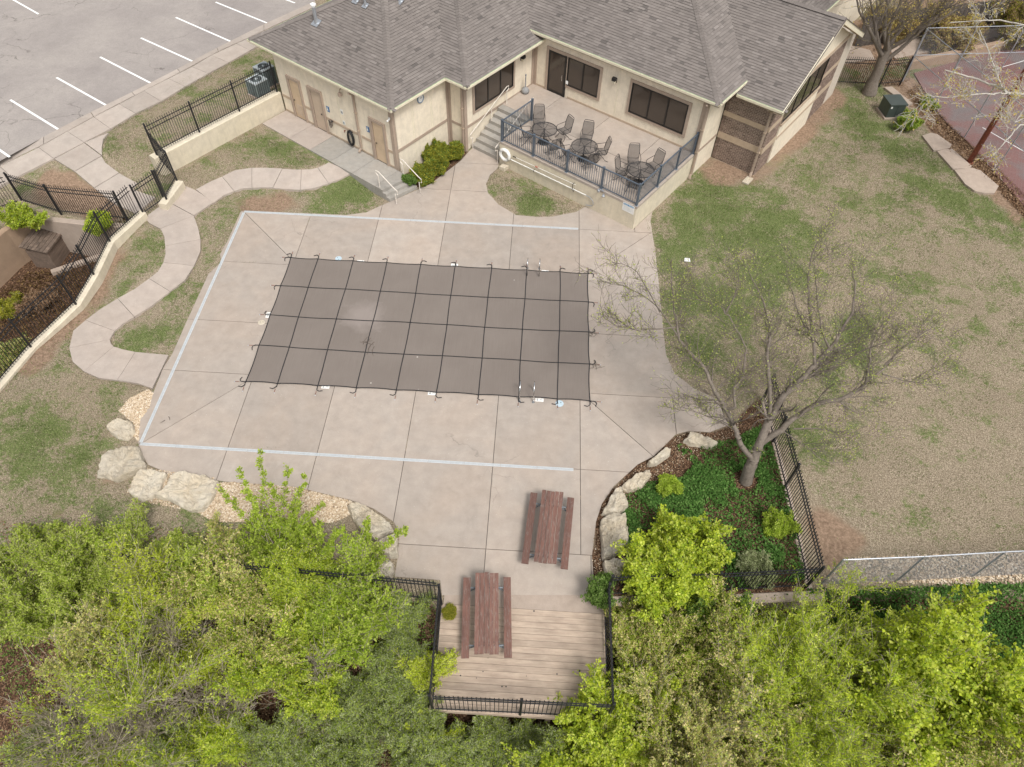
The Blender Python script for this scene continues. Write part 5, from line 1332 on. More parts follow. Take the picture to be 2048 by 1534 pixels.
# ------------------------------------------------------------------ air conditioning units and green cabinet
def acunit(u, v, s, H, lab, rz):
    p = P(u, v, 1.15 + H); t = empty("air_conditioner", (p[0], p[1], 1.12), rz, lab, "air conditioner", "air conditioners by the retaining wall")
    MB().box(-s - .08, s + .08, -s - .08, s + .08, -.06, .02).build("pad", M_oldconc, t)
    MB().box(-s, s, -s, s, .02, H - .05).build("coil_core", M_black, t)
    m = MB()
    for k in range(14):
        z = .06 + (H - .16) * k / 13; m.box(-s - .012, s + .012, -s - .012, s + .012, z, z + .02)
    tag(m.build("louver_slats", M_acgrey, t), kind='stuff')
    for a in (-1, 1):
        for b in (-1, 1): MB().box(a * s - .025, a * s + .025, b * s - .025, b * s + .025, .0, H - .05).build("corner_post", M_acgrey, t)
    MB().box(-s - .02, s + .02, -s - .02, s + .02, H - .05, H).build("top_panel", M_actop, t)
    MB().lathe([(s * .74, H + .001), (s * .74, H + .012)], 24).build("fan_opening", M_black, t)
    for r in (.3, .52, .74): MB().tube([(s * r * math.cos(k * math.pi / 12), s * r * math.sin(k * math.pi / 12), H + .03) for k in range(24)], .008, 4, True).build("guard_ring", M_acgrey, t)
    MB().lathe([(s * .2, H + .013), (s * .18, H + .035)], 12).build("fan_hub", M_actop, t)
acunit(512, 157, .38, .78, "squat grey air conditioner nearest the iron fence", TH)
acunit(526, 131, .36, .95, "taller grey air conditioner against the building corner", TH)
c0 = Vector(P(1769.5, 238, 0)); c1 = Vector(P(1798, 237, 0)); c2 = Vector(P(1755, 221, 0)); dx = (c1 - c0).normalized(); Lx = (c1 - c0).length; Ly = (c2 - c0).length
t = empty("utility_cabinet", (c0.x, c0.y, 0), math.atan2(dx.y, dx.x), "dark green metal utility cabinet on the lawn near the big tree", "cabinet")
Lx *= 1.12; Ly *= 1.15
MB().box(-.08, Lx + .08, -.08, Ly + .05, -.05, .08).build("pad", M_oldconc, t)
MB().box(0, Lx, 0, Ly, .08, .76).build("body", M_transf, t)
m = MB(); m.prism([(-.03, -.04), (Lx + .03, -.04), (Lx + .03, Ly + .03), (-.03, Ly + .03)], .76, .83); m.build("lid", M_transf, t)
MB().box(Lx * .5 - .006, Lx * .5 + .006, -.006, -.0005, .15, .72).build("door_seam", M_black, t); MB().box(.06, .14, -.02, -.002, .6, .7).build("latch", M_white, t)

# ------------------------------------------------------------------ rusty light pole, court, court fence, chain link fence
p = P(1938, 325, 0); t = empty("light_pole", (p[0], p[1], 0), 0, "tall rust red steel light pole at the edge of the maroon court", "pole")
MB().tube([(0, 0, 0), (0, 0, 4), (0, 0, 9)], [.13, .12, .09], 14).build("shaft", M_rust, t, smooth=True); MB().lathe([(.2, 0), (.2, .03), (.14, .06)], 14).build("base_plate", M_rust, t); MB().bar((-.8, 0, 8.9), (.8, 0, 8.9), .08, .08).build("cross_arm", M_rust, t)
court = [P(u, v, .02)[:2] for u, v in ((1828, 146), (1866, 213), (1905, 258), (1935, 283), (1990, 345), (2060, 425), (2300, 660), (2500, 250), (2200, 60), (2048, 92), (1950, 113))]
tag(MB().prism(court, -.05, .03).build("tennis_court", M_court), kind='structure')
cl = empty("court_lines", (0, 0, 0)); 
for a, b in (((1985, 140), (2060, 118)), ((2050, 132), (2160, 250)), ((1965, 255), (2060, 310))):
    p, q = P(*a, .03), P(*b, .03); L = math.dist(p, q); MB().box(0, L, -.025, .025, .034, .035).build("painted_line", M_line, cl, loc=(p[0], p[1], 0), rot=(0, 0, math.atan2(q[1] - p[1], q[0] - p[0])))
cl['kind'] = 'structure'
def chainlink(pts, H, lab, every, pole_r=.03, mids=(), posts=None, gauge=.003, sp=.075):
    o = pts[0]; t = empty("chain_link_fence", (*o[:2], 0), 0, lab, "fence")
    for p, q in zip(pts[:-1], pts[1:]):
        a = Vector((p[0] - o[0], p[1] - o[1], 0)); b = Vector((q[0] - o[0], q[1] - o[1], 0)); L = (b - a).length; n = max(1, round(L / every))
        for i in range(n + 1):
            c = a.lerp(b, i / n)
            if i < n or q is pts[-1]: MB().lathe([(pole_r, 0), (pole_r, H), (pole_r * .4, H + .03)], 10, (0, 0, 0)).build("post", M_steel, t, loc=c)
        for z in (H,) + tuple(mids): MB().tube([a + Vector((0, 0, z)), b + Vector((0, 0, z))], .022, 8).build("rail", M_steel, t)
        m = MB(); d = (b - a).normalized(); k = -H
        while k < L:
            for s in (0, 1):
                x0, x1 = (k, k + H) if s == 0 else (k + H, k); z0, z1 = .03, H
                # clip to 0..L
                if x0 > x1: xa, za, xb, zb = x1, z1, x0, z0
                else: xa, za, xb, zb = x0, z0, x1, z1
                if xb <= 0 or xa >= L: continue
                if xa < 0: za += (zb - za) * (0 - xa) / (xb - xa); xa = 0
                if xb > L: zb = za + (zb - za) * (L - xa) / (xb - xa); xb = L
                P0 = a + d * xa; P1 = a + d * xb; m.bar((P0.x, P0.y, za), (P1.x, P1.y, zb), gauge, gauge)
            k += sp
        tag(m.build("wire_mesh", M_steel, t), kind='stuff')
    return t
pA, pB, pC = P(1865, 220, 0), P(1928, 276, 0), P(1993, 337, 0)
dv = ((pC[0] - pA[0]) / 2, (pC[1] - pA[1]) / 2)
chainlink([(pA[0] - dv[0] * 1.1, pA[1] - dv[1] * 1.1, 0), pA, pB, pC, (pC[0] + dv[0] * 3, pC[1] + dv[1] * 3, 0)], 3.0, "tall galvanised chain link fence beside the rusty pole along the court", 2.7, .03, (1.5,), gauge=.0025, sp=.11)
q0 = (pA[0] - dv[0] * 1.1, pA[1] - dv[1] * 1.1, 0)
chainlink([(q0[0] + .1, q0[1] + .1, 0), (q0[0] + 14, q0[1] + 2.2, 0)], 3.0, "tall chain link fence at the far end of the court", 2.9, .03, (1.5,), gauge=.0025, sp=.11)
chainlink([(9.5, 9.1, 0), P(1792, 1163, 0), P(1943, 1154, 0), P(2110, 1146, 0), P(2300, 1130, 0)], 1.85, "knee high looking galvanised chain link fence bordering the dry lawn on the south", 2.6, .03, gauge=.0035, sp=.06)['label'] = "galvanised chain link fence along the south edge of the dry lawn"
w0 = P(1818, 140, 0); w1 = P(2048, 90, 0); w2 = (w1[0] + 12, w1[1] + 2.4)
lowwall([(*w0[:2], .5), (*w1[:2], .5), (*w2, .5)], .3, -.2, "court_wall", "low orange tan concrete wall behind the maroon court", "wall", M_rustconc)
a0 = P(1790, 118, 0); a1 = P(2048, 62, 0); d_ = (a1[0] - a0[0], a1[1] - a0[1])
rd = [(a0[0], a0[1]), (a0[0] + d_[0] * 2, a0[1] + d_[1] * 2), (a0[0] + d_[0] * 2, a0[1] + d_[1] * 2 + 1.7), (a0[0], a0[1] + 1.7)]
tag(MB().prism(rd, -.05, .02).build("alley", M_oldconc), kind='structure')
wq = [P(u, v, .05)[:2] for u, v in ((1672, 128), (1690, 88), (1740, 100), (1750, 118))]
tag(MB().prism(wq, -.05, .05).build("side_path", M_oldconc), kind='structure')
# board fence beyond the alley
f0 = P(1800, 92, 0); f1 = P(2060, 58, 0); L = math.dist(f0, f1) * 1.8; an = math.atan2(f1[1] - f0[1], f1[0] - f0[0])
t = empty("board_fence", (f0[0], f0[1] + .6, 0), an, "dark weathered vertical board fence overgrown with vines beyond the court", "fence")
bmm = [MB().box(0, .135, -.01, .01, 0, 1.85 + e).mesh("board", M_fencewood) for e in (0, .03, -.04)]
for k in range(int(L / .145)): link("board", random.choice(bmm), t, (k * .145 - 3, random.uniform(-.01, .01), 0), (0, random.uniform(-.02, .02), 0))
for z in (.4, 1.4): MB().box(-3, L - 3, .012, .06, z, z + .08).build("rail", M_fencewood, t)

# ------------------------------------------------------------------ plants
LF = dict(
    lime=leafmat("lime_leaves", (.33, .41, .03), (.53, .61, .06), (.70, .74, .18), .5),
    green=leafmat("fresh_green_leaves", (.19, .28, .03), (.37, .48, .055), (.55, .63, .14), .5),
    mid=leafmat("mid_green_leaves", (.08, .14, .03), (.14, .23, .05), (.25, .35, .10), .4),
    beige=leafmat("pale_tan_green_seed_leaves", (.36, .35, .10), (.60, .54, .21), (.78, .66, .36), .45),
    olive=leafmat("yellow_olive_leaves", (.15, .165, .025), (.27, .28, .035), (.48, .42, .07), .4),
    juniper=leafmat("grey_green_sprays", (.15, .18, .075), (.29, .33, .155), (.44, .47, .26), .3),
    dark=leafmat("dark_ivy_leaves", (.025, .06, .014), (.065, .14, .03), (.15, .25, .07), .2),
    yellow=leafmat("yellow_spring_leaves", (.34, .29, .06), (.50, .42, .11), (.62, .48, .20)),
    sparse=leafmat("pale_yellow_green_buds", (.26, .31, .06), (.38, .43, .10), (.50, .53, .18)),
    silt=leafmat("dark_silty_leaves", (.03, .018, .01), (.075, .045, .022), (.17, .11, .05), .1),
    litter=leafmat("dry_brown_leaves", (.11, .062, .036), (.21, .13, .078), (.37, .26, .165), .1))
class Plant:
    def __init__(s): s.p0 = []; s.p1 = []; s.r0 = []; s.r1 = []; s.l0 = []; s.l1 = []
    def seg(s, a, b, ra, rb): s.p0.append(a); s.p1.append(b); s.r0.append(ra); s.r1.append(rb)
    def twig(s, a, b): s.l0.append(a); s.l1.append(b)
def rnd3(k): return Vector((random.gauss(0, k), random.gauss(0, k), random.gauss(0, k)))
def grow(S, p, d, L, r, lev, c):
    n = 4 if lev < c['max'] else 3
    dd = d.copy(); q = p.copy()
    for i in range(n):
        dd = (dd + rnd3(c['wan']) + Vector((0, 0, c['up'] * (.5 + .5 * lev)))).normalized()
        e = q + dd * (L / n)
        ra, rb = r * (1 - .75 * i / n), r * (1 - .75 * (i + 1) / n)
        S.seg(tuple(q), tuple(e), max(ra, c['rmin']), max(rb, c['rmin'] * .8))
        if lev >= c['max'] - c.get('ll', 1): S.twig(tuple(q), tuple(e))
        if lev < c['max'] and (i >= 1 or lev > 0):
            for _ in range(c['kids'][lev] if isinstance(c['kids'], (list, tuple)) else c['kids']):
                ax = dd.cross(rnd3(1)).normalized(); an = random.uniform(*c['ang'])
                nd = (Matrix.Rotation(an, 3, ax) @ dd).normalized()
                grow(S, q.lerp(e, random.random()), nd, L * random.uniform(.42, .68), rb * .62, lev + 1, c)
        q = e
def tubes_mesh(name, S, mat, sides=3):
    p0 = np.array(S.p0); p1 = np.array(S.p1); r0 = np.array(S.r0)[:, None]; r1 = np.array(S.r1)[:, None]
    d = p1 - p0; d /= np.linalg.norm(d, axis=1, keepdims=True) + 1e-9
    up = np.where(np.abs(d[:, 2:3]) > .9, np.array([[1., 0, 0]]), np.array([[0, 0, 1.]]))
    x = np.cross(d, up); x /= np.linalg.norm(x, axis=1, keepdims=True); y = np.cross(x, d)
    V = []
    for c, r in ((p0, r0), (p1 + d * .3 * r1, r1)):
        for k in range(sides):
            a = 2 * math.pi * k / sides; V.append(c + (x * math.cos(a) + y * math.sin(a)) * r)
    n = len(p0); V = np.stack(V, 1).reshape(-1, 3); b = (np.arange(n) * 2 * sides)[:, None]
    F = np.concatenate([np.concatenate([b + k, b + (k + 1) % sides, b + sides + (k + 1) % sides, b + sides + k], 1) for k in range(sides)], 0)
    return npmesh(name, V, F, [mat])
def leaf_quads(c, ln, wd, upb=.6, ax=None, tone=None, jit=.35):
    n = len(c); nr = rng.normal(size=(n, 3)); nr[:, 2] = np.abs(nr[:, 2]) + upb; nr /= np.linalg.norm(nr, axis=1, keepdims=True)
    a = rng.normal(size=(n, 3)) if ax is None else ax + rng.normal(size=(n, 3)) * .45
    a -= nr * (a * nr).sum(1, keepdims=True); a /= np.linalg.norm(a, axis=1, keepdims=True) + 1e-9
    b = np.cross(nr, a); s = rng.uniform(1 - jit, 1 + jit, (n, 1))
    V = np.stack([c, c + a * ln * .45 * s + b * wd * .5 * s, c + a * ln * s, c + a * ln * .45 * s - b * wd * .5 * s], 1).reshape(-1, 3)
    F = np.arange(n * 4).reshape(n, 4)
    return V, F
def leaves(name, S, mat, per, ln, wd, spread, parent=None, upb=.6, keep=1.0, clump=0, m=4):
    l0 = np.array(S.l0); l1 = np.array(S.l1)
    nc = max(1, per / m); idx = np.repeat(np.arange(len(l0)), int(math.ceil(nc)))
    idx = idx[rng.random(len(idx)) < keep * nc / math.ceil(nc)]
    t = rng.random((len(idx), 1))
    c0 = l0[idx] * (1 - t) + l1[idx] * t + rng.normal(size=(len(idx), 3)) * spread * .7
    if clump:
        w = fbm(c0[:, 0] * clump, c0[:, 1] * clump + c0[:, 2] * .7, 9, 2); k = rng.random(len(c0)) < np.clip((w - .40) * 6, .04, 1); c0 = c0[k]; idx = idx[k]
    ct = rng.normal(.47, .3, len(idx))
    j = np.repeat(np.arange(len(idx)), m); c = c0[j] + rng.normal(size=(len(j), 3)) * ln * .38
    ax = (l1 - l0)[idx][j]; ax /= np.linalg.norm(ax, axis=1, keepdims=True) + 1e-9
    V, F = leaf_quads(c, ln * .88, wd * .88, upb, ax)
    tn = np.clip(ct[j] + rng.normal(0, .12, len(j)), 0, 1)
    return link(name, npmesh(name, V, F, [mat], tn), parent)
LS = .95; DEN = .56
def shrub(name, label, cat, top, zt, R, H, mat, stems=9, per=10, ln=.07, wd=.045, spread=.05, kids=(2, 2, 2), wan=.14, up=.05, ang=(.35, .95), tilt=(.1, .9), bark=None, mx=3, rst=.028, zb=None, clump=0, lean=(0, 0), group=None, keep=1.0, mix=None):
    """top: pixel of the crown's middle in the photo, seen at height zt"""
    x, y, _ = P(*top, zt); zb = float(gz(x, y)) if zb is None else zb
    t = empty(name, (x, y, zb - .05), 0, label, cat, group); S = Plant()
    cfg = dict(max=mx, wan=wan, up=up, kids=kids, ang=ang, rmin=.006, ll=1)
    Hh = max(.5, zt - zb) if H is None else H
    stems = max(5, int(stems * .88))
    for k in range(stems):
        az = 2 * math.pi * (k + random.random() * .8) / stems; ti = random.uniform(*tilt)
        hr = R * math.sin(ti) / math.sin(max(tilt)) * random.uniform(.6, .95); d = Vector((math.cos(az) * hr + lean[0], math.sin(az) * hr + lean[1], Hh * random.uniform(.6, 1.0)))
        b = Vector((math.cos(az) * R * .1, math.sin(az) * R * .1, 0)); L = d.length * random.uniform(.42, .86) * LS
        grow(S, b, d.normalized(), L, rst * random.uniform(.7, 1.2), 0, cfg)
    link("branches", tubes_mesh("branches", S, bark or M_twig, 3), t)
    o = leaves("foliage", S, LF[mat], per * DEN, ln, wd, spread * .7, t, keep=keep, clump=clump)
    if mix: leaves("foliage", S, LF[mix[0]], mix[1] * DEN, ln, wd, spread * .7, t, clump=clump, keep=keep)
    return t, S
sh_ = "shrubs and young trees on the bank"
B = dict(group=sh_)
# west bank, from the stone edge down
shrub("young_elm", "tall fresh green sapling whose upright shoots cross in front of the gravel bed", "tree", (560, 1075), 1.2, 1.9, None, "green", stems=14, per=7, ln=.075, wd=.05, spread=.03, tilt=(.05, .55), wan=.07, clump=0, mx=3, kids=(2, 1, 1), zb=-.3, bark=M_barkdark, **B)
shrub("young_elm", "bright green bushy sapling south of the tall upright shoots", "tree", (640, 1215), 1.0, 2.3, None, "green", stems=12, per=9, ln=.075, wd=.05, spread=.05, mix=("lime", 3), zb=-.9, **B)
shrub("flowering_shrub", "pale tan and yellow shrub left of the tall green shoots", "shrub", (400, 1110), 1.3, 1.7, None, "beige", stems=10, per=6, ln=.06, wd=.045, spread=.05, zb=-.6, mix=("sparse", 3), tilt=(.05, .7), **B)
shrub("flowering_shrub", "pale tan flowering shrub trailing between two green masses on the west bank", "shrub", (520, 1275), 1.1, 1.7, None, "beige", stems=9, per=6, ln=.055, wd=.04, spread=.05, mix=("green", 2), **B)
shrub("spring_tree", "large yellow green feathery tree at the lower left", "tree", (270, 1260), 2.6, 2.5, None, "lime", stems=13, per=13, ln=.085, wd=.028, spread=.06, clump=.9, **B)
shrub("spring_tree", "twiggy pale green tree at the left edge beside the lawn", "tree", (70, 1130), 1.8, 2.3, None, "green", stems=14, per=5, ln=.07, wd=.035, spread=.05, bark=M_twig, mix=("sparse", 3), **B)
shrub("spring_tree", "yellow green tree with long bare grey shoots in the bottom left corner", "tree", (90, 1400), 2.8, 2.6, None, "lime", stems=16, per=6, ln=.075, wd=.03, spread=.06, bark=M_twig, lean=(.9, .6), clump=.8, wan=.06, mix=("green", 2), **B)
shrub("spring_tree", "low yellow green crown at the bottom between bare mulch patches", "tree", (370, 1420), 1.6, 1.9, None, "lime", stems=10, per=9, ln=.08, wd=.03, spread=.06, clump=.9, mix=("green", 3), **B)
shrub("flowering_shrub", "sandy pink flowering shrub deep in the lower left foliage", "shrub", (130, 1270), 2.0, 1.5, None, "beige", stems=8, per=6, ln=.055, wd=.04, spread=.05, mix=("sparse", 3), **B)
shrub("spring_tree", "green tree crown west of the timber deck at mid height", "tree", (600, 1340), 1.5, 1.9, None, "green", stems=10, per=9, ln=.07, wd=.04, spread=.05, clump=.9, mix=("lime", 2), **B)
jn = "grey green junipers on the bank"
for (u, v), R, z, lab in (((790, 1230), 1.3, .7, "yellow flecked grey green bush tight against the west deck railing"), ((790, 1340), 1.25, .6, "grey green juniper beside the middle of the west deck railing"), ((835, 1450), 1.2, .3, "feathery grey green juniper at the south west deck corner"),
                       ((705, 1400), 1.3, .4, "grey green juniper half way between the deck and the green crown"), ((560, 1480), 1.2, .3, "grey green juniper in bare mulch at the bottom of the west bank"), ((690, 1500), 1.0, .2, "small grey green juniper on the bottom edge left of the deck"),
                       ((40, 1510), 1.1, .8, "grey green juniper in the extreme bottom left corner"), ((330, 1525), 1.1, .4, "grey green juniper on the bottom edge under the low yellow green crown"),
                       ((950, 1480), 1.1, -.1, "green low juniper below the middle of the deck's south railing"), ((1060, 1490), 1.1, -.1, "green low juniper below the deck between two support posts")):
    shrub("juniper", lab, "shrub", (u, v), z, R, None, "juniper", stems=16, per=10, ln=.085, wd=.016, spread=.03, tilt=(.1, 1.1), wan=.1, mx=3, kids=(2, 2, 1), mix=("green", 2), group=jn, bark=M_barkdark)
shrub("spring_shrub", "small bright yellow green bush on the bottom edge left of the deck posts", "shrub", (880, 1515), .2, .7, None, "lime", stems=8, per=10, spread=.04, **B)
# east bank
shrub("leafy_tree", "vivid lime green young tree in the ivy bed beside the boulders", "tree", (1365, 1100), 1.9, 1.85, None, "lime", stems=20, per=12, ln=.085, wd=.065, spread=.07, tilt=(.05, .8), zb=.0, mix=("green", 5), **B)
shrub("leafy_shrub", "mid green shrub hugging the west side of the vivid lime tree", "shrub", (1285, 1125), .9, .75, None, "green", stems=11, per=9, ln=.06, wd=.045, spread=.05, zb=.0, mix=("mid", 3), **B)
shrub("leafy_shrub", "mid green low shrub under the south side of the vivid lime tree", "shrub", (1420, 1180), 1.0, 1.25, None, "mid", stems=12, per=11, ln=.06, wd=.045, spread=.06, zb=-.2, mix=("green", 4), **B)
shrub("leafy_shrub", "small upright green shrub in the ivy near the boulders", "shrub", (1340, 960), .5, .6, None, "green", stems=9, per=8, ln=.06, wd=.035, spread=.04, zb=.0, **B)
shrub("leafy_shrub", "small green sapling against the fence on the east of the ivy bed", "shrub", (1555, 1045), .6, .6, None, "green", stems=7, per=7, ln=.06, wd=.04, spread=.04, zb=.0, **B)
shrub("leafy_shrub", "dark green sprig climbing the railing where the deck meets the east mulch", "shrub", (1205, 1175), .9, .38, None, "mid", stems=8, per=12, ln=.06, wd=.045, spread=.04, zb=.0, **B)
shrub("leafy_shrub", "green shoots poking through the west deck railing", "shrub", (878, 1310), .8, .32, None, "lime", stems=7, per=9, ln=.06, wd=.03, spread=.04, zb=-.8, **B)
shrub("leafy_shrub", "pale twiggy shrub in the ivy corner by the fence junction", "shrub", (1520, 1130), .7, .8, None, "juniper", stems=12, per=4, ln=.05, wd=.02, spread=.04, zb=-.0, bark=M_twig, **B)
shrub("flowering_shrub", "pale green and tan shrub just east of the timber deck", "shrub", (1290, 1245), .9, 1.35, None, "green", stems=12, per=6, ln=.055, wd=.04, spread=.05, mix=("beige", 4), **B)
shrub("flowering_shrub", "tan flowering shrub by the south east corner of the deck", "shrub", (1330, 1335), 1.0, 1.35, None, "beige", stems=11, per=6, ln=.055, wd=.04, spread=.05, mix=("green", 4), **B)
shrub("spring_tree", "bright yellow green cone of leaves covering the deck's south east corner", "tree", (1228, 1455), 1.5, 1.35, None, "lime", stems=15, per=13, ln=.08, wd=.055, spread=.06, tilt=(.05, .7), mix=("green", 3), **B)
shrub("flowering_shrub", "broad sandy tan flowering crown in the middle of the lower right thicket", "shrub", (1465, 1350), 1.7, 1.7, None, "beige", stems=13, per=7, ln=.055, wd=.045, spread=.06, mix=("green", 4), **B)
shrub("spring_tree", "light green crown between the deck and the willow like tree", "tree", (1440, 1250), 1.4, 1.45, None, "green", stems=12, per=8, ln=.065, wd=.045, spread=.05, mix=("beige", 2), **B)
shrub("willow", "willow like yellow green tree with long arching grey branches", "tree", (1660, 1330), 2.4, 2.5, None, "lime", stems=18, per=8, ln=.09, wd=.026, spread=.05, tilt=(.2, .95), wan=.06, bark=M_twig, lean=(-.6, .5), mix=("green", 3), **B)
shrub("willow", "arching yellow green crown on the bottom edge right of centre", "tree", (1690, 1480), 2.2, 1.9, None, "lime", stems=14, per=7, ln=.085, wd=.026, spread=.05, wan=.07, bark=M_twig, mix=("green", 3), **B)
shrub("flowering_shrub", "pinkish tan flowering crown on the bottom edge right of the deck", "shrub", (1430, 1490), 1.8, 1.5, None, "beige", stems=12, per=7, ln=.055, wd=.045, spread=.05, mix=("sparse", 2), **B)
shrub("leafy_tree", "large dense lime green tree at the right edge", "tree", (1925, 1310), 2.6, 2.1, None, "lime", stems=20, per=14, ln=.10, wd=.075, spread=.09, tilt=(.05, .95), kids=(2, 2, 2), mix=("green", 6), **B)
shrub("leafy_tree", "green crown joining the willow like tree to the large lime tree", "tree", (1800, 1310), 1.5, 1.4, None, "green", stems=13, per=11, ln=.08, wd=.06, spread=.07, mix=("lime", 5), **B)
shrub("flowering_shrub", "sandy tan tree crown in the bottom right corner", "tree", (2000, 1470), 2.4, 1.9, None, "beige", stems=13, per=7, ln=.06, wd=.045, spread=.06, mix=("green", 4), **B)
shrub("flowering_shrub", "thin twiggy tan shrub over bare earth near the bottom right", "shrub", (1870, 1490), 1.4, 1.1, None, "beige", stems=9, per=4, ln=.05, wd=.04, spread=.05, mix=("sparse", 2), bark=M_twig, **B)
for (u, v), R, lab in (((330, 1085), 1.1, "thin twiggy grey shrub just below the broad boulders"), ((170, 1095), 1.1, "thin twiggy green shrub on the lawn edge at the left, between two denser trees"), ((40, 1075), 1.1, "thin green twiggy shrub at the left edge, nearest the lawn"), ((470, 1110), .9, "thin twiggy pale shrub right below the gravel bed"), ((720, 1110), .9, "thin twiggy green shrub behind the long white boulder")):
    shrub("twiggy_shrub", lab, "shrub", (u, v), .9, R, None, "green", stems=13, per=3, ln=.06, wd=.04, spread=.04, bark=M_twig, mix=("sparse", 2), zb=-.1, tilt=(.1, .9), wan=.08, keep=.28, **B)
shrub("flowering_shrub", "pale tan green crown leaning over the west iron fence", "shrub", (420, 1165), 1.9, 1.7, None, "beige", stems=13, per=6, ln=.055, wd=.045, spread=.05, zb=-.6, mix=("green", 3), **B)
shrub("young_elm", "fresh green crown leaning over the west iron fence nearest the deck", "tree", (690, 1185), 1.9, 1.6, None, "green", stems=13, per=7, ln=.07, wd=.05, spread=.05, zb=-.6, **B)
shrub("spring_tree", "fresh green crown at the west end of the iron fence", "tree", (270, 1150), 1.9, 1.5, None, "lime", stems=12, per=6, ln=.075, wd=.035, spread=.05, zb=-.8, **B)
shrub("twiggy_shrub", "loose bare twigged green shrub leaning over the far west end of the iron fence", "shrub", (355, 1120), 1.9, 1.3, None, "green", stems=12, per=5, ln=.065, wd=.04, spread=.05, zb=-.4, mix=("sparse", 3), **B)
shrub("twiggy_shrub", "loose yellow green shrub over the middle of the west iron fence", "shrub", (570, 1135), 1.9, 1.3, None, "lime", stems=12, per=5, ln=.065, wd=.035, spread=.05, zb=-.4, mix=("green", 3), **B)
shrub("twiggy_shrub", "thin grey twigged shrub at the left of the west iron fence", "shrub", (200, 1115), 1.8, 1.3, None, "sparse", stems=14, per=3, ln=.06, wd=.035, spread=.05, zb=-.4, mix=("green", 2), **B)
def shoots(base_px, zb, tips, label, mat="green", r=.015, per=2):
    b = Vector(P(*base_px, zb)); t = empty("tall_shoots", tuple(b), 0, label, "sapling", sh_); S = Plant(); cf = dict(max=3, wan=.12, up=.12, kids=(2, 2, 1), ang=(.4, .9), rmin=.005, ll=1)
    for u, v, z in tips:
        e = Vector(P(u, v, z)) - b; n = 12; q = Vector((random.gauss(0, .1), random.gauss(0, .1), 0)); pr = q
        for i in range(1, n + 1):
            k = i / n; w = q.lerp(e, k) + Vector((0, 0, .35 * math.sin(k * math.pi) * e.length * .3)) + rnd3(.02); S.seg(tuple(pr), tuple(w), r * (1.1 - .8 * k), r * (1.1 - .8 * (k + 1 / n)))
            if k > .3:
                d = (w - pr).normalized()
                for _ in range(2):
                    nd = Matrix.Rotation(random.uniform(.4, .8), 3, d.cross(rnd3(1)).normalized()) @ d; grow(S, w, nd, random.uniform(.12, .3) * (1.3 - k * .7), .006, 2, cf)
            pr = w
    link("stems", tubes_mesh("stems", S, M_twig, 4), t); leaves("foliage", S, LF[mat], per, .065, .05, .02, t, m=3, keep=.8)
shoots((560, 1130), -.3, [(520, 908, 3.0), (478, 945, 2.7), (500, 985, 2.4), (548, 975, 2.6), (577, 945, 2.8), (612, 960, 2.8), (445, 985, 2.3), (600, 1010, 2.2), (640, 1010, 2.2)], "tall thin leafy shoots standing up in front of the gravel bed")
shoots((740, 1130), -.2, [(735, 1045, 1.6), (808, 1062, 1.8), (690, 1075, 1.5)], "thin leafy shoots reaching across the long white boulder")
shoots((640, 1130), -.3, [(600, 1060, 1.6), (640, 1050, 1.6), (680, 1060, 1.5), (560, 1050, 1.5), (660, 1100, 1.6)], "loose green shoots over bare duff between the gravel and the iron fence", per=2)
DEN = .9; LS = .8
# clipped bushes by the small steps
hg = "yellow green hedge bushes by the steps"
for (u, v), R, lab in (((845, 325), .85, "yellow olive bush at the near end of the hedge by the low steps"), ((876, 302), .8, "yellow olive bush in the middle of the hedge under the wall clock"), ((905, 282), .72, "yellow olive bush at the far end of the hedge in the wall corner"), ((868, 285), .7, "yellow olive bush at the back of the hedge against the wall")):
    shrub("hedge_bush", lab, "bush", (u, v), .95, R * .86, .85, "olive", stems=15, per=22, ln=.05, wd=.035, spread=.06, tilt=(.1, 1.15), zb=.0, kids=(2, 2, 1), group=hg, mix=("mid", 9), bark=M_barkdark)
shrub("leafy_shrub", "small blue green shrub at the corner of the door wing", "bush", (818, 344), .7, .35, .55, "mid", stems=9, per=12, ln=.05, wd=.04, spread=.04, zb=.1)
shrub("moss_tuft", "round tuft of olive weeds on the timber deck against the west railing", "weed", (898, 1222), .15, .3, .18, "olive", stems=22, per=12, ln=.05, wd=.012, spread=.03, mx=2, zb=.02, tilt=(.2, 1.2), rst=.004)
DEN = .6; LS = .9
# left channel and far plants
shrub("leafy_shrub", "bright green shrub on the creek bank behind the wooden hut", "shrub", (28, 405), 1.4, .8, None, "green", stems=11, per=7, keep=.6, ln=.06, wd=.05, spread=.06, zb=.2, mix=("lime", 5))
shrub("leafy_shrub", "loose light green sapling on the creek bank between the two iron fences", "shrub", (185, 425), 1.3, .8, None, "green", stems=9, per=6, ln=.07, wd=.05, spread=.05, zb=.3, mix=("lime", 3))
shrub("creek_shrub", "thorny grey and pale green scrub in the creek at the left edge", "shrub", (15, 690), .0, 1.2, None, "beige", stems=12, per=3, ln=.05, wd=.035, spread=.05, zb=-1.6, bark=M_twig, mix=("mid", 3))
shrub("creek_shrub", "pale branchy scrub in the creek beside the far channel wall", "shrub", (10, 590), -.7, .9, None, "olive", stems=10, per=3, ln=.05, wd=.035, spread=.05, zb=-1.7, bark=M_twig)
shrub("creek_shrub", "rusty brown scrub in the creek bed below the wooden hut", "shrub", (70, 585), -.9, 1.1, None, "litter", stems=12, per=5, ln=.05, wd=.035, spread=.05, zb=-1.7, bark=M_barkdark)
shrub("leafy_shrub", "green multi stemmed shrub beside the green utility cabinet", "shrub", (1828, 226), .9, .75, .95, "green", stems=11, per=12, ln=.06, wd=.035, spread=.05, zb=.0, mix=("mid", 5))
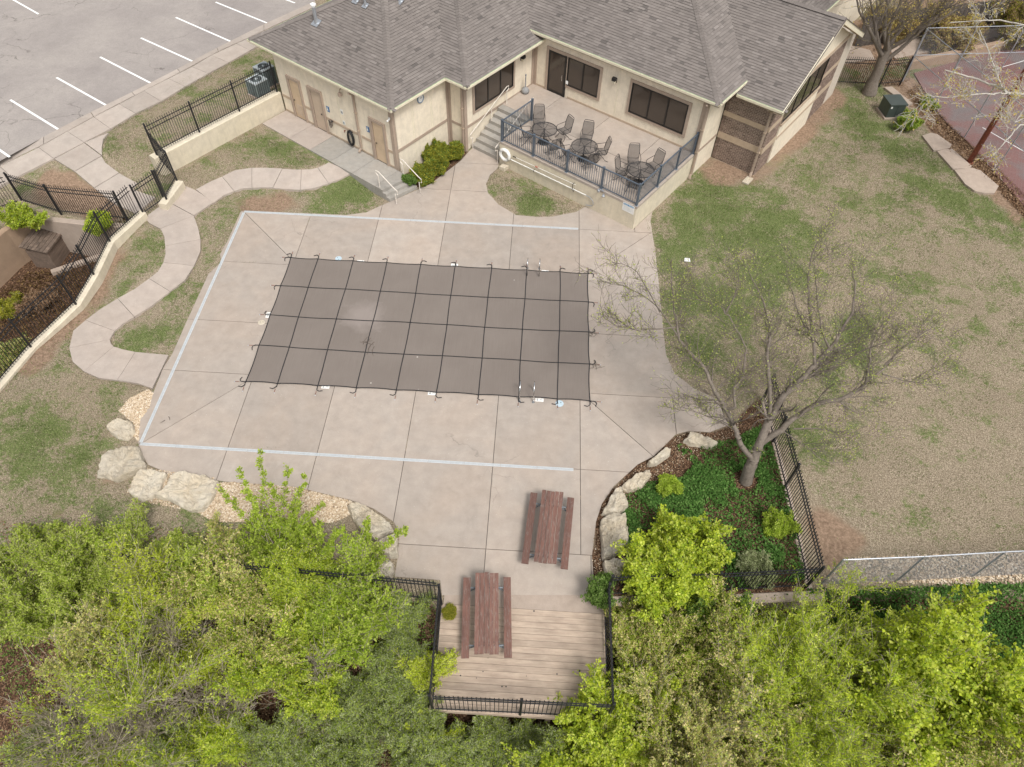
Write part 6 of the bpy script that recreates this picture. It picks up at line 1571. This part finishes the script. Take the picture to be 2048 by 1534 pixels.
shrub("leafy_shrub", "low green shrub at the foot of the court fence", "shrub", (1862, 195), .5, .6, .5, "green", stems=8, per=8, ln=.05, wd=.03, spread=.05, zb=.0)

# ------------------------------------------------------------------ the nearly bare tree by the ivy bed
base = Vector(P(1491, 965, 0))
t = empty("bare_tree", tuple(base), 0, "spreading nearly bare tree with pale yellow green buds beside the iron fence", "tree")
S = Plant()
def PT3(x, y, z): return Vector(P(*CT(x, y), z)) - base
limbs = [([(735, 1330, 0), (755, 1260, .75), (772, 1225, 1.05)], .22, .17),
         ([(772, 1225, 1.05), (715, 1160, 1.6), (690, 1090, 2.0), (640, 985, 2.5), (590, 905, 2.9), (545, 800, 3.4), (505, 755, 3.6), (425, 660, 4.0), (405, 560, 4.4), (390, 450, 4.8), (385, 360, 5.2)], .10, .02),
         ([(772, 1225, 1.05), (800, 1150, 1.6), (850, 1030, 2.3), (900, 940, 2.9), (985, 860, 3.4), (1060, 780, 3.9), (1130, 700, 4.3), (1185, 620, 4.7), (1235, 520, 5.2), (1250, 380, 5.8)], .17, .02),
         ([(850, 1030, 2.3), (848, 880, 3.3), (838, 700, 4.2), (850, 610, 4.6), (815, 480, 5.2), (760, 360, 5.8)], .08, .015),
         ([(800, 1150, 1.5), (900, 1085, 2.1), (960, 1030, 2.5), (1060, 970, 2.9), (1200, 930, 3.3), (1300, 870, 3.7), (1380, 800, 4.0), (1480, 695, 4.5), (1600, 610, 5.0)], .12, .015),
         ([(900, 940, 2.9), (1000, 850, 3.2), (1100, 812, 3.5), (1200, 762, 3.9), (1300, 705, 4.3), (1400, 670, 4.6)], .07, .012),
         ([(640, 985, 2.5), (682, 975, 2.7), (680, 885, 3.1), (722, 830, 3.4), (735, 700, 4.0), (690, 615, 4.4), (640, 530, 4.8), (560, 480, 5.1), (440, 465, 5.3)], .05, .012),
         ([(425, 660, 4.0), (330, 520, 4.5), (240, 440, 4.8), (130, 400, 5.1)], .03, .008), ([(405, 600, 4.2), (300, 610, 4.4), (200, 610, 4.6), (120, 560, 4.8)], .03, .008), ([(330, 530, 4.5), (220, 340, 5.0), (140, 300, 5.2)], .02, .007),
         ([(1060, 780, 3.9), (1050, 640, 4.6), (1000, 570, 5.0), (950, 420, 5.6)], .06, .012), ([(1050, 640, 4.6), (1030, 360, 5.7), (1080, 170, 6.5)], .05, .01), ([(1130, 700, 4.3), (1090, 600, 4.9), (1070, 430, 5.6), (1060, 250, 6.2)], .04, .01),
         ([(1300, 870, 3.7), (1320, 750, 4.3), (1340, 650, 4.8), (1420, 540, 5.3)], .05, .01), ([(1380, 820, 3.9), (1480, 850, 3.8), (1600, 870, 3.7)], .03, .008), ([(960, 1080, 2.2), (1100, 1080, 2.4), (1230, 1110, 2.3)], .03, .008),
         ([(900, 1085, 2.1), (1000, 1150, 2.2), (1100, 1230, 2.1), (1180, 1240, 2.0)], .025, .008), ([(640, 530, 4.8), (690, 430, 5.2), (700, 300, 5.8)], .035, .01), ([(838, 700, 4.2), (930, 640, 4.6), (1040, 620, 4.8)], .025, .008),
         ([(690, 1090, 2.0), (600, 1040, 2.2), (500, 1000, 2.3), (410, 990, 2.3)], .02, .006)]
cfg = dict(max=3, wan=.24, up=.06, kids=(2, 2, 1), ang=(.35, 1.0), rmin=.0045, ll=1)
for pts, r0, r1 in limbs:
    V = [PT3(*p) for p in pts]; n = len(V)
    # smooth and roughen
    Q = []
    for i in range(n - 1):
        for k in range(4):
            u_ = k / 4; a = V[max(0, i - 1)]; b = V[i]; c = V[i + 1]; d = V[min(n - 1, i + 2)]
            Q.append(.5 * ((2 * b) + (c - a) * u_ + (2 * a - 5 * b + 4 * c - d) * u_ ** 2 + (3 * b - a - 3 * c + d) * u_ ** 3) + rnd3(.015 if i else .004))
    Q.append(V[-1]); m_ = len(Q)
    for i in range(m_ - 1):
        ra = r0 + (r1 - r0) * (i / m_) ** .8; rb = r0 + (r1 - r0) * ((i + 1) / m_) ** .8
        S.seg(tuple(Q[i]), tuple(Q[i + 1]), ra, rb)
        if r0 < .2 and i > m_ * .18 and random.random() < .75:
            dd = (Q[i + 1] - Q[i]).normalized(); ax = dd.cross(rnd3(1)).normalized(); nd = (Matrix.Rotation(random.uniform(.4, 1.1), 3, ax) @ dd)
            nd.z = abs(nd.z) * .6 + .1
            grow(S, Q[i], nd.normalized(), random.uniform(.6, 1.35), max(.008, rb * .42), 1, cfg)
    grow(S, Q[-1], (Q[-1] - Q[-3]).normalized(), .5, r1, 1, cfg)
big = Plant(); sm = Plant()
for a, b, c, d in zip(S.p0, S.p1, S.r0, S.r1): (big if c > .02 else sm).seg(a, b, c, d)
link("trunk", tubes_mesh("trunk", big, M_bark, 9), t); link("twigs", tubes_mesh("twigs", sm, M_bark, 3), t)
leaves("buds", S, LF["sparse"], 1, .055, .034, .02, t, keep=.4, m=1)

# ------------------------------------------------------------------ trees at the top right
def bigtree(label, base_px, H, r, limbs_n, L, mat, per, bark, zb=0.0, lean=0.5, up=.06, seedv=1, keep=1.0, cat="tree", name="old_tree"):
    random.seed(seedv); b = Vector(P(*base_px, zb)); t = empty(name, tuple(b), 0, label, cat); S = Plant(); tr = Plant()
    q = Vector((0, 0, 0))
    for i in range(4): e = q + Vector((random.uniform(-.08, .08), random.uniform(-.08, .08), H / 4)); tr.seg(tuple(q), tuple(e), r * (1.35 - .15 * i if i == 0 else 1 - .07 * i), r * (1 - .07 * (i + 1))); q = e
    cfg = dict(max=3, wan=.16, up=up, kids=(2, 2, 1), ang=(.35, .9), rmin=.008, ll=1)
    for k in range(limbs_n):
        az = 2 * math.pi * k / limbs_n + random.uniform(-.3, .3); d = Vector((math.cos(az) * lean, math.sin(az) * lean, random.uniform(.7, 1.2))).normalized()
        grow(S, q * random.uniform(.65, 1), d, L * random.uniform(.8, 1.2), r * .42, 0, cfg)
    link("trunk", tubes_mesh("trunk", tr, bark, 10), t); link("branches", tubes_mesh("branches", S, bark, 5), t)
    leaves("buds", S, LF[mat], per, .07, .05, .05, t, keep=keep, m=1)
bigtree("large old tree with a thick grey trunk beside the green cabinet and iron fence", (1738, 186), 2.6, .31, 7, 4.2, "yellow", 1, M_bark, seedv=21, keep=.9, lean=.75)
bigtree("bare grey tree behind the iron fence at the top right", (1700, 20), 3.0, .22, 6, 3.6, "yellow", 1, M_twig, seedv=22, keep=.35)
bigtree("bare brown tree in the hedge line beyond the board fence", (1850, -10), 2.5, .2, 6, 3.6, "yellow", 1, M_bark, seedv=23, keep=.4)
bigtree("bare vine covered tree above the right end of the board fence", (2010, -10), 2.5, .2, 6, 3.6, "yellow", 1, M_bark, seedv=24, keep=.6)
random.seed(31)
base = Vector(P(2130, 300, 0)); t = empty("white_barked_tree", tuple(base), 0, "white barked tree reaching in from the right edge over the maroon court", "tree"); S = Plant()
def PX(u, v, z): return Vector(P(u, v, z)) - base
wl_ = [([(2130, 300, 0), (2160, 235, 2.0), (2190, 190, 3.4)], .2, .16), ([(2190, 190, 3.4), (2100, 190, 4.2), (2015, 187, 4.8), (2005, 178, 4.9), (1955, 158, 5.3), (1890, 140, 5.6)], .10, .02), ([(2015, 187, 4.8), (1960, 188, 5.0), (1890, 195, 5.1), (1850, 190, 5.2)], .035, .012),
       ([(2005, 178, 4.9), (1980, 110, 5.6), (1960, 60, 6.0)], .04, .012), ([(2100, 240, 3.8), (2040, 250, 4.2), (2005, 290, 4.3), (1985, 310, 4.3)], .04, .012), ([(2190, 190, 3.4), (2100, 60, 5.5), (2000, 40, 6.4), (1900, 45, 6.8)], .06, .012), ([(2190, 190, 3.4), (2100, 210, 4), (2030, 245, 4.3), (2060, 200, 4.6)], .03, .01)]
cfg = dict(max=3, wan=.25, up=.03, kids=(2, 2, 1), ang=(.4, 1.1), rmin=.008, ll=1)
for pts, r0, r1 in wl_:
    V = [PX(*p) for p in pts]
    for i in range(len(V) - 1):
        for k in range(4):
            a = V[i].lerp(V[i + 1], k / 4) + rnd3(.02 * (k > 0)); b = V[i].lerp(V[i + 1], (k + 1) / 4); ra = r0 + (r1 - r0) * (i + k / 4) / (len(V) - 1)
            S.seg(tuple(a), tuple(b), ra, ra * .93)
            if r0 < .15 and i > 0 and random.random() < .5:
                dd = (b - a).normalized(); nd = Matrix.Rotation(random.uniform(.4, 1.1), 3, dd.cross(rnd3(1)).normalized()) @ dd; grow(S, a, nd, random.uniform(.8, 1.5), ra * .4, 1, cfg)
link("branches", tubes_mesh("branches", S, M_whitebark, 6), t); leaves("foliage", S, LF["yellow"], 2, .085, .06, .06, t, keep=.36, m=1)
shrub("vine_thicket", "tangled brown vine thicket draped over the board fence", "vine", (1930, 38), 1.7, 2.2, 1.7, "litter", stems=26, per=5, ln=.06, wd=.04, spread=.09, zb=.1, bark=M_barkdark, mix=("yellow", 1))
shrub("vine_thicket", "tangled brown vine thicket behind the big tree at the top edge", "vine", (1790, 30), 1.5, 2.0, 1.6, "litter", stems=22, per=4, ln=.06, wd=.04, spread=.09, zb=.1, bark=M_bark, mix=("yellow", 1))
shrub("vine_thicket", "tangled brown vine thicket in the top right corner", "vine", (2060, 22), 1.9, 2.2, 1.9, "litter", stems=26, per=5, ln=.06, wd=.04, spread=.09, zb=.1, bark=M_barkdark, mix=("olive", 2))

# ------------------------------------------------------------------ ground cover
def scatter(poly, n):
    px = [p[0] for p in poly]; py = [p[1] for p in poly]
    x = rng.uniform(min(px), max(px), n * 3); y = rng.uniform(min(py), max(py), n * 3); k = inpoly(x, y, poly); return x[k][:n], y[k][:n]
def gzz(x, y): return gz(x, y) - .02
IVY = X2([(1400, 890), (1470, 880), (1520, 850), (1545, 900), (1590, 1050), (1610, 1160), (1480, 1180), (1300, 1180), (1230, 1080), (1240, 1000), (1300, 965), (1360, 960), (1390, 930), (1350, 895), (1362, 888), (1405, 925)])
x, y = scatter(IVY, 44000); tr_ = P(1491, 962, 0)
k = (np.hypot(x - tr_[0], y - tr_[1]) > .42) & (rng.random(len(x)) < np.clip((fbm(x * 1.1, y * 1.1, 4) - .42) * 5 + .35 * (y > 11.6), .22, 1)); x, y = x[k], y[k]
z = gzz(x, y) + rng.uniform(.03, .16, len(x)) * (.5 + fbm(x * 1.5, y * 1.5, 8)); c = np.stack([x, y, z], 1)
V, F = leaf_quads(c, .07, .055, 1.2); o = link("ivy", npmesh("ivy", V, F, [LF["dark"]], np.clip(rng.normal(.5, .25, len(c)), 0, 1))); tag(o, kind='stuff', label="dark green ivy carpet inside the fenced bed under the bare tree", cat="ivy")
lo = X2([(1640, 1180), (2100, 1165), (2150, 1560), (1150, 1560), (1100, 1450), (1215, 1420), (1215, 1200), (1500, 1200)])
x, y = scatter(lo, 60000); k = rng.random(len(x)) < np.clip((fbm(x * .5, y * .5, 14) - .35) * 4, .05, 1); x, y = x[k], y[k]
c = np.stack([x, y, gzz(x, y) + rng.uniform(.02, .2, len(x))], 1); V, F = leaf_quads(c, .07, .055, 1.0); o = link("ground_cover", npmesh("ground_cover", V, F, [LF["dark"]], np.clip(rng.normal(.5, .25, len(c)), 0, 1))); tag(o, kind='stuff', label="dark green creeper covering the slope below the chain link fence", cat="creeper")
x, y = scatter(X2([(1640, 1185), (2100, 1168), (2100, 1330), (1640, 1270)]), 15000); c = np.stack([x, y, gzz(x, y) + rng.uniform(.02, .2, len(x))], 1); V, F = leaf_quads(c, .07, .055, 1.0)
o = link("ground_cover", npmesh("ground_cover", V, F, [LF["dark"]], np.clip(rng.normal(.5, .25, len(c)), 0, 1))); tag(o, kind='stuff', label="dense dark green creeper right behind the chain link fence", cat="creeper")
lo = X2([(-50, 1030), (400, 1040), (740, 1170), (880, 1200), (868, 1430), (1120, 1440), (1100, 1560), (-50, 1560)])
x, y = scatter(lo, 42000); k = rng.random(len(x)) < np.clip((fbm(x * .6, y * .6, 24) - .40) * 3.5, .04, 1); x, y = x[k], y[k]
c = np.stack([x, y, gzz(x, y) + rng.uniform(.02, .25, len(x))], 1); V, F = leaf_quads(c, .06, .035, 1.0); o = link("weeds", npmesh("weeds", V, F, [LF["mid"]], np.clip(rng.normal(.6, .25, len(c)), 0, 1))); tag(o, kind='stuff', label="low green weeds between the shrubs on the west bank", cat="weeds")
# dry leaves
def litter(poly, n, name, lab, s=.06, zz=.03, mat="litter"):
    x, y = scatter(poly, n); c = np.stack([x, y, gzz(x, y) + rng.uniform(.0, zz, len(x))], 1); V, F = leaf_quads(c, s, s * .7, 1.5)
    o = link(name, npmesh(name, V, F, [LF[mat]], np.clip(rng.normal(.5, .3, len(c)), 0, 1))); tag(o, kind='stuff', label=lab, cat="leaves")
litter(X2([(1835, 165), (1868, 215), (1935, 282), (2010, 350), (2080, 430), (2080, 470), (2000, 385), (1900, 305), (1850, 245), (1815, 185)]), 5200, "leaf_litter", "drift of dry brown leaves along the edge of the court", .085, .08)
litter(X2([(1700, 100), (1800, 90), (1830, 150), (1800, 175), (1700, 165)]), 1600, "leaf_litter", "dry brown leaves round the foot of the big tree", .09, .05)
litter(GARDEN, 5500, "bark_mulch", "brown bark mulch and dry leaves in the ivy bed", .045, .03)
litter(X2([(-50, 1040), (400, 1060), (740, 1170), (880, 1210), (868, 1430), (1200, 1440), (2100, 1300), (2100, 1560), (-50, 1560)]), 16000, "bark_mulch", "brown bark mulch under the shrubs on the bank", .06, .05)
litter([c[:2] for c in CREEK[:6]] + [(-24.4, 18.5), P(0, 458, .9)[:2]], 7000, "leaf_litter", "rusty leaves and silt lining the creek bed", .09, .12, "silt")
# gravel
def gravel(poly, n, lab, s0=.02, s1=.05):
    x, y = scatter(poly, n); n = len(x); s = rng.uniform(s0, s1, (n, 1)); c = np.stack([x, y, gzz(x, y) + .015], 1)
    base = np.array([(1, 0, 0), (0, 1, 0), (-1, 0, 0), (0, -1, 0), (0, 0, .7)]); rot = rng.uniform(0, 6.28, n); ca_, sa = np.cos(rot)[:, None], np.sin(rot)[:, None]
    b = base[None] * rng.uniform(.6, 1.3, (n, 5, 1)); V = np.stack([b[..., 0] * ca_ - b[..., 1] * sa, b[..., 0] * sa + b[..., 1] * ca_, b[..., 2]], -1) * s[:, None] + c[:, None]
    k = (np.arange(n) * 5)[:, None]; F = np.concatenate([np.concatenate([k + i, k + (i + 1) % 4, k + 4], 1) for i in range(4)], 0)
    tn = np.tile(np.clip(rng.normal(.55, .25, n), 0, 1), 4); o = link("gravel", npmesh("gravel", V.reshape(-1, 3), F, [M_gravel], tn)); tag(o, kind='stuff', label=lab, cat="gravel")
M_gravel = tonemat("pale_gravel", [(0, (.20, .14, .09)), (.4, (.42, .31, .20)), (.75, (.58, .47, .34)), (1, (.70, .63, .52))])
gravel(X2([CA(*p) for p in ((740, 700), (785, 590), (850, 585), (1200, 612), (1480, 680), (1530, 700), (1500, 760), (1420, 800), (1280, 815), (1000, 800), (760, 800), (660, 740))]), 11000, "bed of pale broken stone along the south edge of the deck")
gravel(X2([CA(*p) for p in ((240, 195), (300, 125), (400, 78), (425, 100), (405, 180), (355, 240), (345, 360), (320, 330), (320, 260))]), 2400, "small patch of pale broken stone north of the oval boulder")
gravel(X2([CA(*p) for p in ((280, 640), (330, 560), (380, 505), (480, 520), (560, 535), (760, 560), (760, 640), (690, 750), (420, 700))]), 3500, "loose pale stone chips round the broad cracked slabs", .015, .035)
gravel(X2([(1640, 1160), (1690, 1115), (2100, 1100), (2100, 1165), (1900, 1170)]), 3500, "scattered stones at the foot of the chain link fence", .02, .045)
gravel(X2([CB(*p) for p in ((60, 480), (130, 385), (250, 275), (330, 230), (440, 130), (490, 110), (640, 120), (740, 60), (760, 140), (640, 200), (540, 230), (430, 290), (290, 400), (200, 480), (190, 800), (30, 880), (10, 740), (45, 560))]), 1800, "chips of stone and bark in the strip beside the east boulders", .01, .022)
# grass blades
n = 230000
gp_ = [X2([(1290, 440), (1400, 340), (1500, 360), (1560, 340), (1700, 160), (1760, 170), (1850, 250), (2100, 480), (2150, 800), (2150, 1130), (1640, 1120), (1560, 860), (1430, 770), (1330, 690), (1315, 560)]),
       X2G([(0, 770), (160, 640), (140, 700), (150, 740), (180, 755), (300, 770), (240, 820), (200, 900), (250, 960), (350, 1010), (420, 1060), (-50, 1060), (-50, 800)]),
       X2G([(225, 690), (240, 670), (320, 620), (390, 530), (400, 420), (450, 380), (560, 380), (660, 380), (715, 350), (782, 400), (700, 430), (482, 422), (330, 715)]), X2G([(305, 455), (330, 490), (322, 520), (240, 590), (165, 640), (230, 520)]),
       X2G([(350, 350), (500, 260), (540, 275), (655, 325), (600, 335), (470, 345), (385, 375)]), X2G([(207, 280), (240, 240), (360, 160), (500, 105), (550, 100), (560, 150), (400, 200), (300, 270), (310, 320), (270, 355), (215, 310)]),
       X2([(972, 368), (985, 345), (1060, 370), (1168, 415), (1105, 432), (1032, 428), (990, 395)])]
ar = [area(p) for p in gp_]; tot = sum(ar); VX = []; 
for p, a in zip(gp_, ar):
    x, y = scatter(p, int(n * a / tot * (1.0 if a > 60 else 1.6))); VX.append(np.stack([x, y], 1))
VX = np.concatenate(VX); x, y = VX[:, 0], VX[:, 1]; g_, e_, m_ = green_at(x, y)
nz_ = fbm(x * .8, y * .8, 6); fz = vnoise(x * 5, y * 5, 2)
k = rng.random(len(x)) > e_ * .85; x, y, g_, nz_, fz = x[k], y[k], g_[k], nz_[k], fz[k]
n = len(x); isg = rng.random(n) < np.clip(g_ * .8 + (nz_ - .53) * 1.3 + (vnoise(x * 2.3, y * 2.3, 77) - .5) * .7 + (fz > .8) * .25 - .02, .02, .9)
h = np.where(isg, rng.uniform(.035, .085, n), rng.uniform(.015, .045, n)) * (.8 + .7 * g_); w = rng.uniform(.006, .013, n); a_ = rng.uniform(0, 6.28, n); ln = rng.uniform(.2, 1.0, n) * h; la = rng.uniform(0, 6.28, n); z = gz(x, y) - .035
V = np.stack([np.stack([x - np.cos(a_) * w, y - np.sin(a_) * w, z], 1), np.stack([x + np.cos(a_) * w, y + np.sin(a_) * w, z], 1), np.stack([x + np.cos(la) * ln, y + np.sin(la) * ln, z + h], 1)], 1).reshape(-1, 3)
M_blade = leafmat("grass_blades", (.32, .25, .15), (.46, .37, .24), (.10, .16, .035), .25)
_nt = M_blade.node_tree; _r = [q for q in _nt.nodes if q.type == 'VALTORGB'][0].color_ramp
while len(_r.elements) < 4: _r.elements.new(.5)
for el, (p_, c_) in zip(_r.elements, [(0, (.20, .155, .10)), (.48, (.50, .42, .31)), (.52, (.07, .11, .025)), (1, (.24, .28, .11))]): el.position = p_; el.color = (*c_, 1)
tn = np.where(isg, rng.uniform(.55, 1, n), rng.uniform(0, .47, n))
tag(link("grass", npmesh("grass", V, np.arange(n * 3).reshape(n, 3), [M_blade], tn)), kind='stuff', label="patchy straw coloured and green lawn grass", cat="grass")
